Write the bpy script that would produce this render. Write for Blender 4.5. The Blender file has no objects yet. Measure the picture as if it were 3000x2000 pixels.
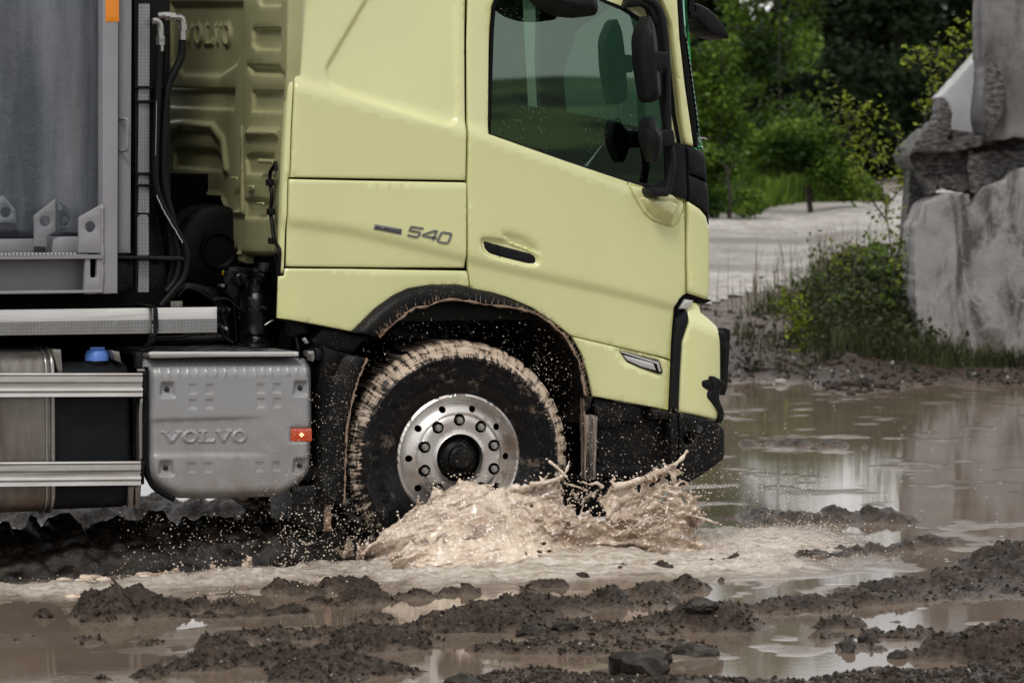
import bpy, bmesh, math, random
import numpy as np
from mathutils import Vector, Matrix
from mathutils.geometry import delaunay_2d_cdt
random.seed(7); RNG = np.random.default_rng(11)
S = bpy.context.scene; COL = S.collection
rad = math.radians
# ---------------------------------------------------------------- camera
TH, DIST, HC, FPX = rad(22), 16.67, 1.88, 10000.0
PITCH = math.atan(480 / FPX)
CAM = Vector((-DIST * math.sin(TH), -DIST * math.cos(TH), HC))
FWD = Vector((math.sin(TH) * math.cos(PITCH), math.cos(TH) * math.cos(PITCH), -math.sin(PITCH)))
RIGHT = Vector((math.cos(TH), -math.sin(TH), 0)); UP = RIGHT.cross(FWD)
cd = bpy.data.cameras.new('camera'); cam = bpy.data.objects.new('camera', cd); COL.objects.link(cam)
cd.sensor_width = 36; cd.lens = FPX / 3000 * 36; cd.clip_end = 3000; cd.clip_start = .5
mw = Matrix.Identity(4)
for i in range(3): mw[i][0], mw[i][1], mw[i][2], mw[i][3] = RIGHT[i], UP[i], -FWD[i], CAM[i]
cam.matrix_world = mw; S.camera = cam
cd.dof.use_dof = True; cd.dof.focus_distance = 16.6; cd.dof.aperture_fstop = 4.8
# ---------------------------------------------------------------- sky, sun, exposure
wd = bpy.data.worlds.new('World'); S.world = wd; wd.use_nodes = True
nt = wd.node_tree; nt.nodes.clear()
SUN_EL, SUN_AZ = rad(52), rad(215)      # azimuth measured clockwise from +Y
out = nt.nodes.new('ShaderNodeOutputWorld'); bg = nt.nodes.new('ShaderNodeBackground')
sky = nt.nodes.new('ShaderNodeTexSky'); sky.sky_type = 'NISHITA'; sky.sun_disc = False
sky.sun_elevation = SUN_EL; sky.sun_rotation = SUN_AZ; sky.dust_density = 4; sky.air_density = 1
tc = nt.nodes.new('ShaderNodeTexCoord'); mp = nt.nodes.new('ShaderNodeMapping'); mp.inputs['Scale'].default_value = (1, 1, 3.2)
nz = nt.nodes.new('ShaderNodeTexNoise'); nz.inputs['Scale'].default_value = 2.6; nz.inputs['Detail'].default_value = 5
nt.links.new(tc.outputs['Generated'], mp.inputs[0]); nt.links.new(mp.outputs[0], nz.inputs['Vector'])
cr = nt.nodes.new('ShaderNodeValToRGB'); cr.color_ramp.elements[0].position = .33; cr.color_ramp.elements[1].position = .68
cr.color_ramp.elements[0].color = (6.6, 6.7, 6.9, 1); cr.color_ramp.elements[1].color = (12.5, 12.4, 12.2, 1)
mx = nt.nodes.new('ShaderNodeMix'); mx.data_type = 'RGBA'; mx.inputs[0].default_value = .92
nt.links.new(nz.outputs[0], cr.inputs[0]); nt.links.new(sky.outputs[0], mx.inputs[6]); nt.links.new(cr.outputs[0], mx.inputs[7])
nt.links.new(mx.outputs[2], bg.inputs[0]); bg.inputs[1].default_value = .105; nt.links.new(bg.outputs[0], out.inputs[0])
sl = bpy.data.lights.new('sun', 'SUN'); so = bpy.data.objects.new('sun', sl); COL.objects.link(so)
sl.energy = 1.5; sl.angle = rad(11); sl.color = (1, .96, .9)
sdir = Vector((math.sin(SUN_AZ) * math.cos(SUN_EL), math.cos(SUN_AZ) * math.cos(SUN_EL), math.sin(SUN_EL)))
so.rotation_euler = sdir.to_track_quat('Z', 'Y').to_euler(); so.location = (0, 0, 30)
S.view_settings.view_transform = 'Standard'; S.view_settings.look = 'None'
S.view_settings.exposure = 0.0; S.view_settings.gamma = 1; S.view_settings.use_curve_mapping = False
S.cycles.max_bounces = 7; S.cycles.transparent_max_bounces = 12; S.cycles.glossy_bounces = 4; S.cycles.diffuse_bounces = 3
S.cycles.use_denoising = True; S.cycles.caustics_reflective = False; S.cycles.caustics_refractive = False
# ---------------------------------------------------------------- picture points to places
VIEW = dict(A=(0, 0, .57398), B=(0, 850, .5102), C=(800, 0, .57377), D=(1350, 0, .44643), E=(1300, 600, .57398), F=(2000, 0, .7651),
            G=(900, 900, .5102), H=(0, 1450, .46769), I=(1000, 1400, .46769), J=(1900, 1100, .57411), L=(780, 750, .38251),
            N=(380, 600, .28703), O=(1950, 900, .35063), Q=(2600, 0, .44643), R=(1750, 1300, .2551), T=(0, 750, .2551), P=(0, 0, 1))
def vp(v, pts):
    a, b, s = VIEW[v]; return [(a + x * s, b + y * s) for x, y in pts]
def ray(px, py): return FWD + RIGHT * ((px - 1500) / FPX) + UP * ((1000 - py) / FPX)
def atY(px, py, Y):
    d = ray(px, py); return CAM + d * ((Y - CAM.y) / d.y)
def atX(px, py, X):
    d = ray(px, py); return CAM + d * ((X - CAM.x) / d.x)
def atZ(px, py, Z=0.0):
    d = ray(px, py); return CAM + d * ((Z - CAM.z) / d.z)
def atD(px, py, dist):           # at a distance along the view
    return CAM + ray(px, py) * dist
# ---------------------------------------------------------------- materials
MATS = {}
def ramp(t, src, p0, p1, c0=(0, 0, 0, 1), c1=(1, 1, 1, 1)):
    if p0 > p1: p0, p1, c0, c1 = p1, p0, c1, c0
    r = t.nodes.new('ShaderNodeValToRGB'); e = r.color_ramp.elements
    e[1].position = p1; e[0].position = p0; e[0].color = c0; e[1].color = c1; t.links.new(src, r.inputs[0]); return r.outputs[0]
def noise(t, vec, scale, detail=4, rough=.55, dist=0):
    n = t.nodes.new('ShaderNodeTexNoise'); n.inputs['Scale'].default_value = scale; n.inputs['Detail'].default_value = detail
    n.inputs['Roughness'].default_value = rough; n.inputs['Distortion'].default_value = dist; t.links.new(vec, n.inputs['Vector']); return n.outputs[0]
def voro(t, vec, scale, feat='F1', rnd=1):
    n = t.nodes.new('ShaderNodeTexVoronoi'); n.feature = feat; n.inputs['Scale'].default_value = scale; n.inputs['Randomness'].default_value = rnd
    t.links.new(vec, n.inputs['Vector']); return n.outputs['Distance']
def mapping(t, vec, scale=(1, 1, 1), rot=(0, 0, 0)):
    m = t.nodes.new('ShaderNodeMapping'); m.inputs['Scale'].default_value = scale; m.inputs['Rotation'].default_value = rot
    t.links.new(vec, m.inputs[0]); return m.outputs[0]
def mth(t, op, a, b=None, clamp=False):
    m = t.nodes.new('ShaderNodeMath'); m.operation = op; m.use_clamp = clamp
    for i, v in enumerate((a, b)):
        if v is None: continue
        if isinstance(v, (int, float)): m.inputs[i].default_value = v
        else: t.links.new(v, m.inputs[i])
    return m.outputs[0]
def mixc(t, fac, a, b):
    m = t.nodes.new('ShaderNodeMix'); m.data_type = 'RGBA'
    for sock, v in ((m.inputs[0], fac), (m.inputs[6], a), (m.inputs[7], b)):
        if isinstance(v, (int, float)): sock.default_value = v
        elif isinstance(v, tuple): sock.default_value = (*v[:3], 1)
        else: t.links.new(v, sock)
    return m.outputs[2]
def bump(t, h, strength, dist, nrm=None):
    b = t.nodes.new('ShaderNodeBump'); b.inputs['Strength'].default_value = strength; b.inputs['Distance'].default_value = dist
    t.links.new(h, b.inputs['Height'])
    if nrm: t.links.new(nrm, b.inputs['Normal'])
    return b.outputs[0]
def newmat(name):
    m = bpy.data.materials.new(name); m.use_nodes = True; t = m.node_tree
    p = t.nodes['Principled BSDF']; c = t.nodes.new('ShaderNodeTexCoord'); MATS[name] = m
    return m, t, p, c.outputs['Object']
def dim(c, k): return tuple(x * k for x in c)
def setv(t, sock, v):
    if isinstance(v, (int, float)): sock.default_value = v
    elif isinstance(v, tuple): sock.default_value = (*v[:3], 1)
    else: t.links.new(v, sock)
MUD = (.42, .31, .22)
def mat(name, col, rough=.5, metal=0, var=None, speck=None, bmp=None, coat=0, streak=None, drops=False, spec=.5, rvar=0, grime=None):
    m, t, p, o = newmat(name); c = col
    if var:                                   # (scale, other colour, lo, hi)
        c = mixc(t, ramp(t, noise(t, o, var[0], 6), var[2], var[3]), c, var[1])
    if streak:                                # (colour, lo, hi, sx, sz)
        n = noise(t, mapping(t, o, (streak[3], streak[3], streak[4])), 1, 5); c = mixc(t, ramp(t, n, streak[1], streak[2]), c, streak[0])
    r = rough; nrm = None
    if grime:                                 # (z top, z bottom, colour, amount)
        sx = t.nodes.new('ShaderNodeSeparateXYZ'); t.links.new(o, sx.inputs[0])
        zz = mth(t, 'DIVIDE', mth(t, 'SUBTRACT', grime[0], sx.outputs[2]), grime[0] - grime[1], True)
        f = mth(t, 'MULTIPLY', ramp(t, noise(t, o, 9, 8, .7), .35, .75), mth(t, 'MULTIPLY', zz, grime[3]), True)
        c = mixc(t, f, c, grime[2])
    if speck:                                 # (scale, threshold, colour)
        v = voro(t, o, speck[0]); big = ramp(t, noise(t, o, speck[0] * .12, 3), .42, .6)
        f = mth(t, 'MULTIPLY', ramp(t, v, speck[1], speck[1] * .7), big)
        c = mixc(t, f, c, speck[2])
    if rvar: r = mth(t, 'ADD', mth(t, 'MULTIPLY', noise(t, o, 14, 5), rvar), rough - rvar / 2)
    if bmp: nrm = bump(t, noise(t, o, bmp[0], 5, .6), bmp[1], bmp[2])
    if drops:
        v = voro(t, o, 95); g = ramp(t, v, .0, .22, (1, 1, 1, 1), (0, 0, 0, 1)); k = ramp(t, noise(t, o, 26, 2), .55, .62)
        nrm = bump(t, mth(t, 'MULTIPLY', g, k), .55, .004, nrm)
    setv(t, p.inputs['Base Color'], c); setv(t, p.inputs['Roughness'], r); p.inputs['Metallic'].default_value = metal
    p.inputs['Coat Weight'].default_value = coat; p.inputs['Coat Roughness'].default_value = .06; p.inputs['Specular IOR Level'].default_value = spec
    if nrm: t.links.new(nrm, p.inputs['Normal'])
    return m
mat('yellow_paint', (.70, .705, .355), .30, coat=.9, drops=True, grime=(1.0, .5, (.36, .29, .2), .22), var=(1.6, (.67, .665, .34), .4, .7), bmp=(3, .05, .01))
mat('yellow_paint_shaded', (.43, .425, .225), .36, coat=.3, spec=.3, speck=(40, .10, (.6, .58, .4)), var=(3, (.35, .345, .18), .4, .7), bmp=(5, .04, .01))  # same yellow paint, darkened to stand for the shade behind the cab
mat('black_plastic', (.008, .0085, .010), .50, spec=.16, var=(8, (.016, .016, .018), .5, .8), bmp=(220, .25, .002), drops=True)
mat('muddy_black_plastic', (.006, .006, .0065), .45, spec=.14, speck=(85, .20, (.30, .24, .18)), bmp=(60, .3, .003), rvar=.2, var=(5, (.016, .014, .012), .5, .8))
mat('rubber_seal', (.004, .004, .0045), .5, spec=.12)
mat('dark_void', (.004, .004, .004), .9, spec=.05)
mat('chassis_black', (.005, .005, .005), .36, spec=.15, bmp=(18, .3, .01), speck=(40, .14, (.16, .14, .12)), rvar=.3)
mat('chassis_wet', (.004, .004, .004), .16, spec=.3, bmp=(30, .5, .01), speck=(26, .1, (.3, .27, .23)))
mat('cast_metal', (.10, .10, .10), .35, metal=.8, bmp=(40, .3, .005), var=(20, (.02, .02, .02), .45, .6))
mat('battery_cover_grey', (.31, .315, .325), .42, metal=.15, bmp=(90, .12, .002), var=(2.2, (.27, .27, .275), .4, .7), grime=(.9, .42, (.20, .155, .12), .9), coat=.15)
mat('brushed_aluminium', (.64, .62, .60), .36, metal=.75, streak=((.33, .29, .26), .5, .75, 1.2, 26), rvar=.15, grime=(1.3, .55, (.30, .25, .21), .35))
mat('tank_aluminium', (.25, .23, .21), .38, metal=.7, streak=((.13, .11, .095), .4, .7, 18, 2), rvar=.2, grime=(1.05, .35, (.14, .10, .075), 1.0))
mat('reflective_tape', (.32, .33, .33), .3, metal=.3)
mat('wheel_alloy', (.66, .63, .60), .30, metal=.85, var=(6, (.40, .32, .26), .45, .75), rvar=.12, streak=((.22, .18, .15), .60, .8, 14, 14))
mat('nut_steel', (.42, .40, .37), .3, metal=.8, var=(40, (.2, .17, .14), .45, .65))
mat('body_grey', (.20, .20, .215), .33, coat=.2, var=(2, (.165, .165, .18), .4, .7), speck=(60, .1, (.5, .5, .52)))
mat('body_grey_light', (.27, .265, .285), .4, coat=.2, var=(3, (.23, .225, .245), .4, .7))
mat('body_wall_wet', (.055, .063, .075), .22, coat=.4, streak=((.21, .225, .25), .42, .75, 5, .55), speck=(75, .13, (.42, .44, .47)), bmp=(4, .25, .02))
mat('orange_reflector', (.75, .24, .015), .3)
mat('amber_lens', (.55, .07, .02), .2, coat=.6, bmp=(150, .4, .003))
mat('blue_cap', (.10, .22, .62), .4, bmp=(60, .1, .002))
mat('badge_metal', (.22, .22, .225), .25, metal=.7)
mat('badge_black', (.015, .015, .015), .3)
mat('hose_rubber', (.005, .005, .0055), .42, spec=.16, bmp=(200, .15, .001))
mat('zinc_fitting', (.34, .33, .31), .25, metal=.85, rvar=.2)
mat('liner_brown', (.020, .015, .012), .6, spec=.25, streak=((.004, .004, .004), .45, .6, 30, 4), speck=(60, .2, (.30, .22, .16)), bmp=(30, .4, .01))
mat('muddy_strip', (.05, .045, .042), .35, streak=((.34, .26, .2), .48, .6, 60, 3), coat=.3)
mat('mud_crust', (.34, .235, .165), .7, bmp=(90, .8, .01), var=(30, (.2, .13, .09), .4, .6))
mat('clear_lens', (.5, .49, .48), .12, coat=1, metal=.3)
mat('cabin_dark', (.010, .012, .011), .6, spec=.15)
mat('cabin_grey', (.20, .23, .225), .7)
mat('hose_print', (.6, .6, .58), .5)
mat('brass_yellow', (.5, .33, .02), .4)
mat('clear_glow', (.9, .7, .4), .2)
_m = MATS['clear_glow'].node_tree.nodes['Principled BSDF']; _m.inputs['Emission Color'].default_value = (1, .75, .4, 1); _m.inputs['Emission Strength'].default_value = 1.6
# honeycomb tape
_m = MATS['reflective_tape']; t = _m.node_tree; p = t.nodes['Principled BSDF']; o = [n for n in t.nodes if n.type == 'TEX_COORD'][0].outputs['Object']
c = mixc(t, ramp(t, voro(t, mapping(t, o, (1, .2, 1)), 62, 'DISTANCE_TO_EDGE', .15), .04, .1), (.33, .335, .335), (.20, .205, .21))
c = mixc(t, ramp(t, noise(t, o, 12, 4), .5, .8), c, (.2, .19, .185)); t.links.new(c, p.inputs['Base Color'])
# glass
def glass(name, tint, gloss=.09, rough=.01, spots=True):
    m, t, p, o = newmat(name); t.nodes.remove(p); outn = t.nodes['Material Output']
    tr = t.nodes.new('ShaderNodeBsdfTransparent'); tr.inputs[0].default_value = (*tint, 1)
    gl = t.nodes.new('ShaderNodeBsdfGlossy'); gl.inputs['Roughness'].default_value = rough; gl.inputs[0].default_value = (.75, 1, .84, 1)
    fr = t.nodes.new('ShaderNodeFresnel'); fr.inputs[0].default_value = 1.5
    f = mth(t, 'ADD', fr.outputs[0], gloss, True); ms = t.nodes.new('ShaderNodeMixShader')
    t.links.new(f, ms.inputs[0]); t.links.new(tr.outputs[0], ms.inputs[1]); t.links.new(gl.outputs[0], ms.inputs[2]); last = ms.outputs[0]
    if spots:
        df = t.nodes.new('ShaderNodeBsdfDiffuse'); df.inputs[0].default_value = (.55, .6, .55, 1)
        k = mth(t, 'MULTIPLY', ramp(t, voro(t, o, 70), .13, .09), ramp(t, noise(t, o, 4, 3), .5, .66))
        m2 = t.nodes.new('ShaderNodeMixShader'); t.links.new(k, m2.inputs[0]); t.links.new(last, m2.inputs[1]); t.links.new(df.outputs[0], m2.inputs[2]); last = m2.outputs[0]
    t.links.new(last, outn.inputs[0]); return m
glass('window_glass', (.24, .36, .29), .085)
glass('windscreen_glass', (.3, .45, .4), .1, spots=False)
# tyre rubber with a mud ring
m, t, p, o = newmat('tyre_rubber')
sx = t.nodes.new('ShaderNodeSeparateXYZ'); t.links.new(o, sx.inputs[0])
rr = mth(t, 'SQRT', mth(t, 'ADD', mth(t, 'POWER', sx.outputs[0], 2), mth(t, 'POWER', sx.outputs[2], 2)))
an = mth(t, 'ARCTAN2', sx.outputs[2], sx.outputs[0])
cb = t.nodes.new('ShaderNodeCombineXYZ'); t.links.new(mth(t, 'MULTIPLY', rr, 7), cb.inputs[0]); t.links.new(mth(t, 'MULTIPLY', an, 9), cb.inputs[1])
n1 = noise(t, cb.outputs[0], 2.4, 8, .68)
cb2 = t.nodes.new('ShaderNodeCombineXYZ'); t.links.new(mth(t, 'MULTIPLY', rr, 60), cb2.inputs[0]); t.links.new(mth(t, 'MULTIPLY', an, 2.2), cb2.inputs[1])
n2 = noise(t, cb2.outputs[0], 1.6, 6, .6)
ringf = mth(t, 'DIVIDE', mth(t, 'SUBTRACT', rr, .452), .045, True)
ringo = mth(t, 'DIVIDE', mth(t, 'SUBTRACT', .575, rr), .03, True)
f = mth(t, 'ADD', mth(t, 'MULTIPLY', mth(t, 'SUBTRACT', n1, .5), 2.6), mth(t, 'MULTIPLY', mth(t, 'SUBTRACT', n2, .5), 1.2))
f = ramp(t, mth(t, 'MULTIPLY', mth(t, 'ADD', f, mth(t, 'ADD', mth(t, 'ADD', mth(t, 'MULTIPLY', ringf, .80), mth(t, 'MULTIPLY', mth(t, 'COSINE', mth(t, 'SUBTRACT', an, 1.0)), .16)), -.27)), ringo), .36, .62)
thin = mth(t, 'MULTIPLY', ramp(t, noise(t, cb2.outputs[0], 3.4, 5, .7), .6, .68), mth(t, 'DIVIDE', mth(t, 'SUBTRACT', rr, .30), .3, True))
c = mixc(t, f, (.006, .006, .0065), mixc(t, ramp(t, n2, .3, .7), (.36, .26, .185), (.62, .51, .41)))
c = mixc(t, mth(t, 'MULTIPLY', thin, .8, True), c, (.34, .29, .25)); spl_ = mth(t, 'MULTIPLY', ramp(t, noise(t, o, 16, 8, .75), .56, .66), .75); c = mixc(t, spl_, c, (.17, .13, .10))
t.links.new(c, p.inputs['Base Color']); t.links.new(mth(t, 'ADD', mth(t, 'MULTIPLY', f, .35), .22), p.inputs['Roughness'])
t.links.new(bump(t, f, .5, .006), p.inputs['Normal']); p.inputs['Specular IOR Level'].default_value = .2
# ---------------------------------------------------------------- object helpers
def tag(o, label=None, cat=None, group=None, kind=None):
    for k, v in (('label', label), ('category', cat), ('group', group), ('kind', kind)):
        if v: o[k] = v
    return o
def place(o, parent):
    COL.objects.link(o)
    if parent is not None:
        o.parent = parent
        if parent.get('origin_offset'): o.location = Vector((-parent.location.x, -parent.location.y, -parent.location.z))
    return o
def mobj(name, verts, faces, m, parent=None, smooth=35):
    me = bpy.data.meshes.new(name); me.from_pydata([tuple(v) for v in verts], [], faces); me.update()
    return fin(name, me, m, parent, smooth)
def fin(name, me, m, parent, smooth=35):
    if isinstance(m, str): m = MATS[m]
    me.materials.append(m)
    if smooth:
        me.polygons.foreach_set('use_smooth', [True] * len(me.polygons))
        if smooth < 180: me.set_sharp_from_angle(angle=rad(smooth))
    o = bpy.data.objects.new(name, me); return place(o, parent)
def bm_obj(name, bm, m, parent=None, smooth=35):
    bmesh.ops.recalc_face_normals(bm, faces=bm.faces)
    me = bpy.data.meshes.new(name); bm.to_mesh(me); bm.free(); return fin(name, me, m, parent, smooth)
def add_box(bm, lo, hi, bev=0.0, rot=None, c=None):
    r = bmesh.ops.create_cube(bm, size=1); vs = r['verts']
    for v in vs: v.co = Vector(((lo[i] + hi[i]) / 2 + v.co[i] * (hi[i] - lo[i]) for i in range(3)))
    if bev:
        es = list({e for v in vs for e in v.link_edges}); q = bmesh.ops.bevel(bm, geom=es, offset=bev, segments=2, affect='EDGES', profile=.5)
        vs = list({v for f in q['faces'] for v in f.verts} | {v for v in vs if v.is_valid})
    return vs
def box(name, lo, hi, m, parent=None, bev=.004):
    bm = bmesh.new(); add_box(bm, [min(a, b) for a, b in zip(lo, hi)], [max(a, b) for a, b in zip(lo, hi)], bev); return bm_obj(name, bm, m, parent)
def sweep(bm, pts, r, seg=10, rscale=None):
    pts = [Vector(p) for p in pts]; rings = []; n = len(pts); up = Vector((0, 0, 1)); prevn = None
    for i, p in enumerate(pts):
        tg = (pts[min(i + 1, n - 1)] - pts[max(i - 1, 0)]).normalized()
        if prevn is None:
            prevn = tg.cross(up)
            if prevn.length < .1: prevn = tg.cross(Vector((1, 0, 0)))
            prevn.normalize()
        prevn = (prevn - tg * prevn.dot(tg)).normalized(); b = tg.cross(prevn)
        rr_ = r * (rscale[i] if rscale else 1)
        rings.append([bm.verts.new(p + (prevn * math.cos(a) + b * math.sin(a)) * rr_) for a in [2 * math.pi * k / seg for k in range(seg)]])
    for i in range(n - 1):
        for k in range(seg): bm.faces.new((rings[i][k], rings[i][(k + 1) % seg], rings[i + 1][(k + 1) % seg], rings[i + 1][k]))
    bm.faces.new(rings[0][::-1]); bm.faces.new(rings[-1])
def spl(pts, n=8):                # Catmull-Rom through points
    pts = [Vector(p) for p in pts]; q = [pts[0] * 2 - pts[1]] + pts + [pts[-1] * 2 - pts[-2]]; o = []
    for i in range(1, len(q) - 2):
        a, b, c, d = q[i - 1:i + 3]
        for k in range(n):
            s = k / n; o.append(.5 * ((2 * b) + (c - a) * s + (2 * a - 5 * b + 4 * c - d) * s * s + (3 * b - a - 3 * c + d) * s ** 3))
    return o + [pts[-1]]
def tube(name, pts, r, m, parent=None, seg=10, smooth_n=6):
    bm = bmesh.new(); sweep(bm, spl(pts, smooth_n) if smooth_n else pts, r, seg); return bm_obj(name, bm, m, parent, 50)
def lathe(name, prof, m, parent=None, seg=64, axis='Y', center=(0, 0, 0), rmod=None, close=False):
    vs, fs = [], []; n = len(prof)
    for i in range(seg):
        a = 2 * math.pi * i / seg; ca, sa = math.cos(a), math.sin(a)
        for j, (r_, h) in enumerate(prof):
            if rmod: r_ = rmod(i, j, r_)
            v = {'Y': (r_ * ca, h, r_ * sa), 'Z': (r_ * ca, r_ * sa, h), 'X': (h, r_ * ca, r_ * sa)}[axis]
            vs.append((v[0] + center[0], v[1] + center[1], v[2] + center[2]))
    for i in range(seg):
        for j in range(n - 1):
            k = (i + 1) % seg; f = (i * n + j, i * n + j + 1, k * n + j + 1, k * n + j); fs.append(f)
    bm = bmesh.new(); V = [bm.verts.new(v) for v in vs]
    for f in fs:
        try: bm.faces.new([V[q] for q in f])
        except ValueError: pass
    bmesh.ops.remove_doubles(bm, verts=bm.verts, dist=1e-6)
    return bm_obj(name, bm, m, parent, 40)
# planes ------------------------------------------------------------
class PlaneY:
    def __init__(s, y): s.y = y
    def uv(s, pts): return [((w := atY(a, b, s.y)).x, w.z) for a, b in pts]
    def w(s, u, v, h): return np.stack([u, s.y - h, v], 1)
class PlaneX:
    def __init__(s, x): s.x = x
    def uv(s, pts): return [((w := atX(a, b, s.x)).y, w.z) for a, b in pts]
    def w(s, u, v, h): return np.stack([s.x - h, u, v], 1)
def seglen(a, b): return math.hypot(a[0] - b[0], a[1] - b[1])
def dens(loop, step, closed=True):
    o = []; n = len(loop)
    for i in range(n if closed else n - 1):
        a, b = loop[i], loop[(i + 1) % n]; k = max(1, int(math.ceil(seglen(a, b) / step)))
        o += [(a[0] + (b[0] - a[0]) * j / k, a[1] + (b[1] - a[1]) * j / k) for j in range(k)]
    if not closed: o.append(loop[-1])
    return o
def rnd(loop, r, n=4):             # round the corners of a loop
    o = []; m_ = len(loop)
    for i in range(m_):
        p, a, b = Vector(loop[i]), Vector(loop[i - 1]), Vector(loop[(i + 1) % m_])
        d1, d2 = (a - p), (b - p); l = min(r, d1.length * .45, d2.length * .45)
        if d1.length < 1e-6 or d2.length < 1e-6 or l < 1e-5: o.append(tuple(p)); continue
        s, e = p + d1.normalized() * l, p + d2.normalized() * l
        for k in range(n + 1):
            q = k / n; o.append(tuple(s * (1 - q) ** 2 + p * 2 * q * (1 - q) + e * q * q))
    return o
def segd(P, loop, closed=True):    # distance of points to a polyline
    A = np.array(loop if closed else loop[:-1]); B = np.array((list(loop[1:]) + [loop[0]]) if closed else loop[1:])
    best = np.full(len(P), 1e9)
    for a, b in zip(A, B):
        ab = b - a; q = np.clip(((P - a) @ ab) / max(ab @ ab, 1e-12), 0, 1); d = P - (a + q[:, None] * ab); best = np.minimum(best, (d * d).sum(1))
    return np.sqrt(best)
def inside(P, loop):
    x, y = P[:, 0], P[:, 1]; r = np.zeros(len(P), bool); n = len(loop)
    for i in range(n):
        (x1, y1), (x2, y2) = loop[i], loop[(i + 1) % n]
        if y1 == y2: continue
        c = ((y1 > y) != (y2 > y)) & (x < (x2 - x1) * (y - y1) / (y2 - y1) + x1); r ^= c
    return r
def sd(P, loop): d = segd(P, loop); return np.where(inside(P, loop), -d, d)
def sst(x, a, b): q = np.clip((x - a) / (b - a), 0, 1); return q * q * (3 - 2 * q)
def panel(name, loops, pl, m, parent, th=.03, r=.006, step=.04, feat=None, xp=None, back=False, smooth=40, edge=None):
    """sheet part: loops in plane coordinates, rounded rim, relief by feat(P)"""
    es = edge or max(min(step, r * 3), .008)
    L = [dens(l, es) for l in loops]
    def ins(P):
        q = np.zeros(len(P), bool)
        for l in loops: q ^= inside(P, l)
        return q
    allp, edges = [], []; 
    for l in L:
        k = len(allp); n = len(l); allp += l; edges += [(k + i, k + (i + 1) % n) for i in range(n)]
    nb = len(allp); extra = []
    def bd(P):
        d = np.full(len(P), 1e9)
        for l in loops: d = np.minimum(d, segd(P, l))
        return d
    if r > 0:
        for off in (r * .35, r):
            cand = []
            for l in L:
                n = len(l)
                for i in range(n):
                    a, b = l[i - 1], l[(i + 1) % n]; tx, ty = b[0] - a[0], b[1] - a[1]; q = math.hypot(tx, ty)
                    if q < 1e-9: continue
                    for s in (1, -1): cand.append((l[i][0] - ty / q * off * s, l[i][1] + tx / q * off * s))
            C = np.array(cand); k = ins(C) & (bd(C) > off * .93); extra.append(C[k])
    A0 = np.array(L[0]); lo, hi = A0.min(0), A0.max(0)
    gx, gy = np.meshgrid(np.arange(lo[0], hi[0], step), np.arange(lo[1], hi[1], step * .97)); gx = gx + (np.arange(gx.shape[0])[:, None] % 2) * step * .5
    Gp = np.stack([gx.ravel(), gy.ravel()], 1)
    if xp is not None: Gp = np.concatenate([Gp, np.array(xp)])
    if len(Gp): k = ins(Gp); Gp = Gp[k]
    if len(Gp): Gp = Gp[bd(Gp) > max(r * 1.3, step * .3)]; extra.append(Gp)
    E = np.concatenate(extra) if extra else np.zeros((0, 2))
    pts = [Vector(p) for p in allp] + [Vector(p) for p in E.tolist()]
    ov, oe, of, iv, ie, if_ = delaunay_2d_cdt(pts, edges, [], 0, 1e-6)
    P = np.array([tuple(v) for v in ov]); F = [f for f in of]
    C = np.array([P[list(f)].mean(0) for f in F]); keep = ins(C); F = [f for f, k in zip(F, keep) if k]
    h = np.zeros(len(P))
    if r > 0: q = np.minimum(bd(P), r); h -= r - np.sqrt(np.maximum(r * r - (r - q) ** 2, 0))
    if feat is not None: h = h + feat(P)
    W = pl.w(P[:, 0], P[:, 1], h); vs = W.tolist()
    idx = {}
    for i, ids in enumerate(iv):
        for q in ids: idx[q] = i
    # rim: directed boundary edges of the kept faces
    cnt = {}
    for f in F:
        for i in range(len(f)): cnt[(f[i], f[(i + 1) % len(f)])] = 1
    rim = [e for e in cnt if (e[1], e[0]) not in cnt]; bv = {}
    for e in rim:
        for q in e:
            if q not in bv: bv[q] = len(vs); vs.append(pl.w(P[q:q + 1, 0], P[q:q + 1, 1], np.array([-th])).tolist()[0])
    fs = list(F) + [(e[1], e[0], bv[e[0]], bv[e[1]]) for e in rim]
    if back:
        q = {}
        for f in F:
            g = []
            for i in f:
                if i in bv: g.append(bv[i])
                else:
                    if i not in q: q[i] = len(vs); vs.append(pl.w(P[i:i + 1, 0], P[i:i + 1, 1], np.array([-th])).tolist()[0])
                    g.append(q[i])
            fs.append(g[::-1])
    bm = bmesh.new(); V = [bm.verts.new(v) for v in vs]
    for f in fs:
        try: bm.faces.new([V[i] for i in f])
        except ValueError: pass
    loose = [v for v in bm.verts if not v.link_faces]; bmesh.ops.delete(bm, geom=loose, context='VERTS')
    bmesh.ops.recalc_face_normals(bm, faces=bm.faces)
    if not back:      # open shells: make the front face outward
        s = Vector(pl.w(np.array([0.]), np.array([0.]), np.array([1.]))[0]) - Vector(pl.w(np.array([0.]), np.array([0.]), np.array([0.]))[0])
        if sum(f.normal.dot(s) * f.calc_area() for f in bm.faces) < 0: bmesh.ops.reverse_faces(bm, faces=bm.faces)
    me = bpy.data.meshes.new(name); bm.to_mesh(me); bm.free(); return fin(name, me, m, parent, smooth)
def pp(v, pts, pl, r=0): l = pl.uv(vp(v, pts)); return rnd(l, r) if r else l
def PL(name, v, pts, pl, m, parent, th=.03, r=.006, step=.08, cr=0, **k): return panel(name, [pp(v, pts, pl, cr)], pl, m, parent, th, r, step, **k)
def circ(cx, cy, r, n=24): return [(cx + r * math.cos(2 * math.pi * i / n), cy + r * math.sin(2 * math.pi * i / n)) for i in range(n)]
def emboss(pts2, w): return None
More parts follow.
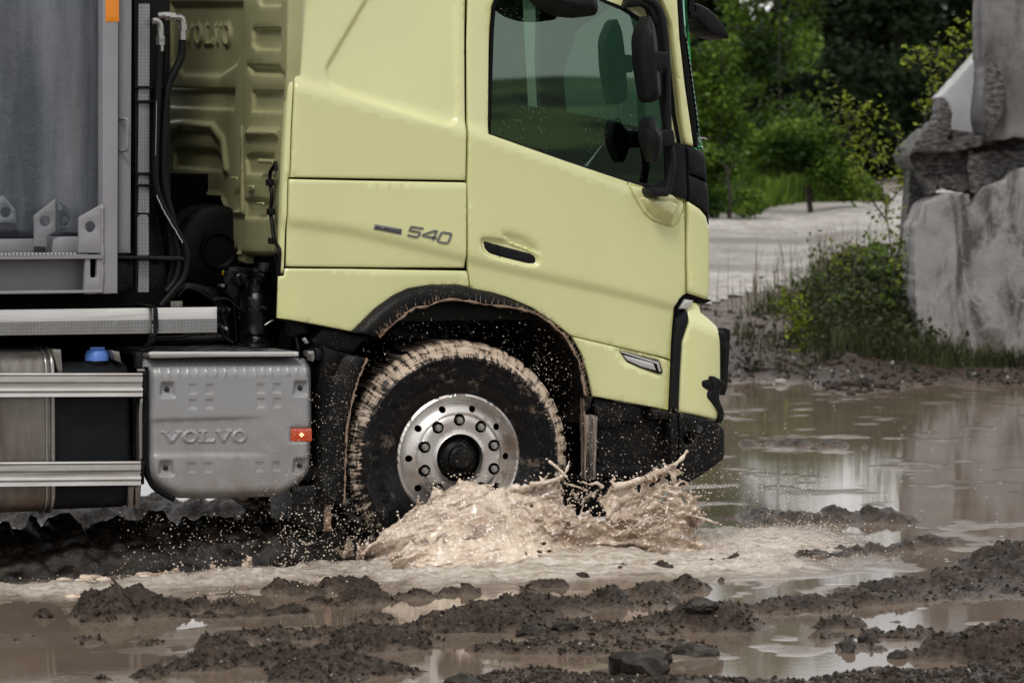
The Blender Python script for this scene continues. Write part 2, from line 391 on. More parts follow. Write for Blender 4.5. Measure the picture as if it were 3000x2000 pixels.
# ================================================================ THE TRUCK
TR = bpy.data.objects.new('truck', None); COL.objects.link(TR); TR.location = (0, 1.25, 0); TR['origin_offset'] = 1
tag(TR, 'pale yellow heavy tipper truck cab and grey body driving through the muddy puddle', 'truck')
Y0 = PlaneY(0.0)
# ---- feature curves on the cab side, in plane coordinates
def pln(v, pts, pl=Y0): return pl.uv(vp(v, pts))
lowcrease = pln('P', [(845, 652), (1010, 672), (1363, 757), (1500, 790), (1800, 855), (1998, 905)])
belt = pln('P', [(780, 230), (880, 262), (1365, 388), (1430, 408), (1700, 505), (1990, 610)])
tri = pln('C', [(520, -60), (272, 350), (292, 425), (375, 480), (890, 642), (935, 625), (948, 560), (948, -700), (900, -760), (800, -700)])
tri = rnd(tri, .05, 5)
def above(P, line):                      # signed height above a polyline
    X = np.array([p[0] for p in line]); Z = np.array([p[1] for p in line]); return P[:, 1] - np.interp(P[:, 0], X, Z)
def side_shape(P):
    d = above(P, lowcrease); h = .016 * sst(d, -.035, .03)
    h -= .030 * np.clip(-d, 0, .5)                                   # lower part falls away a little
    b = above(P, belt); h -= .018 * sst(b, -.01, .07) + .05 * np.clip(b, 0, 2.)
    s = sd(P, tri); h -= .016 * sst(-s, -.012, .016)
    fx = np.clip((P[:, 0] - Y0.uv([(1830, 500)])[0][0]) / .30, 0, 1.2); h -= .035 * fx ** 2     # nose rounding
    rx = np.clip((Y0.uv([(905, 500)])[0][0] - P[:, 0]) / .10, 0, 1.2); h -= .014 * rx ** 2
    return h
arch_o = vp('P', [(1040, 973), (1063, 949), (1109, 903), (1162, 865), (1205, 845), (1262, 836), (1339, 835), (1385, 843)]) + vp('E', [(250, 450), (330, 474), (450, 525), (560, 597), (650, 668), (705, 765), (738, 870), (760, 977)])
arch_i = vp('E', [(727, 975), (712, 900), (695, 820), (660, 740), (610, 665), (540, 600), (460, 553), (370, 527), (240, 512), (130, 494), (0, 484)]) + vp('G', [(700, -12), (600, 12), (520, 72), (450, 135), (418, 168), (385, 165), (290, 150)])
YP = MATS['yellow_paint']
def cabpanel(name, pts, th=.03, step=.03, extra_feat=None, xp=None, m=YP, holes=()):
    f = side_shape if extra_feat is None else (lambda P: side_shape(P) + extra_feat(P))
    return panel(name, [Y0.uv(pts)] + [Y0.uv(h) for h in holes], Y0, m, TR, th, .007, step, feat=f, xp=xp, smooth=50)
def band(line, offs, step=.02):
    o = []; L_ = dens(line, step, False)
    for a, b in L_: o += [(a, b + k) for k in offs]
    return o
xcre = band(lowcrease, (-.035, -.02, -.005, .01, .03)) + band(belt, (-.01, .015, .04, .07))
xtri = []
for off in (-.014, -.006, .002, .010, .018):
    for i, (a, b) in enumerate(dens(tri, .02)):
        L_ = dens(tri, .02); q, w = L_[i - 1], L_[(i + 1) % len(L_)]; tx, ty = w[0] - q[0], w[1] - q[1]; l = math.hypot(tx, ty) or 1
        xtri.append((a - ty / l * off, b + tx / l * off))
# upper sleeper side
up_top = -950
cabpanel('upper_side_panel', vp('C', [(92, 905), (100, 640), (118, 260), (128, 0)]) + [(873, up_top), (1372, up_top)] + vp('C', [(991, 0), (984, 500), (983, 690), (978, 921)]), xp=xcre + xtri)
hp = cabpanel('side_hatch', vp('C', [(84, 915), (400, 922), (975, 932), (984, 940), (983, 1300), (979, 1367), (600, 1366), (74, 1361)]), xp=xcre)
low = vp('L', [(97, 475), (105, 155), (150, 150), (155, 96)]) + vp('C', [(400, 1373), (985, 1383), (994, 1390), (1006, 1468)])
low = low + [p for p in reversed(arch_o) if p[0] < 1372 and p[0] > 1041] + vp('L', [(680, 583), (400, 528), (180, 488)])
cabpanel('lower_side_panel', low, xp=xcre)
# rear corner strip, narrow and rounded
cs = [(857, up_top)] + vp('C', [(100, 0), (92, 250), (75, 500), (60, 760), (50, 1000), (40, 1400), (70, 1400), (72, 1362), (82, 912), (90, 905), (98, 640), (116, 260), (126, 0)]) + [(871, up_top)]
panel('rear_corner_strip', [Y0.uv(cs)], Y0, YP, TR, .06, .018, .03, feat=lambda P: side_shape(P) - .004, smooth=60)
# ---- door with window opening and handle pocket
win = vp('D', [(182, 880), (190, 600), (202, 200), (215, 40), (235, -20), (300, -60), (860, -40), (960, 10), (1060, 50), (1180, 120), (1262, 220), (1310, 420), (1370, 930), (1430, 938), (1478, 955), (1484, 1308), (1400, 1270), (1270, 1238), (1100, 1195), (700, 1062)])
door = [(1376, up_top * .22), (1376, 0)] + vp('D', [(50, 300), (48, 870), (40, 1200), (45, 1560)]) + vp('E', [(122, 250), (126, 320), (142, 428)])
door += [p for p in arch_o if 1385 < p[0] < 1674] + vp('E', [(1168, 788), (1172, 700), (1180, 600), (1188, 520), (1215, 480), (1247, 450)]) + vp('E', [(1246, 200), (1244, 0)]) + vp('D', [(1490, 1310), (1476, 950), (1440, 750), (1405, 400), (1378, 160), (1340, 60), (1290, -60)]) + [(1900, up_top * .22)]
pocket = rnd(pln('E', [(180, 165), (300, 178), (430, 225), (480, 262), (478, 308), (430, 312), (230, 262), (195, 235)]), .03)
pock2 = rnd(pln('E', [(290, 140), (400, 165), (470, 215), (478, 250), (380, 235), (320, 205)]), .03)
wedge = pln('D', [(1095, 1205), (1130, 1290), (1195, 1400), (1260, 1450), (1400, 1492), (1440, 1450), (1486, 1370), (1484, 1316), (1400, 1278), (1260, 1245)])
def door_feat(P):
    h = -.022 * sst(-sd(P, pocket), -.008, .012) - .020 * sst(-sd(P, pock2), -.02, .03) * (sd(P, pocket) > 0)
    return h - .012 * sst(-segd(P, wedge), -.006, -.001) * 1.0
def ringpts(loop, offs, step=.015):
    o = []; L_ = dens(loop, step); n = len(L_)
    for i in range(n):
        q, w = L_[i - 1], L_[(i + 1) % n]; tx, ty = w[0] - q[0], w[1] - q[1]; l = math.hypot(tx, ty) or 1
        for off in offs: o.append((L_[i][0] - ty / l * off, L_[i][1] + tx / l * off))
    return o
dr = cabpanel('door', door, holes=[win], extra_feat=door_feat, xp=xcre + ringpts(pocket, (-.012, -.004, .004, .01)) + ringpts(pock2, (-.03, -.015, 0, .015)) + ringpts(wedge, (-.0065, -.003, .0, .003, .0065), .012))
xarch = cabpanel('lower_front_panel', vp('E', [(655, 671), (1168, 793), (1166, 850), (1157, 1047), (900, 1002), (765, 977), (741, 870), (708, 765)]), extra_feat=lambda P: -.012 * sst(-sd(P, LMP), -.006, .004)) if False else None
LMP = rnd(pln('E', [(885, 737), (905, 735), (1110, 795), (1128, 862), (1110, 868), (1005, 838), (925, 806)]), .012)
cabpanel('lower_front_panel', vp('E', [(657, 672), (1168, 793), (1166, 850), (1157, 1047), (900, 1002), (767, 977), (743, 870), (711, 765)]), extra_feat=lambda P: -.010 * sst(-sd(P, LMP), -.005, .004), xp=ringpts(LMP, (-.006, 0, .006)))
YL = PlaneY(.018)
ml = PL('side_marker_lamp', 'E', [(892, 742), (905, 741), (1104, 799), (1121, 856), (1108, 862), (1005, 832), (932, 802)], YL, 'black_plastic', TR, .02, .004, cr=.01)
PL('lamp_lens', 'E', [(915, 765), (1070, 808), (1085, 846), (1010, 826), (938, 794)], PlaneY(.012), 'clear_lens', ml, .008, .003, cr=.006)
PL('lamp_strip', 'E', [(900, 748), (912, 748), (1098, 803), (1112, 852), (1100, 850), (1088, 812), (915, 757)], PlaneY(.010), 'clear_lens', ml, .006, .0015)
# ---- door handle
YH = PlaneY(.022)
hd = panel('door_handle', [rnd(pln('E', [(190, 177), (280, 203), (470, 252), (475, 306), (440, 308), (290, 272), (225, 252), (198, 225)], YH), .012)], PlaneY(.004), 'black_plastic', TR, .03, .010, .02)
tube('handle_split', [atY(*vp('E', [(274, 201)])[0], -.004), atY(*vp('E', [(278, 235)])[0], -.005), atY(*vp('E', [(288, 268)])[0], -.002)], .002, 'dark_void', hd, 6)
# ---- backing frame: the dark gaps between the panels
cabout = [(862, up_top)] + vp('C', [(96, 250), (60, 900), (42, 1398)]) + vp('L', [(104, 478), (680, 578)]) + arch_o[1:-1] + vp('E', [(775, 985), (1150, 1040), (1195, 1050), (1260, 1060), (1290, 900), (1270, 625), (1270, 505), (1300, 465), (1310, 100)]) + vp('D', [(1560, 1250), (1555, 1010), (1540, 985), (1520, 975), (1500, 760), (1470, 300), (1425, 0)]) + [(1930, up_top)]
YB = PlaneY(.055)
winb = vp('D', [(182, 880), (190, 600), (202, 200), (215, 40), (235, -20), (300, -60), (860, -40), (960, 10), (1060, 50), (1180, 120), (1262, 220), (1310, 420), (1350, 930), (1352, 1262), (1270, 1238), (1100, 1195), (700, 1062)])
panel('cab_frame', [YB.uv(cabout), YB.uv(winb)], YB, 'rubber_seal', TR, .05, 0, .3)
# ---- window: seal, pane, sill strip
YW = PlaneY(.028)
w_in = vp('D', [(196, 878), (205, 600), (217, 200), (230, 50), (248, -8), (310, -45), (850, -28), (950, 22), (1050, 62), (1165, 132), (1240, 230), (1285, 420), (1330, 800), (1345, 1180), (1270, 1222), (1100, 1180), (700, 1050)])
panel('window_seal', [YW.uv(vp('D', [(178, 884), (186, 600), (198, 200), (210, 35), (232, -26), (300, -66), (865, -46), (965, 5), (1065, 44), (1185, 116), (1268, 215), (1316, 420), (1372, 925), (1366, 1272), (1272, 1243), (1100, 1200), (700, 1066)])), YW.uv(w_in)], YW, 'rubber_seal', TR, .03, .003, .3)
panel('window_pane', [PlaneY(.036).uv(w_in)], PlaneY(.036), 'window_glass', TR, .004, 0, .25)
PL('window_sill_strip', 'D', [(150, 888), (160, 882), (185, 884), (700, 1050), (1100, 1178), (1270, 1218), (1340, 1195), (1395, 1160), (1412, 1180), (1400, 1205), (1340, 1240), (1268, 1246), (1100, 1205), (700, 1078), (165, 912), (150, 900)], PlaneY(.006), 'black_plastic', TR, .03, .007, .2)
PL('mirror_corner_cover', 'D', [(1372, 930), (1430, 936), (1476, 953), (1488, 1312), (1450, 1298), (1366, 1270), (1345, 1230), (1400, 1195), (1385, 1150)], PlaneY(.018), 'black_plastic', TR, .03, .006, .1)
wgf = pln('D', [(1145, 1290), (1265, 1255), (1390, 1280), (1440, 1330), (1385, 1475), (1260, 1430), (1190, 1370)])
def wshape(P):
    s = sd(P, wgf); top = above(P, pln('D', [(1145, 1295), (1290, 1318), (1430, 1330), (1500, 1335)])); return .075 * sst(-s, -.002, .05) * np.where(top > 0, np.clip(1 - top / .045, .1, 1), 1)
panel('mirror_foot', [wgf], PlaneY(-.0), YP, TR, .02, .003, .012, feat=wshape, smooth=30)
# ---- front pillar and windscreen edge
PL('front_pillar', 'D', [(1300, -240), (1400, -240), (1425, 0), (1440, 250), (1475, 560), (1530, 940), (1530, 962), (1488, 950), (1478, 935), (1448, 748), (1412, 400), (1385, 158), (1345, 50), (1295, -60)], PlaneY(.014), YP, TR, .05, .012, .05)
PL('windscreen_gasket', 'D', [(1402, -240), (1427, 0), (1442, 250), (1477, 560), (1533, 958), (1560, 972), (1545, 780), (1500, 450), (1468, 200), (1455, 0), (1440, -240)], PlaneY(.04), 'rubber_seal', TR, .04, .006, .1)
PL('windscreen_edge', 'D', [(1456, -240), (1470, 0), (1482, 200), (1512, 400), (1552, 700), (1578, 900), (1598, 982), (1580, 984), (1562, 972), (1546, 780), (1502, 450), (1470, 200), (1458, 0)], PlaneY(.09), 'windscreen_glass', TR, .25, .01, .1)
tube('wiper_tip', [atY(*vp('D', [(1565, 912)])[0], .1), atY(*vp('D', [(1590, 908)])[0], .1), atY(*vp('D', [(1612, 914)])[0], .1)], .006, 'zinc_fitting', TR, 6)
# ---- black upper corner trim, corner panel
PL('corner_trim_upper', 'D', [(1488, 955), (1580, 985), (1612, 1000), (1628, 1040), (1642, 1195), (1560, 1160), (1497, 1140)], PlaneY(.012), 'black_plastic', TR, .3, .02, .03, feat=lambda P: -.03 * sst(P[:, 0], Y0.uv([(2000, 500)])[0][0], Y0.uv([(2095, 500)])[0][0]) ** 2)
def nose(P): x0, x1 = Y0.uv([(1990, 500)])[0][0], Y0.uv([(2092, 500)])[0][0]; q = np.clip((P[:, 0] - x0) / (x1 - x0), 0, 1); return -.035 * q ** 2.2
PL('corner_trim_lower', 'D', [(1497, 1146), (1560, 1167), (1642, 1203), (1652, 1290), (1656, 1475), (1635, 1410), (1590, 1365), (1502, 1316)], PlaneY(.012), 'black_plastic', TR, .3, .016, .03, feat=nose)
PL('corner_panel', 'D', [(1502, 1322), (1585, 1370), (1632, 1418), (1655, 1485)], PlaneY(.010), YP, TR, .3, .01, .03, feat=nose) if False else None
panel('corner_panel', [Y0.uv(vp('D', [(1502, 1322), (1585, 1370), (1632, 1418), (1652, 1480)]) + vp('E', [(1378, 120), (1378, 400), (1370, 487), (1258, 452), (1253, 250)]))], PlaneY(.008), YP, TR, .3, .014, .025, feat=nose, smooth=60)
# ---- black deflector strip and headlamp-side panel
PL('air_deflector', 'E', [(1190, 585), (1240, 540), (1250, 545), (1252, 590), (1218, 690), (1208, 850), (1200, 1056), (1160, 1050), (1170, 850), (1180, 700)], PlaneY(.004), 'black_plastic', TR, .08, .012, .03)
PL('deflector_throat', 'E', [(1188, 515), (1252, 448), (1372, 488), (1330, 505), (1262, 482), (1245, 540), (1190, 590), (1184, 620)], PlaneY(.05), 'rubber_seal', TR, .05, .005, .05)
PL('throat_plate', 'E', [(1205, 530), (1232, 482), (1275, 488), (1243, 530)], PlaneY(.02), 'clear_lens', TR, .02, .002, .05)
def nose2(P):
    x0, x1 = Y0.uv([(2030, 1000)])[0][0], Y0.uv([(2125, 1000)])[0][0]; q = np.clip((P[:, 0] - x0) / (x1 - x0), 0, 1)
    t_ = above(P, pln('E', [(1180, 560), (1250, 590), (1420, 660), (1440, 700)])); return -.035 * q ** 2.2 - .05 * sst(t_, -.02, .10)
PL('headlamp_side_panel', 'E', [(1262, 482), (1332, 508), (1336, 550), (1375, 580), (1420, 622), (1428, 700), (1430, 900), (1422, 1030), (1410, 1104), (1300, 1078), (1206, 1060), (1210, 900), (1222, 700), (1255, 600), (1250, 545)], PlaneY(.0), YP, TR, .3, .014, .022, feat=nose2, smooth=60)
# ---- wheel arch flare
Y3 = PlaneY(-.045)
flare_loop = Y3.uv([(a, b) for a, b in arch_o] + arch_i)
def flf(P): s = segd(P, Y3.uv(arch_o), False); return -.030 * (1 - sst(s, 0, .035))
panel('wheel_arch_flare', [flare_loop], Y3, 'muddy_black_plastic', TR, .10, .012, .02, feat=flf, smooth=60)
ai = [atY(a, b, -.04) for a, b in arch_i]
bm = bmesh.new(); q = spl(ai[:-2], 4); sweep(bm, [Vector((p.x + random.uniform(-.004, .004), p.y + random.uniform(-.004, .002), p.z + random.uniform(-.004, .003))) for p in q], .006, 6, [random.uniform(.3, 1.5) for _ in q]); bm_obj('mud_edge', bm, 'mud_crust', TR, 180)
wcx, wcz = atY(1343, 1340, 0).x, atY(1343, 1340, 0).z; bm = bmesh.new()
for _ in range(150):
    p = random.choice(q); d = Vector((p.x - wcx, 0, p.z - wcz)).normalized(); d = (d + Vector((random.uniform(-.35, .35), 0, random.uniform(.0, .5)))).normalized(); l = random.uniform(.006, .05) * random.random() ** .5 + .004; r_ = random.uniform(.0008, .0022)
    a = Vector((p.x, -.046, p.z)); sweep(bm, [a, a + d * l * .5, a + d * l], r_, 4, [1.3, .9, .3])
tag(bm_obj('mud_streaks', bm, 'mud_crust', TR, 180), kind='stuff')
# inner liner: front strip and the roof of the well
def strip(name, pts, ya, yb, m, th=0.0):
    vs, fs = [], []; n = len(pts); K = 5
    for i, p in enumerate(pts):
        for k in range(K): vs.append((p[0], ya + (yb - ya) * k / (K - 1), p[1]))
    for i in range(n - 1):
        for k in range(K - 1): fs.append((i * K + k, (i + 1) * K + k, (i + 1) * K + k + 1, i * K + k + 1))
    return mobj(name, vs, fs, m, TR, 60)
ln = PlaneY(.02).uv(vp('E', [(722, 1120), (722, 975), (706, 895), (690, 820), (655, 742), (600, 665), (535, 605), (455, 558), (365, 532), (240, 518), (130, 500), (0, 490)]) + vp('G', [(700, -8), (600, 16), (520, 76), (450, 139), (420, 172)]))
strip('wheel_well_liner', [tuple(p) for p in spl([Vector((a, b, 0)) for a, b in ln], 3)], .02, .85, 'liner_brown') if False else None
lnp = spl([Vector((a, b, 0)) for a, b in ln], 3); strip('wheel_well_liner', [(p.x, p.y) for p in lnp], .02, .95, 'liner_brown')
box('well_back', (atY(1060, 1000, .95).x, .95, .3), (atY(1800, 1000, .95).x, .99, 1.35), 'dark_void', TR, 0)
for a in (0, 1):                          # brake hoses up in the well
    p = [vp('G', [(650 + a * 90, 10), (735 + a * 70, 45 + a * 10), (790 + a * 120, 110), (800 + a * 150, 170)])[i] for i in range(4)]
    tube('brake_hose', [atY(x, y, .3) for x, y in p], .012, 'liner_brown', TR, 8)
# ---- black step and bumper
YS = PlaneY(.035)
PL('step_recess', 'E', [(762, 982), (1160, 1052), (1205, 1065), (1212, 1250), (1190, 1400), (1150, 1425), (785, 1425), (788, 1080), (735, 1070), (735, 990)], PlaneY(.10), 'muddy_black_plastic', TR, .2, .01, .1)
PL('step_upper_block', 'E', [(765, 983), (1010, 1026), (1012, 1110), (905, 1110), (905, 1135), (790, 1135), (788, 1085), (768, 1060)], PlaneY(.05), 'muddy_black_plastic', TR, .1, .008, .1)
PL('step_tread', 'E', [(785, 1332), (1180, 1322), (1192, 1380), (1170, 1400), (800, 1392), (782, 1370)], PlaneY(.0), 'muddy_black_plastic', TR, .16, .014, .06)
PL('step_sill', 'E', [(778, 1398), (1180, 1402), (1215, 1440), (1185, 1436), (1100, 1470), (780, 1470)], PlaneY(.04), 'muddy_black_plastic', TR, .3, .01, .08)
PL('step_side_wall', 'E', [(1065, 1040), (1158, 1052), (1200, 1064), (1205, 1200), (1196, 1350), (1175, 1392), (1150, 1400), (1140, 1395), (1160, 1330), (1158, 1100), (1068, 1095)], PlaneY(-.005), 'muddy_black_plastic', TR, .12, .018, .04)
hole = [(1253 + 26 * math.cos(a), 1193 + 30 * math.sin(a)) for a in [i * math.pi / 9 for i in range(18)]]
def bnose(P): x0, x1 = Y0.uv([(2040, 1200)])[0][0], Y0.uv([(2133, 1200)])[0][0]; q = np.clip((P[:, 0] - x0) / (x1 - x0), 0, 1); return -.04 * q ** 2
YBp = PlaneY(-.012)
groove = pln('E', [(1245, 1068), (1240, 1120), (1262, 1150), (1285, 1175), (1288, 1205), (1270, 1230), (1236, 1258), (1232, 1330), (1222, 1430)], YBp)
def bump_feat(P): return bnose(P) - .006 * (1 - sst(segd(P, groove, False), .001, .005))
panel('bumper', [YBp.uv(vp('E', [(1208, 1064), (1300, 1080), (1400, 1108), (1448, 1140), (1456, 1160), (1454, 1282), (1445, 1302), (1330, 1375), (1218, 1438), (1185, 1432), (1160, 1408), (1198, 1360), (1212, 1300), (1208, 1180)])), YBp.uv(vp('E', hole))], YBp, 'muddy_black_plastic', TR, .35, .014, .016, feat=bump_feat, xp=ringpts(groove, (0, .003, -.003), .012), smooth=60)
panel('hole_floor', [YBp.uv(vp('E', [(1215, 1140), (1295, 1140), (1295, 1250), (1215, 1250)]))], PlaneY(.05), 'dark_void', TR, .01, 0, .3)
for x, y in ((1302, 1141), (1287, 1318)):
    c = atY(*vp('E', [(x, y)])[0], -.012); bx = lathe('bumper_bolt', [(0, -.006), (.005, -.006), (.006, -.001), (.009, -.001), (.010, -.007), (.013, -.007), (.014, 0), (.0175, 0), (.018, -.005), (.020, -.005), (.021, .01)], 'cast_metal', TR, 28, 'Y', (c.x, -.012, c.z))
PL('step_edge_strip', 'E', [(725, 1072), (735, 1068), (780, 1074), (790, 1085), (788, 1200), (780, 1400), (752, 1402), (742, 1300), (728, 1200)], PlaneY(-.01), 'muddy_strip', TR, .08, .012, .03)
PL('bumper_corner_reflector', 'E', [(1206, 1064), (1212, 1062), (1214, 1070), (1208, 1072)], PlaneY(-.015), 'clear_lens', TR, .02, 0, .03) if False else None
PL('flare_end_bracket', 'E', [(705, 968), (762, 980), (745, 1035), (730, 1050), (722, 1050), (722, 990)], PlaneY(.0), 'liner_brown', TR, .1, .005, .04)
PL('well_edge_post', 'E', [(716, 985), (724, 990), (727, 1200), (729, 1400), (722, 1400), (719, 1200)], PlaneY(.01), 'muddy_strip', TR, .05, .004, .04)
# ---- grille fixings at the nose
PL('upper_grip_bracket', 'O', [(435, 215), (450, 205), (505, 208), (505, 285), (480, 292), (440, 275)], PlaneY(.03), 'black_plastic', TR, .05, .006, .04, cr=.004)
PL('front_grip_bar', 'O', [(482, 175), (500, 170), (545, 190), (547, 215), (540, 330), (530, 500), (520, 680), (500, 735), (478, 735), (484, 690), (480, 560), (483, 360), (470, 320), (478, 290), (507, 285), (505, 210), (480, 205)], PlaneY(.11), 'black_plastic', TR, .06, .008, .04)
PL('lower_grip_bracket', 'O', [(298, 625), (312, 608), (345, 603), (390, 600), (392, 690), (350, 690), (315, 672), (300, 655)], PlaneY(.0), 'black_plastic', TR, .05, .007, .04, cr=.004)
PL('lower_grip_bar', 'O', [(355, 585), (375, 572), (410, 575), (480, 610), (515, 650), (512, 685), (480, 665), (462, 655), (458, 700), (455, 770), (475, 820), (495, 875), (495, 920), (470, 968), (455, 960), (458, 900), (435, 850), (385, 790), (352, 760), (345, 735), (348, 690), (390, 690), (390, 640), (380, 605), (358, 600)], PlaneY(.0), 'black_plastic', TR, .06, .010, .04)
# ---- mirrors
def mirror_head(name, v, pts, Y, dep, par, ridge):
    pl = PlaneY(Y); L_ = rnd(pln(v, pts, pl), .03); P0 = np.array(L_); cx, cz = P0.mean(0)
    def f(P): s = segd(P, L_); return .045 * sst(s, 0, .05) + .012 * sst(-(P[:, 0] - cx) * ridge, -.01, .02)
    return panel(name, [L_], pl, 'black_plastic', par, dep, .012, .016, feat=f, back=True, smooth=60)
ma = tube('mirror_arm', [atY(*p, -.12) for p in vp('D', [(1180, -60), (1215, -10), (1275, 30), (1320, 130), (1345, 330), (1350, 600), (1362, 900), (1385, 1060), (1370, 1180), (1350, 1262)])], .021, 'black_plastic', TR, 14)
mirror_head('main_mirror', 'D', [(1245, 98), (1280, 170), (1298, 300), (1318, 560), (1318, 650), (1235, 678), (1215, 640), (1180, 420), (1172, 260), (1185, 200), (1225, 115)], -.22, .10, TR, 1)
PL('mirror_clamp', 'D', [(1230, 310), (1262, 298), (1275, 335), (1370, 342), (1380, 440), (1375, 460), (1300, 462), (1290, 500), (1262, 470), (1255, 380)], PlaneY(-.25), 'black_plastic', TR, .12, .012, .03, cr=.01)
mirror_head('wide_angle_mirror', 'D', [(1240, 765), (1262, 765), (1300, 840), (1330, 860), (1335, 960), (1305, 1040), (1290, 1068), (1270, 1060), (1230, 960), (1216, 890), (1226, 800)], -.22, .10, TR, 1)
PL('mirror_clamp', 'D', [(1320, 850), (1398, 848), (1412, 900), (1410, 960), (1330, 968), (1318, 930)], PlaneY(-.18), 'black_plastic', TR, .10, .012, .03, cr=.01)
PL('mirror_arm_base', 'D', [(1262, 1235), (1345, 1225), (1372, 1268), (1368, 1290), (1275, 1292), (1260, 1265)], PlaneY(-.14), 'black_plastic', TR, .14, .01, .03, cr=.01)
mirror_head('kerb_mirror', 'D', [(500, -60), (540, 10), (620, 70), (720, 105), (830, 112), (895, 98), (908, 60), (900, -20), (860, -70)], -.30, .16, TR, 1)
PL('mirror_bracket', 'D', [(1100, -30), (1180, -50), (1300, 60), (1330, 110), (1300, 180), (1270, 150), (1235, 60), (1200, 40), (1072, 55)], PlaneY(-.02), 'black_plastic', TR, .05, .01, .03)
# front close-view mirror and visor end
fm = PL('front_mirror', 'D', [(1536, 20), (1570, 25), (1640, 62), (1700, 120), (1752, 195), (1770, 240), (1765, 256), (1725, 250), (1670, 235), (1625, 205), (1590, 165), (1545, 130), (1500, 125), (1510, 95), (1540, 75)], PlaneY(.55), 'black_plastic', TR, .22, .02, .03, cr=.01, back=True)
PL('sun_visor', 'D', [(1480, -240), (1528, -240), (1545, 0), (1542, 80), (1505, 130), (1490, 80), (1498, 0)], PlaneY(.35), 'black_plastic', TR, .6, .02, .05)
# ---- cab shell: roof, front, floor, far side, cabin
X_R = atY(848, 500, .05).x; X_F = atY(2080, 500, 0.1).x; ZT = atY(1200, up_top, 0).z; ZF = 1.28
def quadbox(n, lo, hi, m): return box(n, lo, hi, m, TR, .01)
quadbox('cab_roof', (X_R, .06, ZT - .05), (X_F - .2, 2.44, ZT), YP)
quadbox('cab_floor', (X_R + .05, .10, ZF - .1), (X_F - .05, 2.44, ZF), 'cabin_dark')
FS = PlaneY(2.44)
def far(px, Yv=2.44): return [(p[0], p[1]) for p in Y0.uv(px)]
panel('far_side', [far(cabout), far(vp('D', [(200, 860), (225, 60), (300, -30), (900, -20), (1150, 110), (1300, 420), (1330, 1180)]))], PlaneY(2.40), 'cabin_dark', TR, .06, 0, .4, back=True)
panel('far_window_pane', [far(vp('D', [(200, 860), (225, 60), (300, -30), (900, -20), (1150, 110), (1300, 420), (1330, 1180)]))], PlaneY(2.43), 'windscreen_glass', TR, .004, 0, .4)
b = quadbox('front_wall', (X_F - .07, .16, .55), (X_F - .02, 2.34, 1.75), YP)
mobj('windscreen', [(X_F - .03, .14, 1.72), (X_F - .03, 2.36, 1.72), (X_F - .2, 2.3, ZT - .03), (X_F - .2, .2, ZT - .03)], [(0, 1, 2, 3)], 'windscreen_glass', TR, 0)
quadbox('dashboard', (X_F - .55, .12, 1.3), (X_F - .1, 2.38, 1.66), 'cabin_dark')
sw = atY(1925, 400, .55)
bm = bmesh.new(); pts = []
for i in range(33):
    a = 2 * math.pi * i / 32; pts.append(Vector((sw.x + .13 * math.cos(a), .55 + .23 * math.sin(a), sw.z + .18 * math.cos(a))))
sweep(bm, pts, .014, 10); bm_obj('steering_wheel', bm, 'chassis_wet', TR, 180)
# seat and the pale cabin rear seen through the glass
bm = bmesh.new()
add_box(bm, (.20, .35, 1.3), (.72, .85, 1.62), .06); bm_obj('seat_cushion', bm, 'cabin_dark', TR)
bm = bmesh.new(); add_box(bm, (.10, .38, 1.55), (.24, .82, 2.15), .06); bm_obj('seat_back', bm, 'cabin_dark', TR)
quadbox('cabin_pillar', (atY(1440, 150, .3).x, .25, 1.6), (atY(1475, 150, .3).x + .03, .5, 2.6), 'cabin_grey')
PL('inner_door_card', 'D', [(200, 780), (260, 712), (400, 700), (860, 770), (1330, 880), (1345, 1180), (1270, 1225), (700, 1050), (200, 880)], PlaneY(.10), 'cabin_dark', TR, .04, .01, .1)
tube('door_card_trim', [atY(*p, .09) for p in vp('D', [(205, 800), (260, 718), (400, 700), (860, 772), (1330, 884)])], .006, 'cabin_grey', TR, 6)
PL('coat_hook_tray', 'D', [(300, 650), (395, 645), (398, 668), (330, 700), (290, 700)], PlaneY(.2), 'cabin_grey', TR, .1, .006, .05)
quadbox('sleeper_divider', (X_R + .05, .10, 1.3), (X_R + .1, 2.4, ZT - .1), 'cabin_dark')
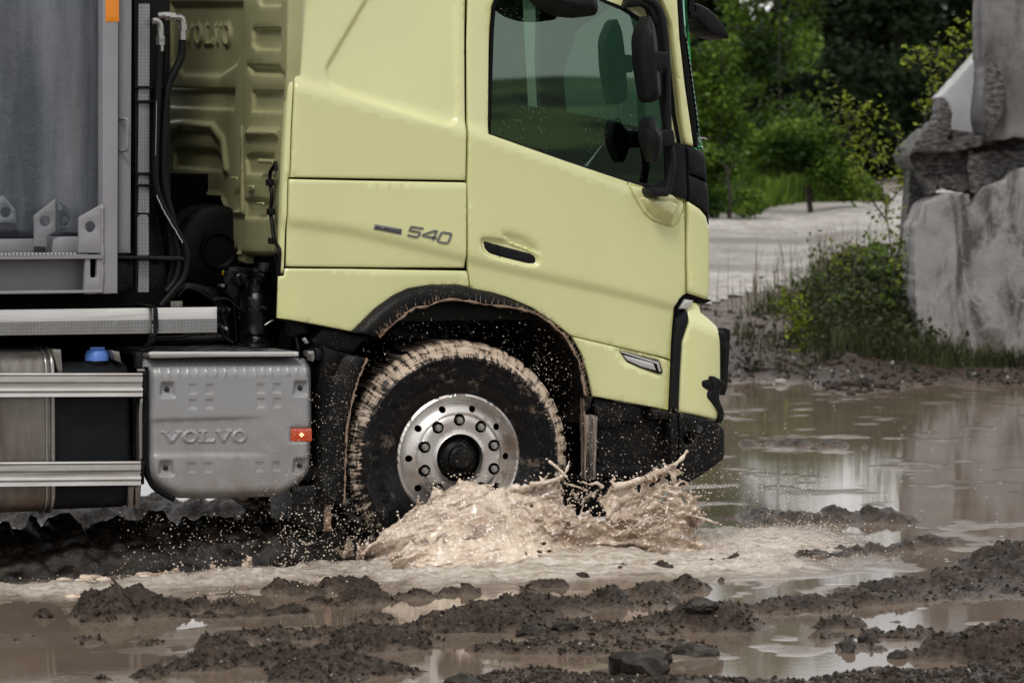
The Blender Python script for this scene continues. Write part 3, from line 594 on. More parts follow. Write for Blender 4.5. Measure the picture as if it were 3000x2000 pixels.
# ---- badges
def glyph_poly(g, x, y, w, h, s=0.0):   # stroke font, wide italic numerals
    G_ = {'5': [(1, 1), (.12, 1), (.05, .56), (.85, .56), (.95, .45), (.9, .12), (.78, 0), (-.04, 0)],
          '4': [(.82, 0), (.95, 1), (.78, 1), (0, .38), (0, .26), (1.08, .26)],
          '0': [(.12, 0), (.0, .12), (.06, .88), (.2, 1), (.9, 1), (1, .88), (.94, .12), (.82, 0), (.12, 0)],
          '6': [(.98, 1), (.2, 1), (.06, .88), (0, .12), (.12, 0), (.82, 0), (.93, .12), (.95, .45), (.85, .56), (.05, .56)],
          'E': None}
    return [(x + a * w, y + b * h) for a, b in G_[g]]
def strokes(name, glyphs, pl, wd_, th, m, parent, ang):   # glyph polylines in px-ish units mapped by fn
    bm = bmesh.new()
    for poly in glyphs:
        n = len(poly); closed = seglen(poly[0], poly[-1]) < 1e-6; P_ = [Vector((a, b)) for a, b in poly]; Lf, Rt = [], []
        for i in range(n):
            a = P_[i - 1] if i > 0 else (P_[-2] if closed else None); b = P_[(i + 1)] if i < n - 1 else (P_[1] if closed else None)
            d1 = (P_[i] - a).normalized() if a is not None else (b - P_[i]).normalized(); d2 = (b - P_[i]).normalized() if b is not None else d1
            t_ = (d1 + d2); t_ = t_.normalized() if t_.length > .1 else d1; nn = Vector((-t_.y, t_.x)); k = 1 / max(.45, nn.dot(Vector((-d1.y, d1.x))))
            Lf.append(P_[i] + nn * wd_ / 2 * k); Rt.append(P_[i] - nn * wd_ / 2 * k)
        for i in range(n - 1):
            q = [Lf[i], Rt[i], Rt[i + 1], Lf[i + 1]]
            f = [bm.verts.new(Vector(pl.w(np.array([a.x]), np.array([a.y]), np.array([th]))[0])) for a in q]
            g = [bm.verts.new(Vector(pl.w(np.array([a.x]), np.array([a.y]), np.array([-.002]))[0])) for a in q]
            bm.faces.new(f)
            for k in range(4): bm.faces.new((f[k], f[(k + 1) % 4], g[(k + 1) % 4], g[k]))
    bmesh.ops.remove_doubles(bm, verts=bm.verts, dist=1e-5)
    return bm_obj(name, bm, m, parent, 30)
YG = PlaneY(.0)
def quadmap(v, q):       # unit square to a picture quad (bl, br, tr, tl)
    q = vp(v, q)
    def f(a, b):
        x = (1 - a) * (1 - b) * q[0][0] + a * (1 - b) * q[1][0] + a * b * q[2][0] + (1 - a) * b * q[3][0]
        y = (1 - a) * (1 - b) * q[0][1] + a * (1 - b) * q[1][1] + a * b * q[2][1] + (1 - a) * b * q[3][1]; return YG.uv([(x, y)])[0]
    return f
# a: badge surface height above the side plane
bh = float(side_shape(np.array([YG.uv([(1240, 690)])[0]]))[0])
YG = PlaneY(-bh)
for g, q in (('5', [(688, 1200), (742, 1212), (766, 1166), (697, 1156)]), ('4', [(762, 1215), (826, 1227), (838, 1180), (772, 1168)]), ('0', [(838, 1234), (896, 1242), (911, 1192), (856, 1184)])):
    fm_ = quadmap('C', q); strokes('badge_numeral', [[fm_(a, b) for a, b in glyph_poly(g, 0, 0, 1, 1)]], YG, .0085, .006, 'badge_metal', TR, 0)
bp = panel('badge_plate', [YG.uv(vp('C', [(513, 1170), (519, 1144), (658, 1168), (653, 1197)]))], YG, 'badge_metal', TR, .004, .002, .05, feat=lambda P: P[:, 0] * 0 + .005)
E5 = {'E': [[(1, 1), (0, 1), (0, 0), (1, 0)], [(0, .5), (.85, .5)]], 'U': [[(0, 1), (0, .15), (.15, 0), (.85, 0), (1, .15), (1, 1)]], 'R': [[(0, 0), (0, 1), (.85, 1), (1, .85), (1, .6), (.85, .45), (0, .45)], [(.5, .45), (1, 0)]], 'O': [[(.15, 0), (0, .15), (0, .85), (.15, 1), (.85, 1), (1, .85), (1, .15), (.85, 0), (.15, 0)]], '6': [[(1, 1), (.15, 1), (0, .85), (0, .15), (.15, 0), (.85, 0), (1, .15), (1, .45), (.85, .55), (0, .55)]]}
fq = quadmap('C', [(519, 1166), (650, 1190), (655, 1173), (522, 1150)])
def lf(ch, x0, x1, y0=.0, y1=1.0): return [[fq(x0 + a * (x1 - x0), y0 + b * (y1 - y0)) for a, b in s] for s in E5[ch]]
for i, ch in enumerate('EURO'): strokes('badge_letter', lf(ch, .04 + i * .17, .04 + i * .17 + .125, .14, .8), YG, .0028, .007, 'badge_black', TR, 0)
panel('badge_tile', [[fq(.73, .0), fq(.97, .0), fq(.97, .95), fq(.73, .95)]], YG, 'badge_black', TR, .003, .001, .05, feat=lambda P: P[:, 0] * 0 + .0065)
strokes('badge_letter', lf('6', .78, .91, .18, .8), YG, .0026, .0085, 'badge_metal', TR, 0)
# ================================================================ wheel
WC = atY(1343, 1340, .0)
WO = (WC.x, -.005, WC.z)
def make_wheel(loc, rz, full=True):
    def rimprof(r_):
        return np.interp(r_, [.10, .112, .118, .125, .195, .205, .212, .262, .272, .280, .288, .300, .306], [-.035, -.02, -.012, -.010, -.012, -.004, .010, .038, .042, .020, -.004, -.012, .002])
    class WP:
        def w(s, u, v, h): return np.stack([u, -h, v], 1)
    loops = [circ(0, 0, .305, 72), circ(0, 0, .114, 48)]
    if full:
        for i in range(10):
            a = rad(90 + 36 * i); loops.append(circ(.180 * math.cos(a), .180 * math.sin(a), .0285, 18)); a = rad(72 + 36 * i); loops.append(circ(.240 * math.cos(a), .240 * math.sin(a), .0165, 16))
    xp = [(r_ * math.cos(2 * math.pi * (i + k * .5) / 160), r_ * math.sin(2 * math.pi * (i + k * .5) / 160)) for k, r_ in enumerate((.118, .125, .14, .155, .20, .206, .213, .222, .262, .27, .276, .282, .288, .294, .300)) for i in range(160)]
    class WQ(WP):
        pass
    wh = panel('wheel', loops, WP(), 'wheel_alloy', TR, .03, .0, .02, feat=lambda P: -rimprof(np.hypot(P[:, 0], P[:, 1])), xp=xp, smooth=50, edge=.012)
    wh.location = Vector(loc) - TR.location; wh.rotation_euler = (0, 0, rz); wh.scale = (1.025, 1, 1.025)
    seg = 288
    def tread(i, j, r_):
        if 6 <= j <= 8 and (i % 8) < 2: return r_ - .014
        if 6 <= j <= 8: return r_ + .002 * math.sin(i * 1.7)
        return r_
    prof = [(.300, .012), (.306, -.002), (.318, -.008), (.345, -.014), (.352, -.020), (.40, -.030), (.46, -.030), (.47, -.034), (.476, -.034), (.48, -.030), (.515, -.010), (.535, .006), (.549, .03), (.556, .06), (.556, .28), (.54, .32), (.46, .35), (.30, .33)]
    def tread(i, j, r_):
        k = i % 8
        if 10 <= j <= 14: return r_ - (.016 if k < 2 else 0)
        return r_
    lathe('tyre', prof, 'tyre_rubber', wh, seg, 'Y', rmod=tread)
    lathe('wheel_barrel', [(.300, .0), (.29, .06), (.20, .075), (.10, .08), (.0, .08)], 'dark_void', wh, 48)
    lathe('hub', [(0, -.048), (.045, -.048), (.055, -.040), (.060, -.01), (.075, .0), (.085, .01), (.105, .03), (.112, .06)], 'muddy_black_plastic', wh, 12 if not full else 40)
    if full:
        bm = bmesh.new(); vs = [bm.verts.new((.047 * math.cos(2 * math.pi * (i + .5) / 8), y, .047 * math.sin(2 * math.pi * (i + .5) / 8))) for y in (-.035, -.058) for i in range(8)]
        for i in range(8): bm.faces.new((vs[i], vs[(i + 1) % 8], vs[8 + (i + 1) % 8], vs[8 + i]))
        bm.faces.new(vs[8:]); bmesh.ops.bevel(bm, geom=[e for e in bm.edges], offset=.003, segments=2, affect='EDGES'); bm_obj('hub_cap', bm, 'muddy_black_plastic', wh, 30)
        for i in range(10):
            a = rad(90 + 36 * i); cx, cz = .180 * math.cos(a), .180 * math.sin(a)
            if i == 0:
                bm = bmesh.new(); vs = [bm.verts.new((.0175 * math.cos(math.pi / 3 * k + .3), y, .0175 * math.sin(math.pi / 3 * k + .3))) for y in (.02, -.026) for k in range(6)]
                for k in range(6): bm.faces.new((vs[k], vs[(k + 1) % 6], vs[6 + (k + 1) % 6], vs[6 + k]))
                bm.faces.new(vs[6:]); bmesh.ops.bevel(bm, geom=[e for e in bm.edges if e.verts[0].co.y < 0 and e.verts[1].co.y < 0], offset=.003, segments=2, affect='EDGES')
                q = bmesh.ops.create_cone(bm, segments=16, radius1=.009, radius2=.008, depth=.012, cap_ends=True)
                bmesh.ops.rotate(bm, verts=q['verts'], matrix=Matrix.Rotation(rad(90), 3, 'X')); bmesh.ops.translate(bm, verts=q['verts'], vec=(0, -.03, 0))
                nut = bm_obj('wheel_nut', bm, 'nut_steel', wh, 30); base = nut
            else: nut = base.copy(); COL.objects.link(nut)
            nut.location = (cx, 0, cz); nut.rotation_euler = (0, random.uniform(0, 1), 0)
            if i == 0: bc = lathe('nut_recess', [(0, .018), (.0285, .016), (.030, -.008)], 'dark_void', wh, 18); bcb = bc
            else: bc = bcb.copy(); COL.objects.link(bc)
            bc.location = (cx, 0, cz)
        # raised lettering round the sidewall
        def arc_text(txt, r_, a0, da, size):
            for i, ch in enumerate(txt):
                if ch == ' ': continue
                cu = bpy.data.curves.new('tyre_letter', 'FONT'); cu.body = ch; cu.size = size; cu.extrude = .0025; cu.align_x = 'CENTER'; cu.offset = .001; cu.resolution_u = 2
                ob = bpy.data.objects.new('tmp', cu); COL.objects.link(ob); dg = bpy.context.evaluated_depsgraph_get(); me = bpy.data.meshes.new_from_object(ob.evaluated_get(dg)); bpy.data.objects.remove(ob)
                a = a0 - da * i; M_ = Matrix.Translation((r_ * math.cos(a), -.031, r_ * math.sin(a))) @ Matrix.Rotation(-(a - math.pi / 2), 4, 'Y') @ Matrix.Rotation(math.pi / 2, 4, 'X')
                me.transform(M_); me.materials.clear(); o_ = fin('tyre_letter', me, 'rubber_seal', wh, 0)
        arc_text('ULTRA GRIP MAX', .395, rad(232), rad(8.2), .052)
        arc_text('GOOD', .40, rad(22), rad(10), .066)
    return wh
W1 = make_wheel(WO, rad(-4))
far_w = make_wheel((WC.x, 2.42, WC.z), 0, full=False); far_w.rotation_euler = (0, 0, math.pi)
# under the truck: axle, frame, sump
box('front_axle', (WC.x - .08, .3, WC.z - .12), (WC.x + .08, 2.2, WC.z + .04), 'chassis_black', TR, .02)
for y in (.82, 1.68): box('frame_rail', (-5.2, y - .04, .78), (1.2, y + .04, 1.06), 'chassis_black', TR, .01)
box('offside_dark_block', (-5.2, 1.9, .34), (WC.x - .95, 2.42, 1.05), 'chassis_black', TR, .08)  # unseen dark box added to block bright background and its reflection in the water
box('underbody_light_stop', (WC.x + .30, 1.30, .06), (WC.x + 1.52, 1.36, .55), 'chassis_black', TR, .02)  # dark plate added to block the bright gap under the bumper
box('engine_sump', (WC.x - .5, .9, .42), (WC.x + .9, 1.6, 1.2), 'chassis_wet', TR, .05)
box('gearbox', (-1.5, 1.0, .45), (WC.x - .5, 1.5, 1.0), 'chassis_black', TR, .06)
# ================================================================ mudguard behind the wheel
YM = PlaneY(-.02)
mgp = [(40, 115), (345, 160), (330, 230), (300, 400), (255, 560), (225, 780), (215, 1130), (80, 1130), (95, 960), (100, 700), (95, 500), (45, 330), (35, 240)]
def mgf(P): return -.03 * (1 - sst(segd(P, pln('G', [(100, 960), (110, 700), (150, 450), (210, 300), (345, 170)], YM), False), 0, .05)) * (P[:, 0] < 0)
PL('mudguard', 'G', [(95, 225), (215, 262), (348, 290), (300, 400), (262, 520), (232, 700), (220, 900), (212, 1130), (80, 1132), (90, 1000), (95, 700), (95, 400)], YM, 'muddy_black_plastic', TR, .42, .012, .03, feat=mgf)
PL('mudguard_upper', 'L', [(350, 640), (440, 545), (560, 560), (770, 620), (700, 700), (668, 750), (520, 720), (380, 700)], PlaneY(.06), 'muddy_black_plastic', TR, .5, .012, .04)
bm = bmesh.new(); q = spl([atY(*p, -.03) for p in vp('G', [(346, 292), (300, 400), (262, 520), (232, 700), (220, 900), (213, 1128)])], 8)
sweep(bm, [Vector((p.x + random.uniform(-.003, .003), p.y, p.z)) for p in q], .005, 6, [random.uniform(.3, 1.5) for _ in q]); bm_obj('mud_edge', bm, 'mud_crust', TR, 180)
bm = bmesh.new()
for _ in range(260):
    x = random.uniform(105, 330); y = random.uniform(300, 1110); xe = np.interp(y, [290, 400, 520, 700, 900, 1130], [348, 300, 262, 232, 220, 212])
    if x > xe - 4: continue
    a = atY(*vp('G', [(x, y)])[0], -.021); an_ = random.gauss(-.6, .5); d = Vector((math.cos(an_), 0, math.sin(an_))); sweep(bm, [a, a + d * random.uniform(.003, .03)], random.uniform(.0007, .0016), 4, [1, .4])
tag(bm_obj('mud_streaks', bm, 'muddy_strip', TR, 180), kind='stuff')
PL('mud_flap', 'H', [(1830, -60), (2060, -60), (2075, 60), (2075, 228), (1985, 222), (1838, 178)], PlaneY(.03), 'chassis_wet', TR, .35, .006, .05)
PL('mud_flap_edge', 'H', [(2040, 62), (2076, 60), (2078, 230), (2042, 225)], PlaneY(.0), 'mud_crust', TR, .04, .006, .03, feat=lambda P: .008 * np.sin(P[:, 1] * 260))
PL('guard_mount', 'L', [(378, 700), (436, 712), (436, 800), (380, 795)], PlaneY(.0), 'black_plastic', TR, .1, .01, .05)
# ================================================================ battery box
YBx = PlaneY(.0)
bl = rnd(pln('B', [(870, 384), (1790, 392), (1808, 440), (1812, 760), (1800, 1040), (1745, 1115), (1620, 1190), (1200, 1202), (1030, 1198), (930, 1155), (872, 1105), (848, 1040), (845, 440)], YBx), .028, 5)
sc = .5102
ribs = [(v, 415, v, 486) for v in (924, 976, 1030, 1083, 1136, 1190, 1243, 1298, 1357, 1411, 1467, 1514, 1561, 1608, 1657, 1707, 1756)]
sq = [(x, y) for x in (1083, 1180) for y in (540, 626)] + [(1474, 536), (1568, 534), (1474, 620), (1568, 619), (1075, 992), (1173, 990), (1466, 986), (1562, 983)]
sqL = [rnd(pln('B', [(x, y), (x + 49, y), (x + 49, y + 54), (x, y + 54)], YBx), .006) for x, y in sq]
bolts = [(958, 568), (1723, 560), (950, 1018), (1720, 1004)]
boltL = [rnd(pln('B', [(x - 32, y - 38), (x + 42, y - 38), (x + 50, y + 46), (x - 38, y + 46)], YBx), .012) for x, y in bolts]
lampL = rnd(pln('B', [(1664, 785), (1798, 785), (1798, 874), (1664, 874)], YBx), .010)
ch1 = pln('B', [(890, 742), (1590, 722), (1650, 722)], YBx); ch2 = pln('B', [(885, 945), (1430, 940), (1590, 948), (1650, 948)], YBx)
def wide_letters():
    o = []; base = dict(V=[(0, 1), (.34, 1), (.34, .93), (.27, .92), (.5, .30), (.73, .92), (.64, .93), (.64, 1), (1, 1), (1, .93), (.92, .92), (.57, 0), (.43, 0), (.08, .92), (0, .93)],
                      L=[(0, 1), (.50, 1), (.50, .93), (.34, .92), (.34, .1), (.8, .1), (.92, .32), (1, .32), (.97, 0), (0, 0), (0, .07), (.13, .08), (.13, .92), (0, .93)])
    return base
LT = wide_letters()
def letter_loops(v, spec, pl, lean=0):     # outlines of the slab letters at picture places
    o = []
    for ch, x0, x1, y0, y1 in spec:
        if ch == 'O':
            cx, cy, rx, ry = (x0 + x1) / 2, (y0 + y1) / 2, (x1 - x0) / 2, (y1 - y0) / 2
            A = [(cx + rx * math.cos(i * math.pi / 12), cy + ry * math.sin(i * math.pi / 12)) for i in range(24)]
            B_ = [(cx + rx * .55 * math.cos(i * math.pi / 9), cy + ry * .82 * math.sin(i * math.pi / 9)) for i in range(18)]
            o.append([pln(v, A, pl), pln(v, B_, pl)])
        else: o.append([pln(v, [(x0 + a * (x1 - x0), y1 - b * (y1 - y0)) for a, b in LT[ch]], pl)])
    return o
vol = letter_loops('B', [('V', 930, 1050, 812, 876), ('O', 1050, 1140, 809, 875), ('L', 1145, 1240, 810, 873), ('V', 1240, 1335, 808, 873), ('O', 1335, 1420, 806, 874)], YBx)
def letter_field(P, groups, wd_, hgt):
    h = np.zeros(len(P))
    for g in groups:
        lo = np.min(np.array(g[0]), 0) - .02; hi = np.max(np.array(g[0]), 0) + .02; k = ((P > lo) & (P < hi)).all(1)
        if not k.any(): continue
        Q_ = P[k]; s = sd(Q_, g[0])
        if len(g) > 1: s = np.maximum(s, -sd(Q_, g[1]))
        h[k] += hgt * sst(-s, -wd_, wd_)
    return h
def bat_feat(P):
    h = -.05 * (1 - sst(segd(P, bl), 0, .055)) ** 2
    zt, zb = bl and max(p[1] for p in bl), min(p[1] for p in bl)
    h -= .06 * sst(P[:, 1], zt - .10, zt) ** 1.5
    for l in sqL: s = sd(P, l); h -= .0035 * sst(-s, -.002, .004)
    for l in boltL: s = sd(P, l); h -= .020 * sst(-s, -.006, .012)
    s = sd(P, lampL); h -= .010 * sst(-s, -.003, .004)
    x0 = ch1[0][0]; fade = 1 - sst(P[:, 0], ch1[1][0] - .25, ch1[1][0]); d1 = above(P, ch1); h -= .010 * sst(-d1, -.002, .010) * (1 - sst(-d1, .03, .16)) * fade
    d2 = above(P, ch2); h -= .012 * sst(d2, -.008, .004) * (1 - sst(d2, .004, .15)) * fade
    for a, b, c, d in ribs:
        l = pln('B', [(a, b), (c, d)], YBx); h += .0035 * (1 - sst(segd(P, l, False), .001, .005))
    return h + letter_field(P, vol, .0016, .006)
xb = []
for l in sqL: xb += ringpts(l, (-.003, .001, .005), .009)
for l in boltL: xb += ringpts(l, (-.006, 0, .006, .012), .010)
xb += ringpts(lampL, (-.003, .0005, .004), .009)
for a, b, c, d in ribs:
    l = pln('B', [(a, b), (c, d)], YBx)
    for q, z in dens(l, .012, False): xb += [(q + k, z) for k in (-.005, -.002, .002, .005)]
for g in vol:
    for l in g: xb += ringpts(l, (-.0018, .0018), .004)
xb += band(ch1, (-.012, -.006, 0, .004), .02) + band(ch2, (-.008, -.003, .003, .008), .02)
bc = panel('battery_box_cover', [bl], YBx, 'battery_cover_grey', TR, .10, .012, .016, feat=bat_feat, xp=xb, smooth=60)
for x, y in bolts:
    c = atY(*vp('B', [(x, y)])[0], .02); lathe('cover_bolt', [(0, -.010), (.006, -.010), (.0065, -.004), (.011, -.003), (.013, .004)], 'badge_black', bc, 20, 'Y', (c.x, .016, c.z))
rl = PL('side_lamp', 'B', [(1670, 792), (1792, 792), (1792, 868), (1670, 868)], PlaneY(.006), 'amber_lens', TR, .02, .004, .05, cr=.008)
for dx, dy in ((-8, 0), (8, 0), (0, -8), (0, 8)):
    c = atY(*vp('B', [(1734 + dx, 830 + dy)])[0], .0); lathe('light_emitter', [(0, -.004), (.003, -.003), (.0042, .002)], 'clear_glow', rl, 10, 'Y', (c.x, .004, c.z))
box('battery_box', (atY(450, 1300, .08).x, .08, .48), (atY(910, 1300, .08).x, .75, 1.0), 'chassis_black', TR, .01)
# lid plates on top: upper step grating
zl = atY(650, 1045, .0).z
xa, xb_ = atY(440, 1045, 0).x, atY(874, 1045, 0).x
ld = box('battery_lid', (xa, -.01, zl + .0), (xb_, .70, zl + .018), 'brushed_aluminium', TR, .006)
for k in range(5): y = .10 + k * .12; box('lid_rib', (xa + .05, y, zl + .018), (xb_ - .12, y + .035, zl + .026), 'cast_metal', ld, .003)
PL('lid_front_edge', 'B', [(850, 362), (870, 352), (1700, 352), (1718, 376), (1700, 381), (860, 384)], PlaneY(-.012), 'brushed_aluminium', TR, .02, .004, .1)
PL('box_hinge', 'L', [(315, 722), (370, 722), (376, 780), (366, 815), (345, 800), (340, 770), (312, 765)], PlaneY(-.01), 'zinc_fitting', TR, .06, .01, .03, cr=.01)
PL('box_latch', 'B', [(783, 358), (822, 356), (820, 450), (786, 448)], PlaneY(-.03), 'black_plastic', TR, .05, .005, .05)
PL('rail_bolt', 'B', [(790, 452), (832, 452), (832, 468), (790, 468)], PlaneY(-.03), 'zinc_fitting', TR, .02, .003, .05)
tube('box_side_seal', [atY(*p, .02) for p in vp('B', [(838, 440), (836, 700), (838, 1000), (870, 1110), (930, 1162), (1000, 1200)])], .014, 'rubber_seal', TR, 8)
# bracket behind the rails
PL('rail_end_bracket', 'B', [(818, 455), (842, 460), (842, 612), (820, 612)], PlaneY(-.025), 'chassis_black', TR, .05, .005, .05)
PL('rail_end_bracket', 'B', [(806, 978), (832, 980), (830, 1112), (806, 1118)], PlaneY(-.025), 'chassis_black', TR, .05, .005, .05)
PL('bracket_post', 'B', [(806, 612), (832, 612), (822, 700), (822, 980), (800, 980), (796, 700)], PlaneY(.02), 'zinc_fitting', TR, .05, .006, .05)
PL('bracket_post_dark', 'B', [(765, 612), (800, 612), (795, 980), (765, 980)], PlaneY(.10), 'chassis_black', TR, .05, .006, .05)
for x in (735, 775):
    PL('bracket_foot', 'B', [(x, 1120), (x + 38, 1118), (x + 32, 1240), (x + 20, 1254), (x + 2, 1245)], PlaneY(.05), 'tank_aluminium', TR, .05, .008, .05)
# side guard rails: extruded aluminium with ridges
def guard(v, x0, x1, ys):
    prof = [(-.0, 0), (-.03, 0.0), (-.034, .06), (-.026, .10), (-.034, .14), (-.034, .34), (-.022, .40), (-.030, .46), (-.022, .52), (-.022, .60), (-.034, .62), (-.036, .72), (-.024, .76), (-.030, .84), (-.032, .97), (-.0, 1)]
    zt = atY(*vp(v, [(x0, ys[0])])[0], 0).z; zt2 = atY(*vp(v, [(x1, ys[2])])[0], 0).z; zb = atY(*vp(v, [(x0, ys[1])])[0], 0).z; zb2 = atY(*vp(v, [(x1, ys[3])])[0], 0).z
    X0, X1 = atY(*vp(v, [(x0, ys[0])])[0], -.03).x - 1.2, atY(*vp(v, [(x1, ys[2])])[0], -.03).x
    Xr = atY(*vp(v, [(x0, ys[0])])[0], -.03).x
    def zz(X, s): q = (X - Xr) / (X1 - Xr); return (zt + (zt2 - zt) * q) * (1 - s) + (zb + (zb2 - zb) * q) * s
    vs = [(X, y, zz(X, s)) for X in (X0, X1) for y, s in prof]; n = len(prof)
    fs = [(k, k + 1, n + k + 1, n + k) for k in range(n - 1)] + [tuple(range(n - 1, -1, -1)), tuple(range(n, 2 * n))]
    bm = bmesh.new(); V = [bm.verts.new(q) for q in vs]; [bm.faces.new([V[i] for i in f]) for f in fs]; return bm_obj('side_guard_rail', bm, 'brushed_aluminium', TR, 12)
guard('B', 0, 818, (474, 614, 474, 611)); guard('B', 0, 808, (984, 1127, 979, 1118))
# tanks
def tank(name, v, top, bot, x1, X0ext, Y, r, m, cyl_d=.6):
    zt, zb = atY(*vp(v, [(0, top)])[0], Y).z, atY(*vp(v, [(0, bot)])[0], Y).z; X1 = atY(*vp(v, [(x1, (top + bot) / 2)])[0], Y).x
    sec = rnd([(Y, zb), (Y, zt), (Y + cyl_d, zt), (Y + cyl_d, zb)], r, 8); vs, fs = [], []; xs = [X1 - X0ext, X1 - .03, X1 - .012, X1, X1]; ins = [1, 1, .985, .95, .0]
    cy, cz = Y + cyl_d / 2, (zt + zb) / 2; n = len(sec)
    for X, k in zip(xs, ins):
        for a, b in sec: vs.append((X, cy + (a - cy) * max(k, .001), cz + (b - cz) * max(k, .001)))
    for j in range(4):
        for i in range(n): fs.append((j * n + i, j * n + (i + 1) % n, (j + 1) * n + (i + 1) % n, (j + 1) * n + i))
    bm = bmesh.new(); V = [bm.verts.new(q) for q in vs]
    for f in fs: bm.faces.new([V[i] for i in f])
    bm.faces.new([V[i] for i in range(n)]); return bm_obj(name, bm, m, TR, 50), sec, X1
tk, sec, X1 = tank('fuel_tank', 'B', 352, 1290, 322, 2.2, .04, .13, 'tank_aluminium')
def hoop(name, sec, X, r, m, par):
    bm = bmesh.new(); n = len(sec); cy = sum(a for a, b in sec) / n; cz = sum(b for a, b in sec) / n
    sweep(bm, [Vector((X, a + (a - cy) * .01, b + (b - cz) * .01)) for a, b in sec + sec[:1]], r, 6); return bm_obj(name, bm, m, par, 60)
hoop('tank_rim', sec, X1 - .015, .010, 'zinc_fitting', tk)
hoop('tank_rim', sec, X1 - .045, .006, 'zinc_fitting', tk)
t2, sec2, X2 = tank('urea_tank', 'B', 425, 1280, 752, .62, .07, .10, 'black_plastic')
cp = atY(*vp('B', [(562, 418)])[0], .15)
lathe('filler_neck', [(.045, -.05), (.045, -.005), (.060, -.004), (.060, .012), (.04, .014)], 'rubber_seal', t2, 24, 'Z', (cp.x, .16, cp.z))
lathe('filler_cap', [(.052, .012), (.058, .016), (.058, .045), (.050, .064), (.034, .070), (.0, .071)], 'blue_cap', t2, 24, 'Z', (cp.x, .16, cp.z - .005), rmod=lambda i, j, r_: r_ * (1.04 if (i % 4) < 2 and 1 <= j <= 2 else .98))
box('cap_grip', (cp.x - .035, .152, cp.z + .06), (cp.x + .035, .168, cp.z + .075), 'blue_cap', t2, .003)
PL('tank_strap', 'B', [(300, 340), (350, 340), (362, 480), (335, 480)], PlaneY(.05), 'tank_aluminium', TR, .4, .004, .05)
PL('tank_strap', 'B', [(640, 345), (685, 352), (700, 420), (660, 400)], PlaneY(.05), 'tank_aluminium', TR, .4, .004, .05)
box('underbody_backing', (-5.2, .72, .9), (atY(500, 1000, .72).x, .76, 1.25), 'dark_void', TR, 0)  # black backing sheet added to hide the background behind the tanks
# ================================================================ alloy side channel with tape
YA = PlaneY(.06)
ch = PL('side_channel', 'B', [(-500, 112), (0, 112), (1247, 96), (1247, 243), (0, 260), (-500, 264)], YA, 'brushed_aluminium', TR, .02, .003, .3)
PL('channel_inner_wall', 'B', [(-500, 62), (1050, 62), (1050, 140), (-500, 140)], PlaneY(.40), 'tank_aluminium', TR, .02, .003, .3)
PL('tape_strip', 'B', [(-500, 186), (0, 184), (862, 170), (862, 235), (0, 253), (-500, 256)], PlaneY(.0585), 'reflective_tape', ch, .001, 0, .3)
PL('tape_strip', 'B', [(885, 169), (1246, 164), (1246, 238), (888, 240)], PlaneY(.0585), 'reflective_tape', ch, .001, 0, .3)
zf = atY(0, vp('B', [(0, 250)])[0][1], .06).z
box('channel_floor', (-5.4, .07, zf + .002), (atY(636, 950, .06).x - .01, .40, zf + .02), 'tank_aluminium', TR, .003)
bm = bmesh.new(); ax = atY(636, 900, .06).x
add_box(bm, (ax - .012, .08, zf + .01), (ax, .42, atY(636, 900, .06).z - .01), .002); bm_obj('channel_end', bm, 'brushed_aluminium', TR)
# strap over it
st = vp('B', [(680, 62), (760, 72), (860, 88), (882, 98), (888, 130), (890, 230), (872, 270), (865, 300), (830, 330)])
sl_ = [atY(x, y, (.30, .2, .05, .045, .04, .04, .04, .06, .12)[i]) for i, (x, y) in enumerate(st)]
bm = bmesh.new(); q = spl(sl_, 5); V = []
for i, p in enumerate(q):
    w_ = .016; V.append([bm.verts.new((p.x - w_, p.y, p.z)), bm.verts.new((p.x + w_, p.y, p.z + .002)), bm.verts.new((p.x + w_, p.y + .008, p.z)), bm.verts.new((p.x - w_, p.y + .008, p.z))])
for a, b in zip(V[:-1], V[1:]):
    for k in range(4): bm.faces.new((a[k], a[(k + 1) % 4], b[(k + 1) % 4], b[k]))
stp = bm_obj('rubber_strap', bm, 'black_plastic', TR, 40)
for y, hgt in ((128, 26), (204, 10), (232, 14), (162, 12)):
    PL('strap_slot', 'B', [(872, y - hgt), (880, y - hgt), (880, y + hgt), (872, y + hgt)], PlaneY(.034), 'reflective_tape', stp, .003, 0, .3, cr=.003)
# ================================================================ grey body at the left
BP = PL('body_post', 'A', [(525, -900), (608, -900), (600, 1497), (524, 1500)], PlaneY(.02), 'body_grey_light', TR, .08, .004, .3)
PL('body_post_inner', 'A', [(607, -900), (678, -900), (667, 1292), (603, 1292)], PlaneY(.07), 'body_grey', TR, .3, .006, .3)
PL('reflector', 'A', [(539, -60), (608, -60), (608, 113), (539, 113)], PlaneY(.018), 'orange_reflector', TR, .004, .001, .3)
tube('lashing_handle', [atY(*p, y) for p, y in zip(vp('A', [(606, 607), (640, 607), (652, 622), (650, 690), (648, 755), (640, 768), (606, 768)]), (.07, .03, .02, .02, .02, .03, .07))], .008, 'body_grey', TR, 8, 3)
PWl = PlaneY(.42)
PL('body_wall', 'A', [(-700, -900), (535, -900), (535, 1230), (-700, 1180)], PWl, 'body_wall_wet', TR, .05, 0, .06, feat=lambda P: .03 * np.sin(P[:, 0] * 6.2 + 1), smooth=180, edge=.06)
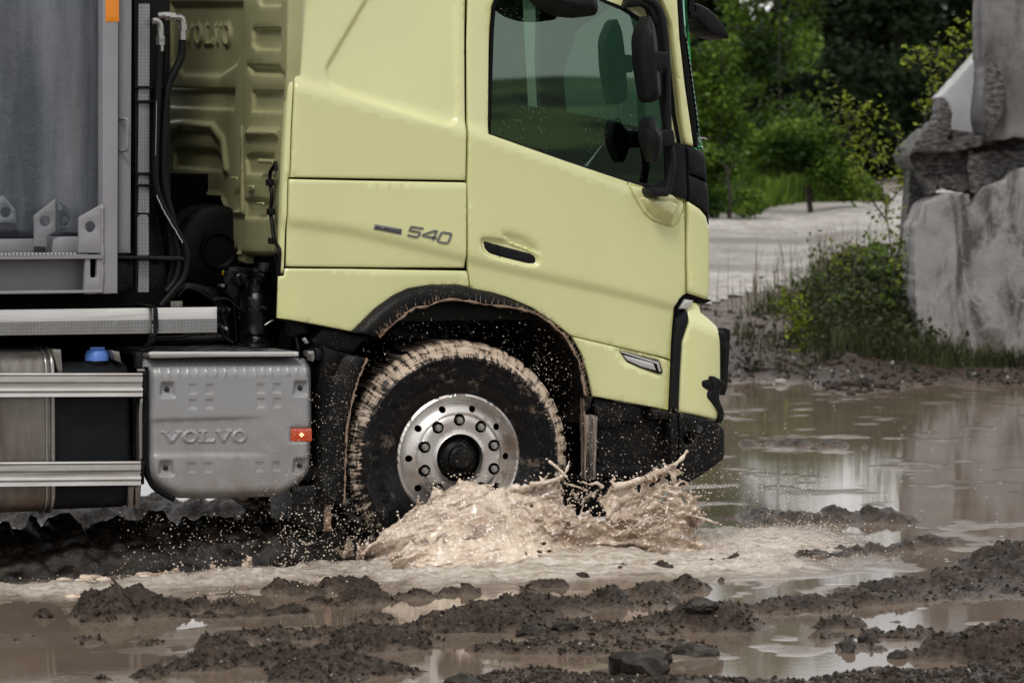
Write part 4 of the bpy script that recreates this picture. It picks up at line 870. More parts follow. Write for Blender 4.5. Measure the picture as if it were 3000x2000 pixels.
# ledge floor
zl2 = atY(100, vp('A', [(0, 1302)])[0][1], .0).z
bf = box('body_floor_ledge', (-5.4, .0, zl2 - .012), (atY(*vp('A', [(526, 1300)])[0], 0).x, .5, zl2), 'body_grey', TR, .003)
me_ = MATS['body_grey'].copy(); me_.name = 'grating'; MATS['grating'] = me_
t = me_.node_tree; p = t.nodes['Principled BSDF']; o = [n for n in t.nodes if n.type == 'TEX_COORD'][0].outputs['Object']
t.links.new(bump(t, ramp(t, voro(t, mapping(t, o, (1, .6, 1)), 55, 'F1', 0), .3, .5), 1, .01), p.inputs['Normal']); t.links.new(mixc(t, ramp(t, voro(t, mapping(t, o, (1, .6, 1)), 55, 'F1', 0), .32, .42), (.5, .5, .52), (.12, .12, .13)), p.inputs['Base Color'])
box('floor_grating', (-5.4, .03, zl2 + .001), (atY(*vp('A', [(400, 1300)])[0], 0).x, .30, zl2 + .008), 'grating', TR, .001)
box('floor_kerb', (-5.4, .31, zl2), (atY(*vp('A', [(178, 1200)])[0], .3).x, .36, zl2 + .07), 'body_grey_light', TR, .008)
box('floor_kerb', (atY(*vp('A', [(245, 1200)])[0], .3).x, .22, zl2), (atY(*vp('A', [(405, 1200)])[0], .3).x, .36, zl2 + .08), 'body_grey_light', TR, .012)
def gusset(pts, hc, hr, Y, th, m):
    pl = PlaneY(Y); h = vp('A', [(hc[0] + hr[0] * math.cos(i * math.pi / 10), hc[1] + hr[1] * math.sin(i * math.pi / 10)) for i in range(20)])
    return panel('gusset_plate', [pl.uv(vp('A', pts)), pl.uv(h)], pl, m, TR, th, .003, .2, back=True)
gusset([(175, 1100), (285, 1015), (285, 1180), (240, 1210), (240, 1262), (175, 1258)], (231, 1130), (27, 27), .20, .015, 'body_grey')
gusset([(285, 1017), (345, 1060), (400, 1075), (410, 1110), (400, 1190), (290, 1185)], (335, 1128), (20, 26), .34, .012, 'body_wall_wet')
gusset([(402, 1110), (525, 1040), (526, 1292), (402, 1290)], (461, 1158), (26, 28), .012, .015, 'body_grey_light')
gusset([(-60, 1000), (20, 1000), (80, 1070), (84, 1140), (-60, 1135)], (28, 1085), (26, 26), .36, .012, 'body_wall_wet')
# sill beam: C-channel
PL('beam_web', 'A', [(-700, 1312), (436, 1316), (436, 1486), (-700, 1478)], PlaneY(.12), 'body_grey', TR, .01, 0, .3)
zz1 = atY(*vp('A', [(200, 1308)])[0], .02).z; zz0 = atY(*vp('A', [(200, 1492)])[0], .02).z
box('beam_flange', (-5.4, -.0, zz1 - .014), (atY(*vp('A', [(526, 1310)])[0], 0).x, .12, zz1), 'body_grey_light', TR, .004)
box('beam_flange', (-5.4, .0, zz0 - .006), (atY(*vp('A', [(520, 1490)])[0], 0).x, .12, zz0 + .008), 'body_grey_light', TR, .004)
slot = rnd(pln('A', [(462, 1300), (494, 1300), (494, 1418), (462, 1418)], PlaneY(.01)), .02)
panel('beam_end_plate', [pln('A', [(436, 1312), (524, 1312), (522, 1490), (430, 1486)], PlaneY(.01)), slot], PlaneY(.01), 'body_grey_light', TR, .03, .004, .2)
PL('slot_floor', 'A', [(450, 1290), (505, 1290), (505, 1430), (450, 1430)], PlaneY(.06), 'dark_void', TR, .01, 0, .3)
bm = bmesh.new(); q = [atY(*p, .015) for p in vp('A', [(520, 1050), (522, 1300), (521, 1400), (519, 1490), (450, 1493), (430, 1490)])]
q2 = dens([(p.x, p.z) for p in q], .02, False); sweep(bm, [Vector((a, .012, b)) for a, b in q2], .007, 6, [random.uniform(.7, 1.4) for _ in q2]); bm_obj('weld_bead', bm, 'body_grey_light', TR, 180)
box('body_subframe', (-5.4, .14, zz0 - .12), (atY(500, 870, .14).x, .9, zz0 - .01), 'dark_void', TR, 0)
box('body_back_mass', (-5.4, .48, zl2), (atY(380, 400, .5).x, 2.4, 4.2), 'body_grey', TR, .02)
# ================================================================ ladder post, tape and hoses
YLd = PlaneY(.16)
PL('service_mast', 'A', [(678, -900), (868, -900), (870, 1060), (800, 1080), (830, 1240), (860, 1500), (600, 1500), (600, 1294), (668, 1294)], PlaneY(.24), 'chassis_black', TR, .05, .004, .3)
lad = PL('mast_channel', 'A', [(680, -900), (772, -900), (765, 1500), (690, 1510)], YLd, 'chassis_black', TR, .08, .006, .3)
for y0, y1 in ((20, 440), (452, 512), (528, 880), (894, 940), (952, 1085), (1096, 1302), (1330, 1532)):
    PL('tape_strip', 'A', [(708, y0), (764 - y0 * .003, y0), (764 - y1 * .003, y1), (704, y1)] if y0 != 1096 else [(702, 1110), (712, 1096), (750, 1096), (758, 1110), (760, y1), (702, y1)], PlaneY(.157), 'reflective_tape', lad, .002, 0, .5)
for y in (446, 520, 887, 946): PL('mast_clamp', 'A', [(690, y - 7), (860 - (y > 800) * 40, y - 6), (860 - (y > 800) * 40, y + 8), (690, y + 7)], PlaneY(.14), 'chassis_black', TR, .04, .003, .3)
PL('mast_shelf', 'A', [(600, 1304), (920, 1308), (950, 1318), (950, 1332), (600, 1322)], PlaneY(.10), 'chassis_wet', TR, .14, .003, .3)
PL('mast_base_box', 'A', [(600, 1325), (845, 1328), (858, 1470), (850, 1500), (600, 1500)], PlaneY(.18), 'chassis_black', TR, .1, .006, .3)
for x, y in ((655, 1345), (790, 1345), (660, 1470), (790, 1468)):
    c = atY(*vp('A', [(x, y)])[0], .18); lathe('base_bolt', [(0, -.004), (.006, -.004), (.007, .001)], 'dark_void', TR, 10, 'Y', (c.x, .179, c.z))
h1 = vp('A', [(818, 200), (812, 400), (800, 600), (795, 800), (800, 960), (850, 1090), (905, 1180), (945, 1260), (955, 1340), (935, 1420), (880, 1490), (820, 1560)])
h2 = vp('A', [(932, 200), (925, 290), (890, 370), (860, 440), (845, 560), (835, 800), (842, 960), (880, 1120), (905, 1240), (915, 1330), (900, 1420), (850, 1490)])
tube('hydraulic_hose', [atY(*p, .10) for p in h1], .016, 'hose_rubber', TR, 12)
tube('hydraulic_hose', [atY(*p, .13) for p in h2], .019, 'hose_rubber', TR, 12)
h3 = vp('A', [(850, 180), (845, 500), (850, 900), (855, 1060), (870, 1200), (880, 1340), (860, 1450)])
tube('hydraulic_hose', [atY(*p, .19) for p in h3], .018, 'hose_rubber', TR, 12)
# printed specks along the hose
bm = bmesh.new()
for i, (a, b) in enumerate(dens(vp('A', [(808, 1000), (850, 1090), (905, 1180), (938, 1235)]), 5.2, False)):
    c = atY(a - 4 + random.uniform(-1, 1), b, .083); add_box(bm, (c.x - .0014, c.y - .001, c.z - .0035), (c.x + .0014, c.y + .001, c.z + .0035))
for i, (a, b) in enumerate(dens(vp('A', [(801, 520), (796, 790)]), 4.6, False)):
    c = atY(a - 1, b, .083); add_box(bm, (c.x - .001, c.y - .001, c.z - .0022), (c.x + .001, c.y + .001, c.z + .0022))
tag(bm_obj('hose_print', bm, 'hose_print', TR, 0), kind='stuff')
ft = tube('hose_fitting', [atY(*p, .12) for p in vp('A', [(805, 82), (835, 78), (880, 88), (905, 90)])], .017, 'zinc_fitting', TR, 8, 0)
tube('hose_fitting', [atY(*p, .12) for p in vp('A', [(905, 88), (928, 96), (934, 120), (934, 205)])], .018, 'zinc_fitting', TR, 10, 4)
tube('hose_fitting', [atY(*p, .10) for p in vp('A', [(780, 108), (800, 108), (816, 125), (820, 160), (820, 262)])], .017, 'zinc_fitting', TR, 10, 4)
for (x, y, r_) in ((878, 90, .024), (852, 84, .022), (934, 140, .024), (820, 200, .023), (820, 215, .023)):
    c = atY(*vp('A', [(x, y)])[0], .12 if x > 830 else .10); ax_ = 'X' if y < 100 else 'Z'
    lathe('fitting_nut', [(0, -.014), (r_, -.014), (r_, .014), (0, .014)], 'zinc_fitting', TR, 6, ax_, (c.x, c.y, c.z))
# ================================================================ cab rear wall
XR = atY(845, 500, .04).x; XP = PlaneX(XR)
def A_(pts): return XP.uv(vp('A', pts))
wall_l = A_([(1510, -900), (1490, 0), (1476, 640), (1465, 900), (1440, 1290), (1330, 1312), (1245, 1298), (1245, 1345), (1210, 1340), (1208, 1270), (1175, 1285), (1175, 1180), (1155, 1055), (1130, 1002), (890, 992), (868, 1060), (860, 1150), (700, 1150), (640, -900)])
rel = [  # (loop, depth, edge width): stampings
    (A_([(905, 14), (1240, 14), (1240, 250), (1205, 335), (1120, 392), (935, 388), (870, 330), (870, 14)]), -.03, .022),
    (A_([(700, 445), (1200, 455), (1196, 562), (700, 545)]), -.03, .016),
    (A_([(700, 640), (935, 612), (1095, 628), (1150, 700), (1170, 880), (1150, 885), (1135, 740), (1085, 668), (935, 658), (875, 710), (700, 720)]), .035, .018),
    (A_([(885, 770), (918, 746), (1100, 762), (1135, 800), (1135, 878), (885, 855)]), -.035, .016),
    (A_([(870, 985), (900, 962), (1130, 985), (1160, 1040), (1185, 1290), (1240, 1290), (1260, 1100), (1250, 700), (1255, -20), (1490, -20), (1490, 1300), (1180, 1300)]), .03, .02),
    (A_([(1335, -100), (1452, -100), (1452, 34), (1350, 36), (1330, 10)]), -.03, .014),
    (A_([(1305, 145), (1450, 145), (1450, 258), (1330, 258), (1300, 232)]), -.035, .014),
    (A_([(1275, 335), (1440, 340), (1470, 388), (1300, 380)]), -.05, .02),
    (A_([(1305, 465), (1462, 465), (1458, 575), (1300, 572)]), -.035, .014),
    (A_([(1270, 700), (1290, 655), (1450, 660), (1440, 700)]), .05, .03),
    (A_([(1270, 800), (1300, 782), (1415, 786), (1415, 898), (1275, 890)]), -.03, .014),
    (A_([(1265, 1020), (1300, 1008), (1415, 1020), (1415, 1118), (1265, 1115)]), -.03, .014),
    (A_([(1240, 640), (1255, 640), (1250, 1095), (1195, 1090), (1200, 1078), (1235, 1075)]), .03, .01)]
olet = letter_loops('A', [('V', 930, 975, 135, 225), ('O', 980, 1022, 125, 228), ('L', 1028, 1078, 128, 228), ('V', 1080, 1118, 130, 226), ('O', 1122, 1170, 124, 230)], XP)
def wallf(P):
    h = np.zeros(len(P))
    for l, d_, w_ in rel: h += d_ * .55 * sst(-sd(P, l), -w_ * .5, w_)
    return h + letter_field(P, olet, .006, .012)
xw = []
for l, d_, w_ in rel: xw += ringpts(l, (-w_ * .6, -w_ * .2, w_ * .25, w_ * .6, w_ * 1.1), .022)
for g in olet:
    for l in g: xw += ringpts(l, (-.007, .007), .012)
panel('cab_rear_wall', [wall_l], XP, 'yellow_paint_shaded', TR, .05, .012, .035, feat=wallf, xp=xw, smooth=70, edge=.03)
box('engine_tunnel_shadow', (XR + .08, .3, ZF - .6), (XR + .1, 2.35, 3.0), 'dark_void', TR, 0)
# cable down the rear corner
tube('rear_cable', [atX(*p, XR - .05) for p in vp('A', [(1410, 870), (1405, 830), (1400, 850), (1380, 880), (1378, 935), (1388, 1000), (1382, 1080), (1390, 1150), (1400, 1220), (1425, 1270), (1425, 1330), (1420, 1420)])], .010, 'hose_rubber', TR, 8)
for x, y in ((1378, 932), (1382, 1080), (1390, 1230)):
    c = atX(*vp('A', [(x, y)])[0], XR - .05); box('cable_clip', (c.x - .015, c.y - .025, c.z - .015), (c.x + .015, c.y + .025, c.z + .015), 'black_plastic', TR, .004)
tube('tail_socket', [atX(*p, XR - .04) for p in vp('A', [(1325, 822), (1350, 824), (1400, 826)])], .012, 'yellow_paint_shaded', TR, 8)
for x, y in ((1195, 908), (1278, 952), (1330, 1038)):
    tube('wall_stud', [atX(*p, XR - .03) for p in vp('A', [(x - 14, y), (x + 14, y)])], .006, 'yellow_paint', TR, 6, 0)
# air filter drum behind the cab
dc = atY(*vp('A', [(1105, 1278)])[0], .95)
df = lathe('air_filter_drum', [(.0, -.0), (.07, 0), (.085, -.015), (.092, -.015), (.10, 0), (.20, .0), (.215, .012), (.225, .03), (.225, .26), (.2, .28)], 'hose_rubber', TR, 72, 'Y', (dc.x, .92, dc.z), rmod=lambda i, j, r_: r_ * (1.0 if not (7 <= j <= 8 and i % 4 == 0) else .965))
for yy in (1.0, 1.05, 1.10, 1.15): hoop('drum_band', [(0, 0)], 0, .001, 'hose_rubber', df) if False else lathe('drum_band', [(.224, yy - .004), (.231, yy - .003), (.231, yy + .003), (.224, yy + .004)], 'hose_rubber', df, 48, 'Y', (dc.x, 0, dc.z))
PL('yellow_tag', 'N', [(945, 672), (972, 668), (968, 718), (945, 715)], PlaneY(.85), 'brass_yellow', TR, .01, .002, .3)
# chassis clutter between body and cab
PL('spring_arm', 'N', [(380, 960), (430, 880), (600, 790), (700, 800), (880, 850), (960, 920), (1040, 1010), (1100, 1180), (1110, 1400), (1000, 1400), (960, 1240), (900, 1060), (820, 950), (700, 900), (560, 860), (480, 930), (440, 1000)], PlaneY(.62), 'chassis_wet', TR, .1, .012, .06)
PL('cab_mount_plate', 'N', [(1020, 640), (1060, 630), (1290, 650), (1300, 830), (1240, 870), (1220, 980), (1140, 1060), (1060, 980), (990, 900), (1010, 700)], PlaneY(.5), 'chassis_wet', TR, .08, .01, .06)
cz_ = atY(*vp('N', [(1300, 1150)])[0], .42)
lathe('cab_air_spring', [(0, .19), (.06, .19), (.062, .13), (.075, .12), (.085, .08), (.085, -.06), (.06, -.09), (.07, -.11), (.095, -.125), (.09, -.14), (0, -.14)], 'chassis_wet', TR, 32, 'Z', (cz_.x, .42, cz_.z))
for i, (pts, y, r_) in enumerate([([(1230, 870), (1215, 960), (1180, 1050), (1130, 1060), (1000, 960), (850, 965)], .40, .006), ([(860, 980), (890, 1040), (920, 1200), (970, 1340), (1060, 1400)], .42, .006), ([(1060, 1010), (1080, 1200), (1090, 1390)], .5, .005), ([(1230, 875), (1300, 878), (1400, 868)], .4, .006), ([(1110, 1080), (1130, 1220), (1140, 1380)], .48, .005), ([(1160, 1080), (1165, 1390)], .45, .005), ([(490, 935), (580, 850), (700, 875), (860, 980)], .55, .007), ([(1480, 500), (1510, 620), (1515, 740), (1520, 830)], .2, .012), ([(1380, 1230), (1440, 1190), (1470, 1180)], .3, .006), ([(200, 1380), (700, 1360), (960, 1340)], .45, .02), ([(1700, 1350), (1720, 1450), (1730, 1540)], .08, .008), ([(520, 1340), (700, 1330), (960, 1345)], .5, .012)]):
    tube('brake_line', [atY(*p, y) for p in vp('N', pts)], r_, 'zinc_fitting' if r_ < .0065 and i in (3, 8) else 'chassis_wet', TR, 8)
for (x, y, w_, h_, Y, m_) in [(1390, 640, 38, 50, .3, 'cast_metal'), (1400, 740, 80, 60, .35, 'chassis_wet'), (1330, 720, 50, 80, .4, 'chassis_wet'), (1390, 860, 60, 90, .38, 'chassis_wet'), (1150, 760, 45, 50, .45, 'chassis_wet'), (960, 1080, 22, 40, .5, 'chassis_black'), (1005, 1075, 18, 45, .5, 'chassis_black'), (990, 1262, 22, 22, .4, 'zinc_fitting'), (940, 1240, 16, 22, .42, 'zinc_fitting'), (958, 826, 22, 18, .5, 'zinc_fitting'), (1500, 1150, 26, 110, .5, 'chassis_black'), (1325, 870, 14, 30, .38, 'zinc_fitting')]:
    pl = PlaneY(Y); panel('valve_block', [rnd(pln('N', [(x - w_, y - h_), (x + w_, y - h_), (x + w_, y + h_), (x - w_, y + h_)], pl), .01)], pl, m_, TR, .06, .006, .05)
for (x, y, r_, Y) in [(1130, 755, .03, .36), (1165, 750, .022, .34), (1290, 680, .010, .3), (1330, 770, .012, .3), (1350, 720, .010, .28), (940, 1070, .012, .45), (1005, 1065, .010, .45), (1168, 1080, .006, .4), (1370, 1050, .008, .3), (1090, 680, .008, .4)]:
    c = atY(*vp('N', [(x, y)])[0], Y); lathe('pipe_union', [(0, -.02), (r_ * .7, -.02), (r_, -.012), (r_, .03), (0, .03)], 'chassis_wet' if r_ > .015 else 'cast_metal', TR, 16, 'Y', (c.x, Y, c.z))
PL('suspension_bellows', 'L', [(188, 505), (245, 505), (328, 520), (326, 590), (246, 600), (240, 620), (205, 618), (186, 590)], PlaneY(.12), 'black_plastic', TR, .08, .008, .05, feat=lambda P: .004 * np.sin(P[:, 1] * 330))
PL('link_plate', 'L', [(275, 635), (300, 622), (328, 665), (300, 672)], PlaneY(.04), 'reflective_tape', TR, .01, .002, .05)
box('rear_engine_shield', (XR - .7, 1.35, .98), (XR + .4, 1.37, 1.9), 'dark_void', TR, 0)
box('gap_sky_block', (XR - .62, 2.2, 1.1), (XR - .04, 2.45, 4.0), 'chassis_black', TR, .02)  # dark box added to keep sky reflections off the cab rear wall
box('frame_backing', (-2.6, .78, .6), (XR + .8, .80, 1.1), 'dark_void', TR, 0)  # black sheet added so no background shows through the chassis
# ================================================================ GROUND, WATER, ROAD, HILLS
def hash2(ix, iy, s):
    n = (ix.astype(np.int64) * 374761393 + iy.astype(np.int64) * 668265263 + s * 1442695041) & 0x7fffffff
    n = ((n ^ (n >> 13)) * 1274126177) & 0x7fffffff; return ((n ^ (n >> 16)) & 0xffff) / 65535.0
def vnoise(x, y, s=0):
    ix, iy = np.floor(x), np.floor(y); fx, fy = x - ix, y - iy; ux, uy = fx * fx * (3 - 2 * fx), fy * fy * (3 - 2 * fy)
    a, b, c, d = hash2(ix, iy, s), hash2(ix + 1, iy, s), hash2(ix, iy + 1, s), hash2(ix + 1, iy + 1, s)
    return (a * (1 - ux) + b * ux) * (1 - uy) + (c * (1 - ux) + d * ux) * uy
def fbm(x, y, oct_=5, s=0, g=.5):
    r = 0; a = 1; t_ = 0
    for i in range(oct_): r = r + a * vnoise(x * 2 ** i, y * 2 ** i, s + i * 17); t_ += a; a *= g
    return r / t_ * 2 - 1
def to_px(X, Y, Z=0.0):
    d = np.stack([X - CAM.x, Y - CAM.y, Z - CAM.z + X * 0], -1); f = d @ np.array(FWD); f = np.where(f > .3, f, .3)
    return 1500 + FPX * (d @ np.array(RIGHT)) / f, 1000 - FPX * (d @ np.array(UP)) / f
def gpts(v, pts): return [tuple(atZ(*p, 0.0).xy) for p in vp(v, pts)]
# mud mounds: (view, x, y of the waterline foot, half width m, height m, depth half width m)
MOUNDS = []
def mound(v, x, y, w_, h_, d_=None): h_ *= dict(J=.56, H=.62, I=.8, P=1)[v]; w_ *= .85; q = atZ(*vp(v, [(x, y)])[0], 0.0); MOUNDS.append((q.x, q.y, w_, h_, d_ or w_ * .8))
for a in [(640, 745, .20, .17, .22), (860, 720, .17, .17, .2), (960, 740, .2, .12), (1090, 735, .13, .06), (1215, 715, .11, .095), (1440, 715, .12, .085), (1560, 730, .12, .05), (520, 760, .16, .05), (270, 762, .07, .035), (760, 768, .35, .03, .12), (1300, 752, .4, .02, .1), (1800, 600, .16, .09), (1930, 610, .14, .08), (2160, 600, .14, .06), (2050, 690, .3, .03, .15), (1760, 730, .2, .04), (2280, 620, .2, .05)]: mound('H', *a)
for a in [(30, 690, .2, .06), (160, 760, .25, .06), (440, 740, .14, .035), (560, 735, .1, .02), (740, 715, .16, .035), (830, 712, .1, .025), (1140, 695, .07, .03), (1290, 672, .14, .03), (1525, 642, .11, .035), (1775, 622, .13, .055), (2015, 595, .13, .055), (2265, 570, .12, .06)]: mound('I', *a)
for a in [(480, 965, .13, .08), (650, 945, .12, .055), (740, 940, .1, .03), (820, 935, .13, .075), (920, 925, .14, .075), (1025, 910, .13, .085), (1140, 895, .14, .08), (1240, 890, .12, .05), (1340, 880, .13, .085), (1450, 868, .14, .075), (1540, 868, .13, .06), (1000, 915, .3, .03), (1280, 918, .08, .015),
          (385, 1045, .035, .055), (690, 1003, .05, .01), (1755, 855, .06, .012),
          (1200, 730, .28, .075, .3), (1120, 730, .14, .11), (930, 725, .15, .12), (800, 725, .3, .07, .3), (620, 725, .3, .07, .3), (520, 720, .2, .06), (440, 725, .14, .03), (1040, 728, .3, .06), (990, 735, .5, .05, .2),
          (535, 352, .13, .05), (630, 352, .1, .04), (730, 357, .22, .085), (925, 360, .16, .075), (1110, 366, .07, .035),
          (640, 1200, .3, .06), (780, 1190, .3, .075), (900, 1185, .2, .05), (1060, 1150, .2, .12), (1150, 1150, .18, .08), (1230, 1120, .24, .12), (1340, 1100, .24, .10), (1450, 1090, .26, .11), (1560, 1070, .26, .14), (1700, 1060, .3, .12), (1840, 1040, .3, .16), (1960, 1020, .3, .2), (2050, 1000, .5, .25), (1300, 1120, .5, .05), (1600, 1090, .7, .06),
          (60, 1110, .3, .07), (180, 1085, .2, .06), (-60, 1120, .25, .06),
          (1120, 1255, .12, .02), (1250, 1250, .09, .015), (1010, 1280, .1, .02), (940, 1330, .16, .04), (1130, 1335, .1, .05), (1260, 1335, .12, .03), (1380, 1335, .18, .075), (1500, 1340, .2, .045), (1560, 1360, .1, .03), (1600, 1430, .3, .05), (1800, 1440, .4, .06), (1020, 1390, .08, .06), (1140, 1400, .15, .04), (1280, 1420, .06, .05)]: mound('J', *a)
for a in [(1630, 790, .15, .085), (1850, 755, .14, .07), (1980, 740, .16, .065), (2150, 690, .13, .055), (1430, 815, .2, .05), (1270, 850, .3, .04), (1900, 770, .3, .02), (1700, 800, .3, .02),
          (620, 945, .2, .05), (900, 920, .22, .055), (1030, 955, .12, .04), (250, 1040, .25, .08), (2330, 930, .2, .05), (200, 900, .2, .03)]: mound('I', *a)
for a in [(190, 905, .13, .02, .12), (545, 925, .15, .022, .15), (900, 920, .12, .022, .15), (1445, 1000, .15, .10), (1400, 905, .1, .02), (1740, 985, .2, .05), (920, 1130, .16, .04), (1250, 1090, .22, .05), (1100, 1060, .12, .035), (1350, 1050, .15, .05), (1640, 890, .4, .03, .25), (2000, 870, .5, .035, .25), (2200, 960, .2, .04), (1960, 1120, .25, .05), (2250, 1080, .25, .06), (700, 1155, .1, .015)]: mound('H', *a)
for i_, x_ in enumerate(range(-80, 1000, 95)): mound('P', x_ + (i_ * 37) % 40, 1522 - (i_ % 3) * 9, .26 + .1 * (i_ % 2), .05 + .03 * (i_ % 3), .3)
FLATS = [  # picture-space areas of mud at about water level: (cx, cy, rx, ry, height)
    (1620, 1852, 420, 30, .02), (2150, 1838, 380, 18, .015), (1180, 1872, 300, 18, .015), (760, 1945, 220, 14, .012), (1500, 2016, 800, 60, .05), (2100, 2020, 700, 62, .06), (2700, 2010, 600, 50, .05), (1100, 1995, 330, 24, .02), (2870, 1925, 240, 14, .02), (560, 2020, 320, 22, .012), (1800, 1905, 500, 16, .02), (-200, 2080, 500, 60, .01), (1480, 1790, 150, 12, .012)]
DD = np.array([0, 28.5, 30.2, 31.5, 33, 35, 38, 45, 55, 70, 120, 260, 600]); DZ = np.array([-.07, -.07, -.02, .04, .12, .30, .63, 1.0, 1.40, 1.66, 1.9, 2.2, 3])
def ground_h(X, Y, detail=True):
    d = (X - CAM.x) * math.sin(TH) + (Y - CAM.y) * math.cos(TH); lat = (X - CAM.x) * math.cos(TH) - (Y - CAM.y) * math.sin(TH)
    px = 1500 + FPX * lat / np.maximum(d, 1); R_ = np.hypot(X - CAM.x, Y - CAM.y)
    sh = np.interp(px, [-4000, 1900, 2100, 2350, 2480, 2620, 2760, 3000, 6000], [1.0, .6, -.4, -.9, 1.4, .6, -.4, -.4, .3])     # shoreline wander
    z = np.interp(d + sh + .5 * fbm(X * .7, Y * .7, 3, 5), DD, DZ)
    z = np.where(d > 33, z + .02 * fbm(X * 1.3, Y * 1.3, 3, 8), z)
    z = np.where(d < 5, .12, np.where(d < 11.5, np.maximum(z, .12 - (d - 5) * .02), z))
    side = np.abs(lat) - (4.5 + .35 * np.maximum(d, 0)); z = np.where((side > 0) & (d < 33), np.maximum(z, np.minimum(-.07 + side * .12, .4)), z)
    if not detail: return z
    wx, wy = X + .07 * fbm(X * 4, Y * 4, 3, 21), Y + .09 * fbm(X * 4 + 9, Y * 4, 3, 22)
    m_ = np.zeros_like(X)
    for cx, cy, w_, h_, dd in MOUNDS:
        k = (np.abs(X - cx) < w_ * 3 + .3) & (np.abs(Y - cy) < w_ * 3 + .5)
        if not k.any(): continue
        dx, dy = wx[k] - cx, wy[k] - cy; a = dx * math.cos(TH) - dy * math.sin(TH); b = dx * math.sin(TH) + dy * math.cos(TH)
        q = (a / w_) ** 2 + (b / (dd * 1.15)) ** 2; m_[k] = np.maximum(m_[k], (h_ + .068) * np.exp(-q ** 1.4 * .85))
    pX, pY = to_px(wx, wy)
    fl = np.full_like(X, -1.0)
    for cx, cy, rx, ry, h_ in FLATS:
        q = ((pX - cx) / rx) ** 2 + ((pY - cy) / ry) ** 2; fl = np.maximum(fl, (h_ * .5 + .07) * (1 - sst(q, .5, 1.2)))
    near = d < 33
    n1 = fbm(X * 9, Y * 9, 5, 40, .62); n2 = fbm(X * 3, Y * 3, 4, 41); n3 = np.abs(fbm(X * 22, Y * 22, 3, 42)); n4 = fbm(X * 1.6, Y * 1.6, 4, 43)
    rough = np.clip((m_ + np.maximum(fl, 0)) / .08, 0, 1)
    z = np.where(near, z + m_ * (1 + .35 * n1) + np.maximum(fl, 0) * np.clip(.84 + 1.1 * n4, 0, 1.3) + rough * (.016 * n1 + .018 * (.22 - n3)), z)
    bank = (d > 29) & (d < 42); z = np.where(bank, z + (.035 * fbm(X * 5, Y * 5, 5, 44, .6)) * sst(d, 30, 32), z)
    hum = np.exp(-((px - 2600) / 330) ** 2) * sst(d, 31.5, 34) * (1 - sst(d, 36.5, 40)); z = z + .16 * hum
    return z
def polar(rs, an, hf, mask=None):
    A, R_ = np.meshgrid(an, rs); X = CAM.x + R_ * np.sin(TH + A); Y = CAM.y + R_ * np.cos(TH + A); Z = hf(X, Y); n, k = X.shape
    V = np.stack([X, Y, Z], -1).reshape(-1, 3); I = np.arange(n * k).reshape(n, k)
    Fq = np.stack([I[:-1, :-1], I[:-1, 1:], I[1:, 1:], I[1:, :-1]], -1).reshape(-1, 4)
    if mask is not None: mk = mask(X, Y); mf = mk[:-1, :-1] & mk[:-1, 1:] & mk[1:, 1:] & mk[1:, :-1]; Fq = Fq[mf.reshape(-1)]
    return V, Fq
def npmesh(name, V, F, m, parent=None, smooth=True):
    used = np.unique(F); rm = np.full(len(V), -1); rm[used] = np.arange(len(used)); V = V[used]; F = rm[F]; k = F.shape[1]
    me = bpy.data.meshes.new(name); me.vertices.add(len(V)); me.vertices.foreach_set('co', V.astype(np.float32).ravel())
    me.loops.add(F.size); me.loops.foreach_set('vertex_index', F.astype(np.int32).ravel()); me.polygons.add(len(F))
    me.polygons.foreach_set('loop_start', np.arange(0, F.size, k, dtype=np.int32)); me.polygons.foreach_set('use_smooth', np.full(len(F), smooth)); me.update(); me.validate()
    me.materials.append(MATS[m] if isinstance(m, str) else m); o = bpy.data.objects.new(name, me); return place(o, parent)
an_d = np.linspace(-.19, .19, 640); an_c = np.linspace(.19, 2 * math.pi - .19, 90)[1:-1]; AN = np.concatenate([an_d, an_c, [2 * math.pi - .19]])
rs = np.concatenate([np.linspace(.3, 11, 14)[:-1], 11 * (33 / 11) ** np.linspace(0, 1, 560), 33 * (80 / 33) ** np.linspace(0, 1, 120)[1:], 80 * (900 / 80) ** np.linspace(0, 1, 30)[1:]])
# materials ---------------------------------------------------------
m, t, p, o = newmat('mud')
sx = t.nodes.new('ShaderNodeSeparateXYZ'); t.links.new(o, sx.inputs[0]); z = sx.outputs[2]
hi = mth(t, 'DIVIDE', mth(t, 'SUBTRACT', z, .004), .05, True)
n_ = noise(t, o, 7, 9, .7); nf = noise(t, o, 45, 6, .7)
c = mixc(t, ramp(t, n_, .35, .65), (.034, .0225, .0155), (.105, .070, .048)); c = mixc(t, ramp(t, nf, .44, .60), c, (.013, .009, .0065))
lowz = mth(t, 'SUBTRACT', 1, mth(t, 'DIVIDE', z, .035), True); c = mixc(t, mth(t, 'MULTIPLY', lowz, ramp(t, n_, .40, .60)), c, (.20, .152, .118)); dry = mth(t, 'DIVIDE', mth(t, 'SUBTRACT', z, .13), .25, True); c = mixc(t, mth(t, 'MULTIPLY', dry, ramp(t, n_, .35, .6)), c, (.20, .160, .130)); c = mixc(t, ramp(t, voro(t, o, 60), .16, .10), c, (.25, .2, .16))
t.links.new(c, p.inputs['Base Color'])
t.links.new(mth(t, 'ADD', mth(t, 'MULTIPLY', hi, .22), mth(t, 'ADD', mth(t, 'MULTIPLY', nf, .35), .10)), p.inputs['Roughness'])
t.links.new(bump(t, nf, .9, .02, bump(t, n_, .8, .05)), p.inputs['Normal']); p.inputs['Specular IOR Level'].default_value = .36
m, t, p, o = newmat('gravel_road')
n_ = noise(t, o, 2.2, 9, .75); nf = noise(t, mapping(t, mapping(t, o, (1, 1, 1), (0, 0, .5)), (.35, .8, 1)), .5, 6)
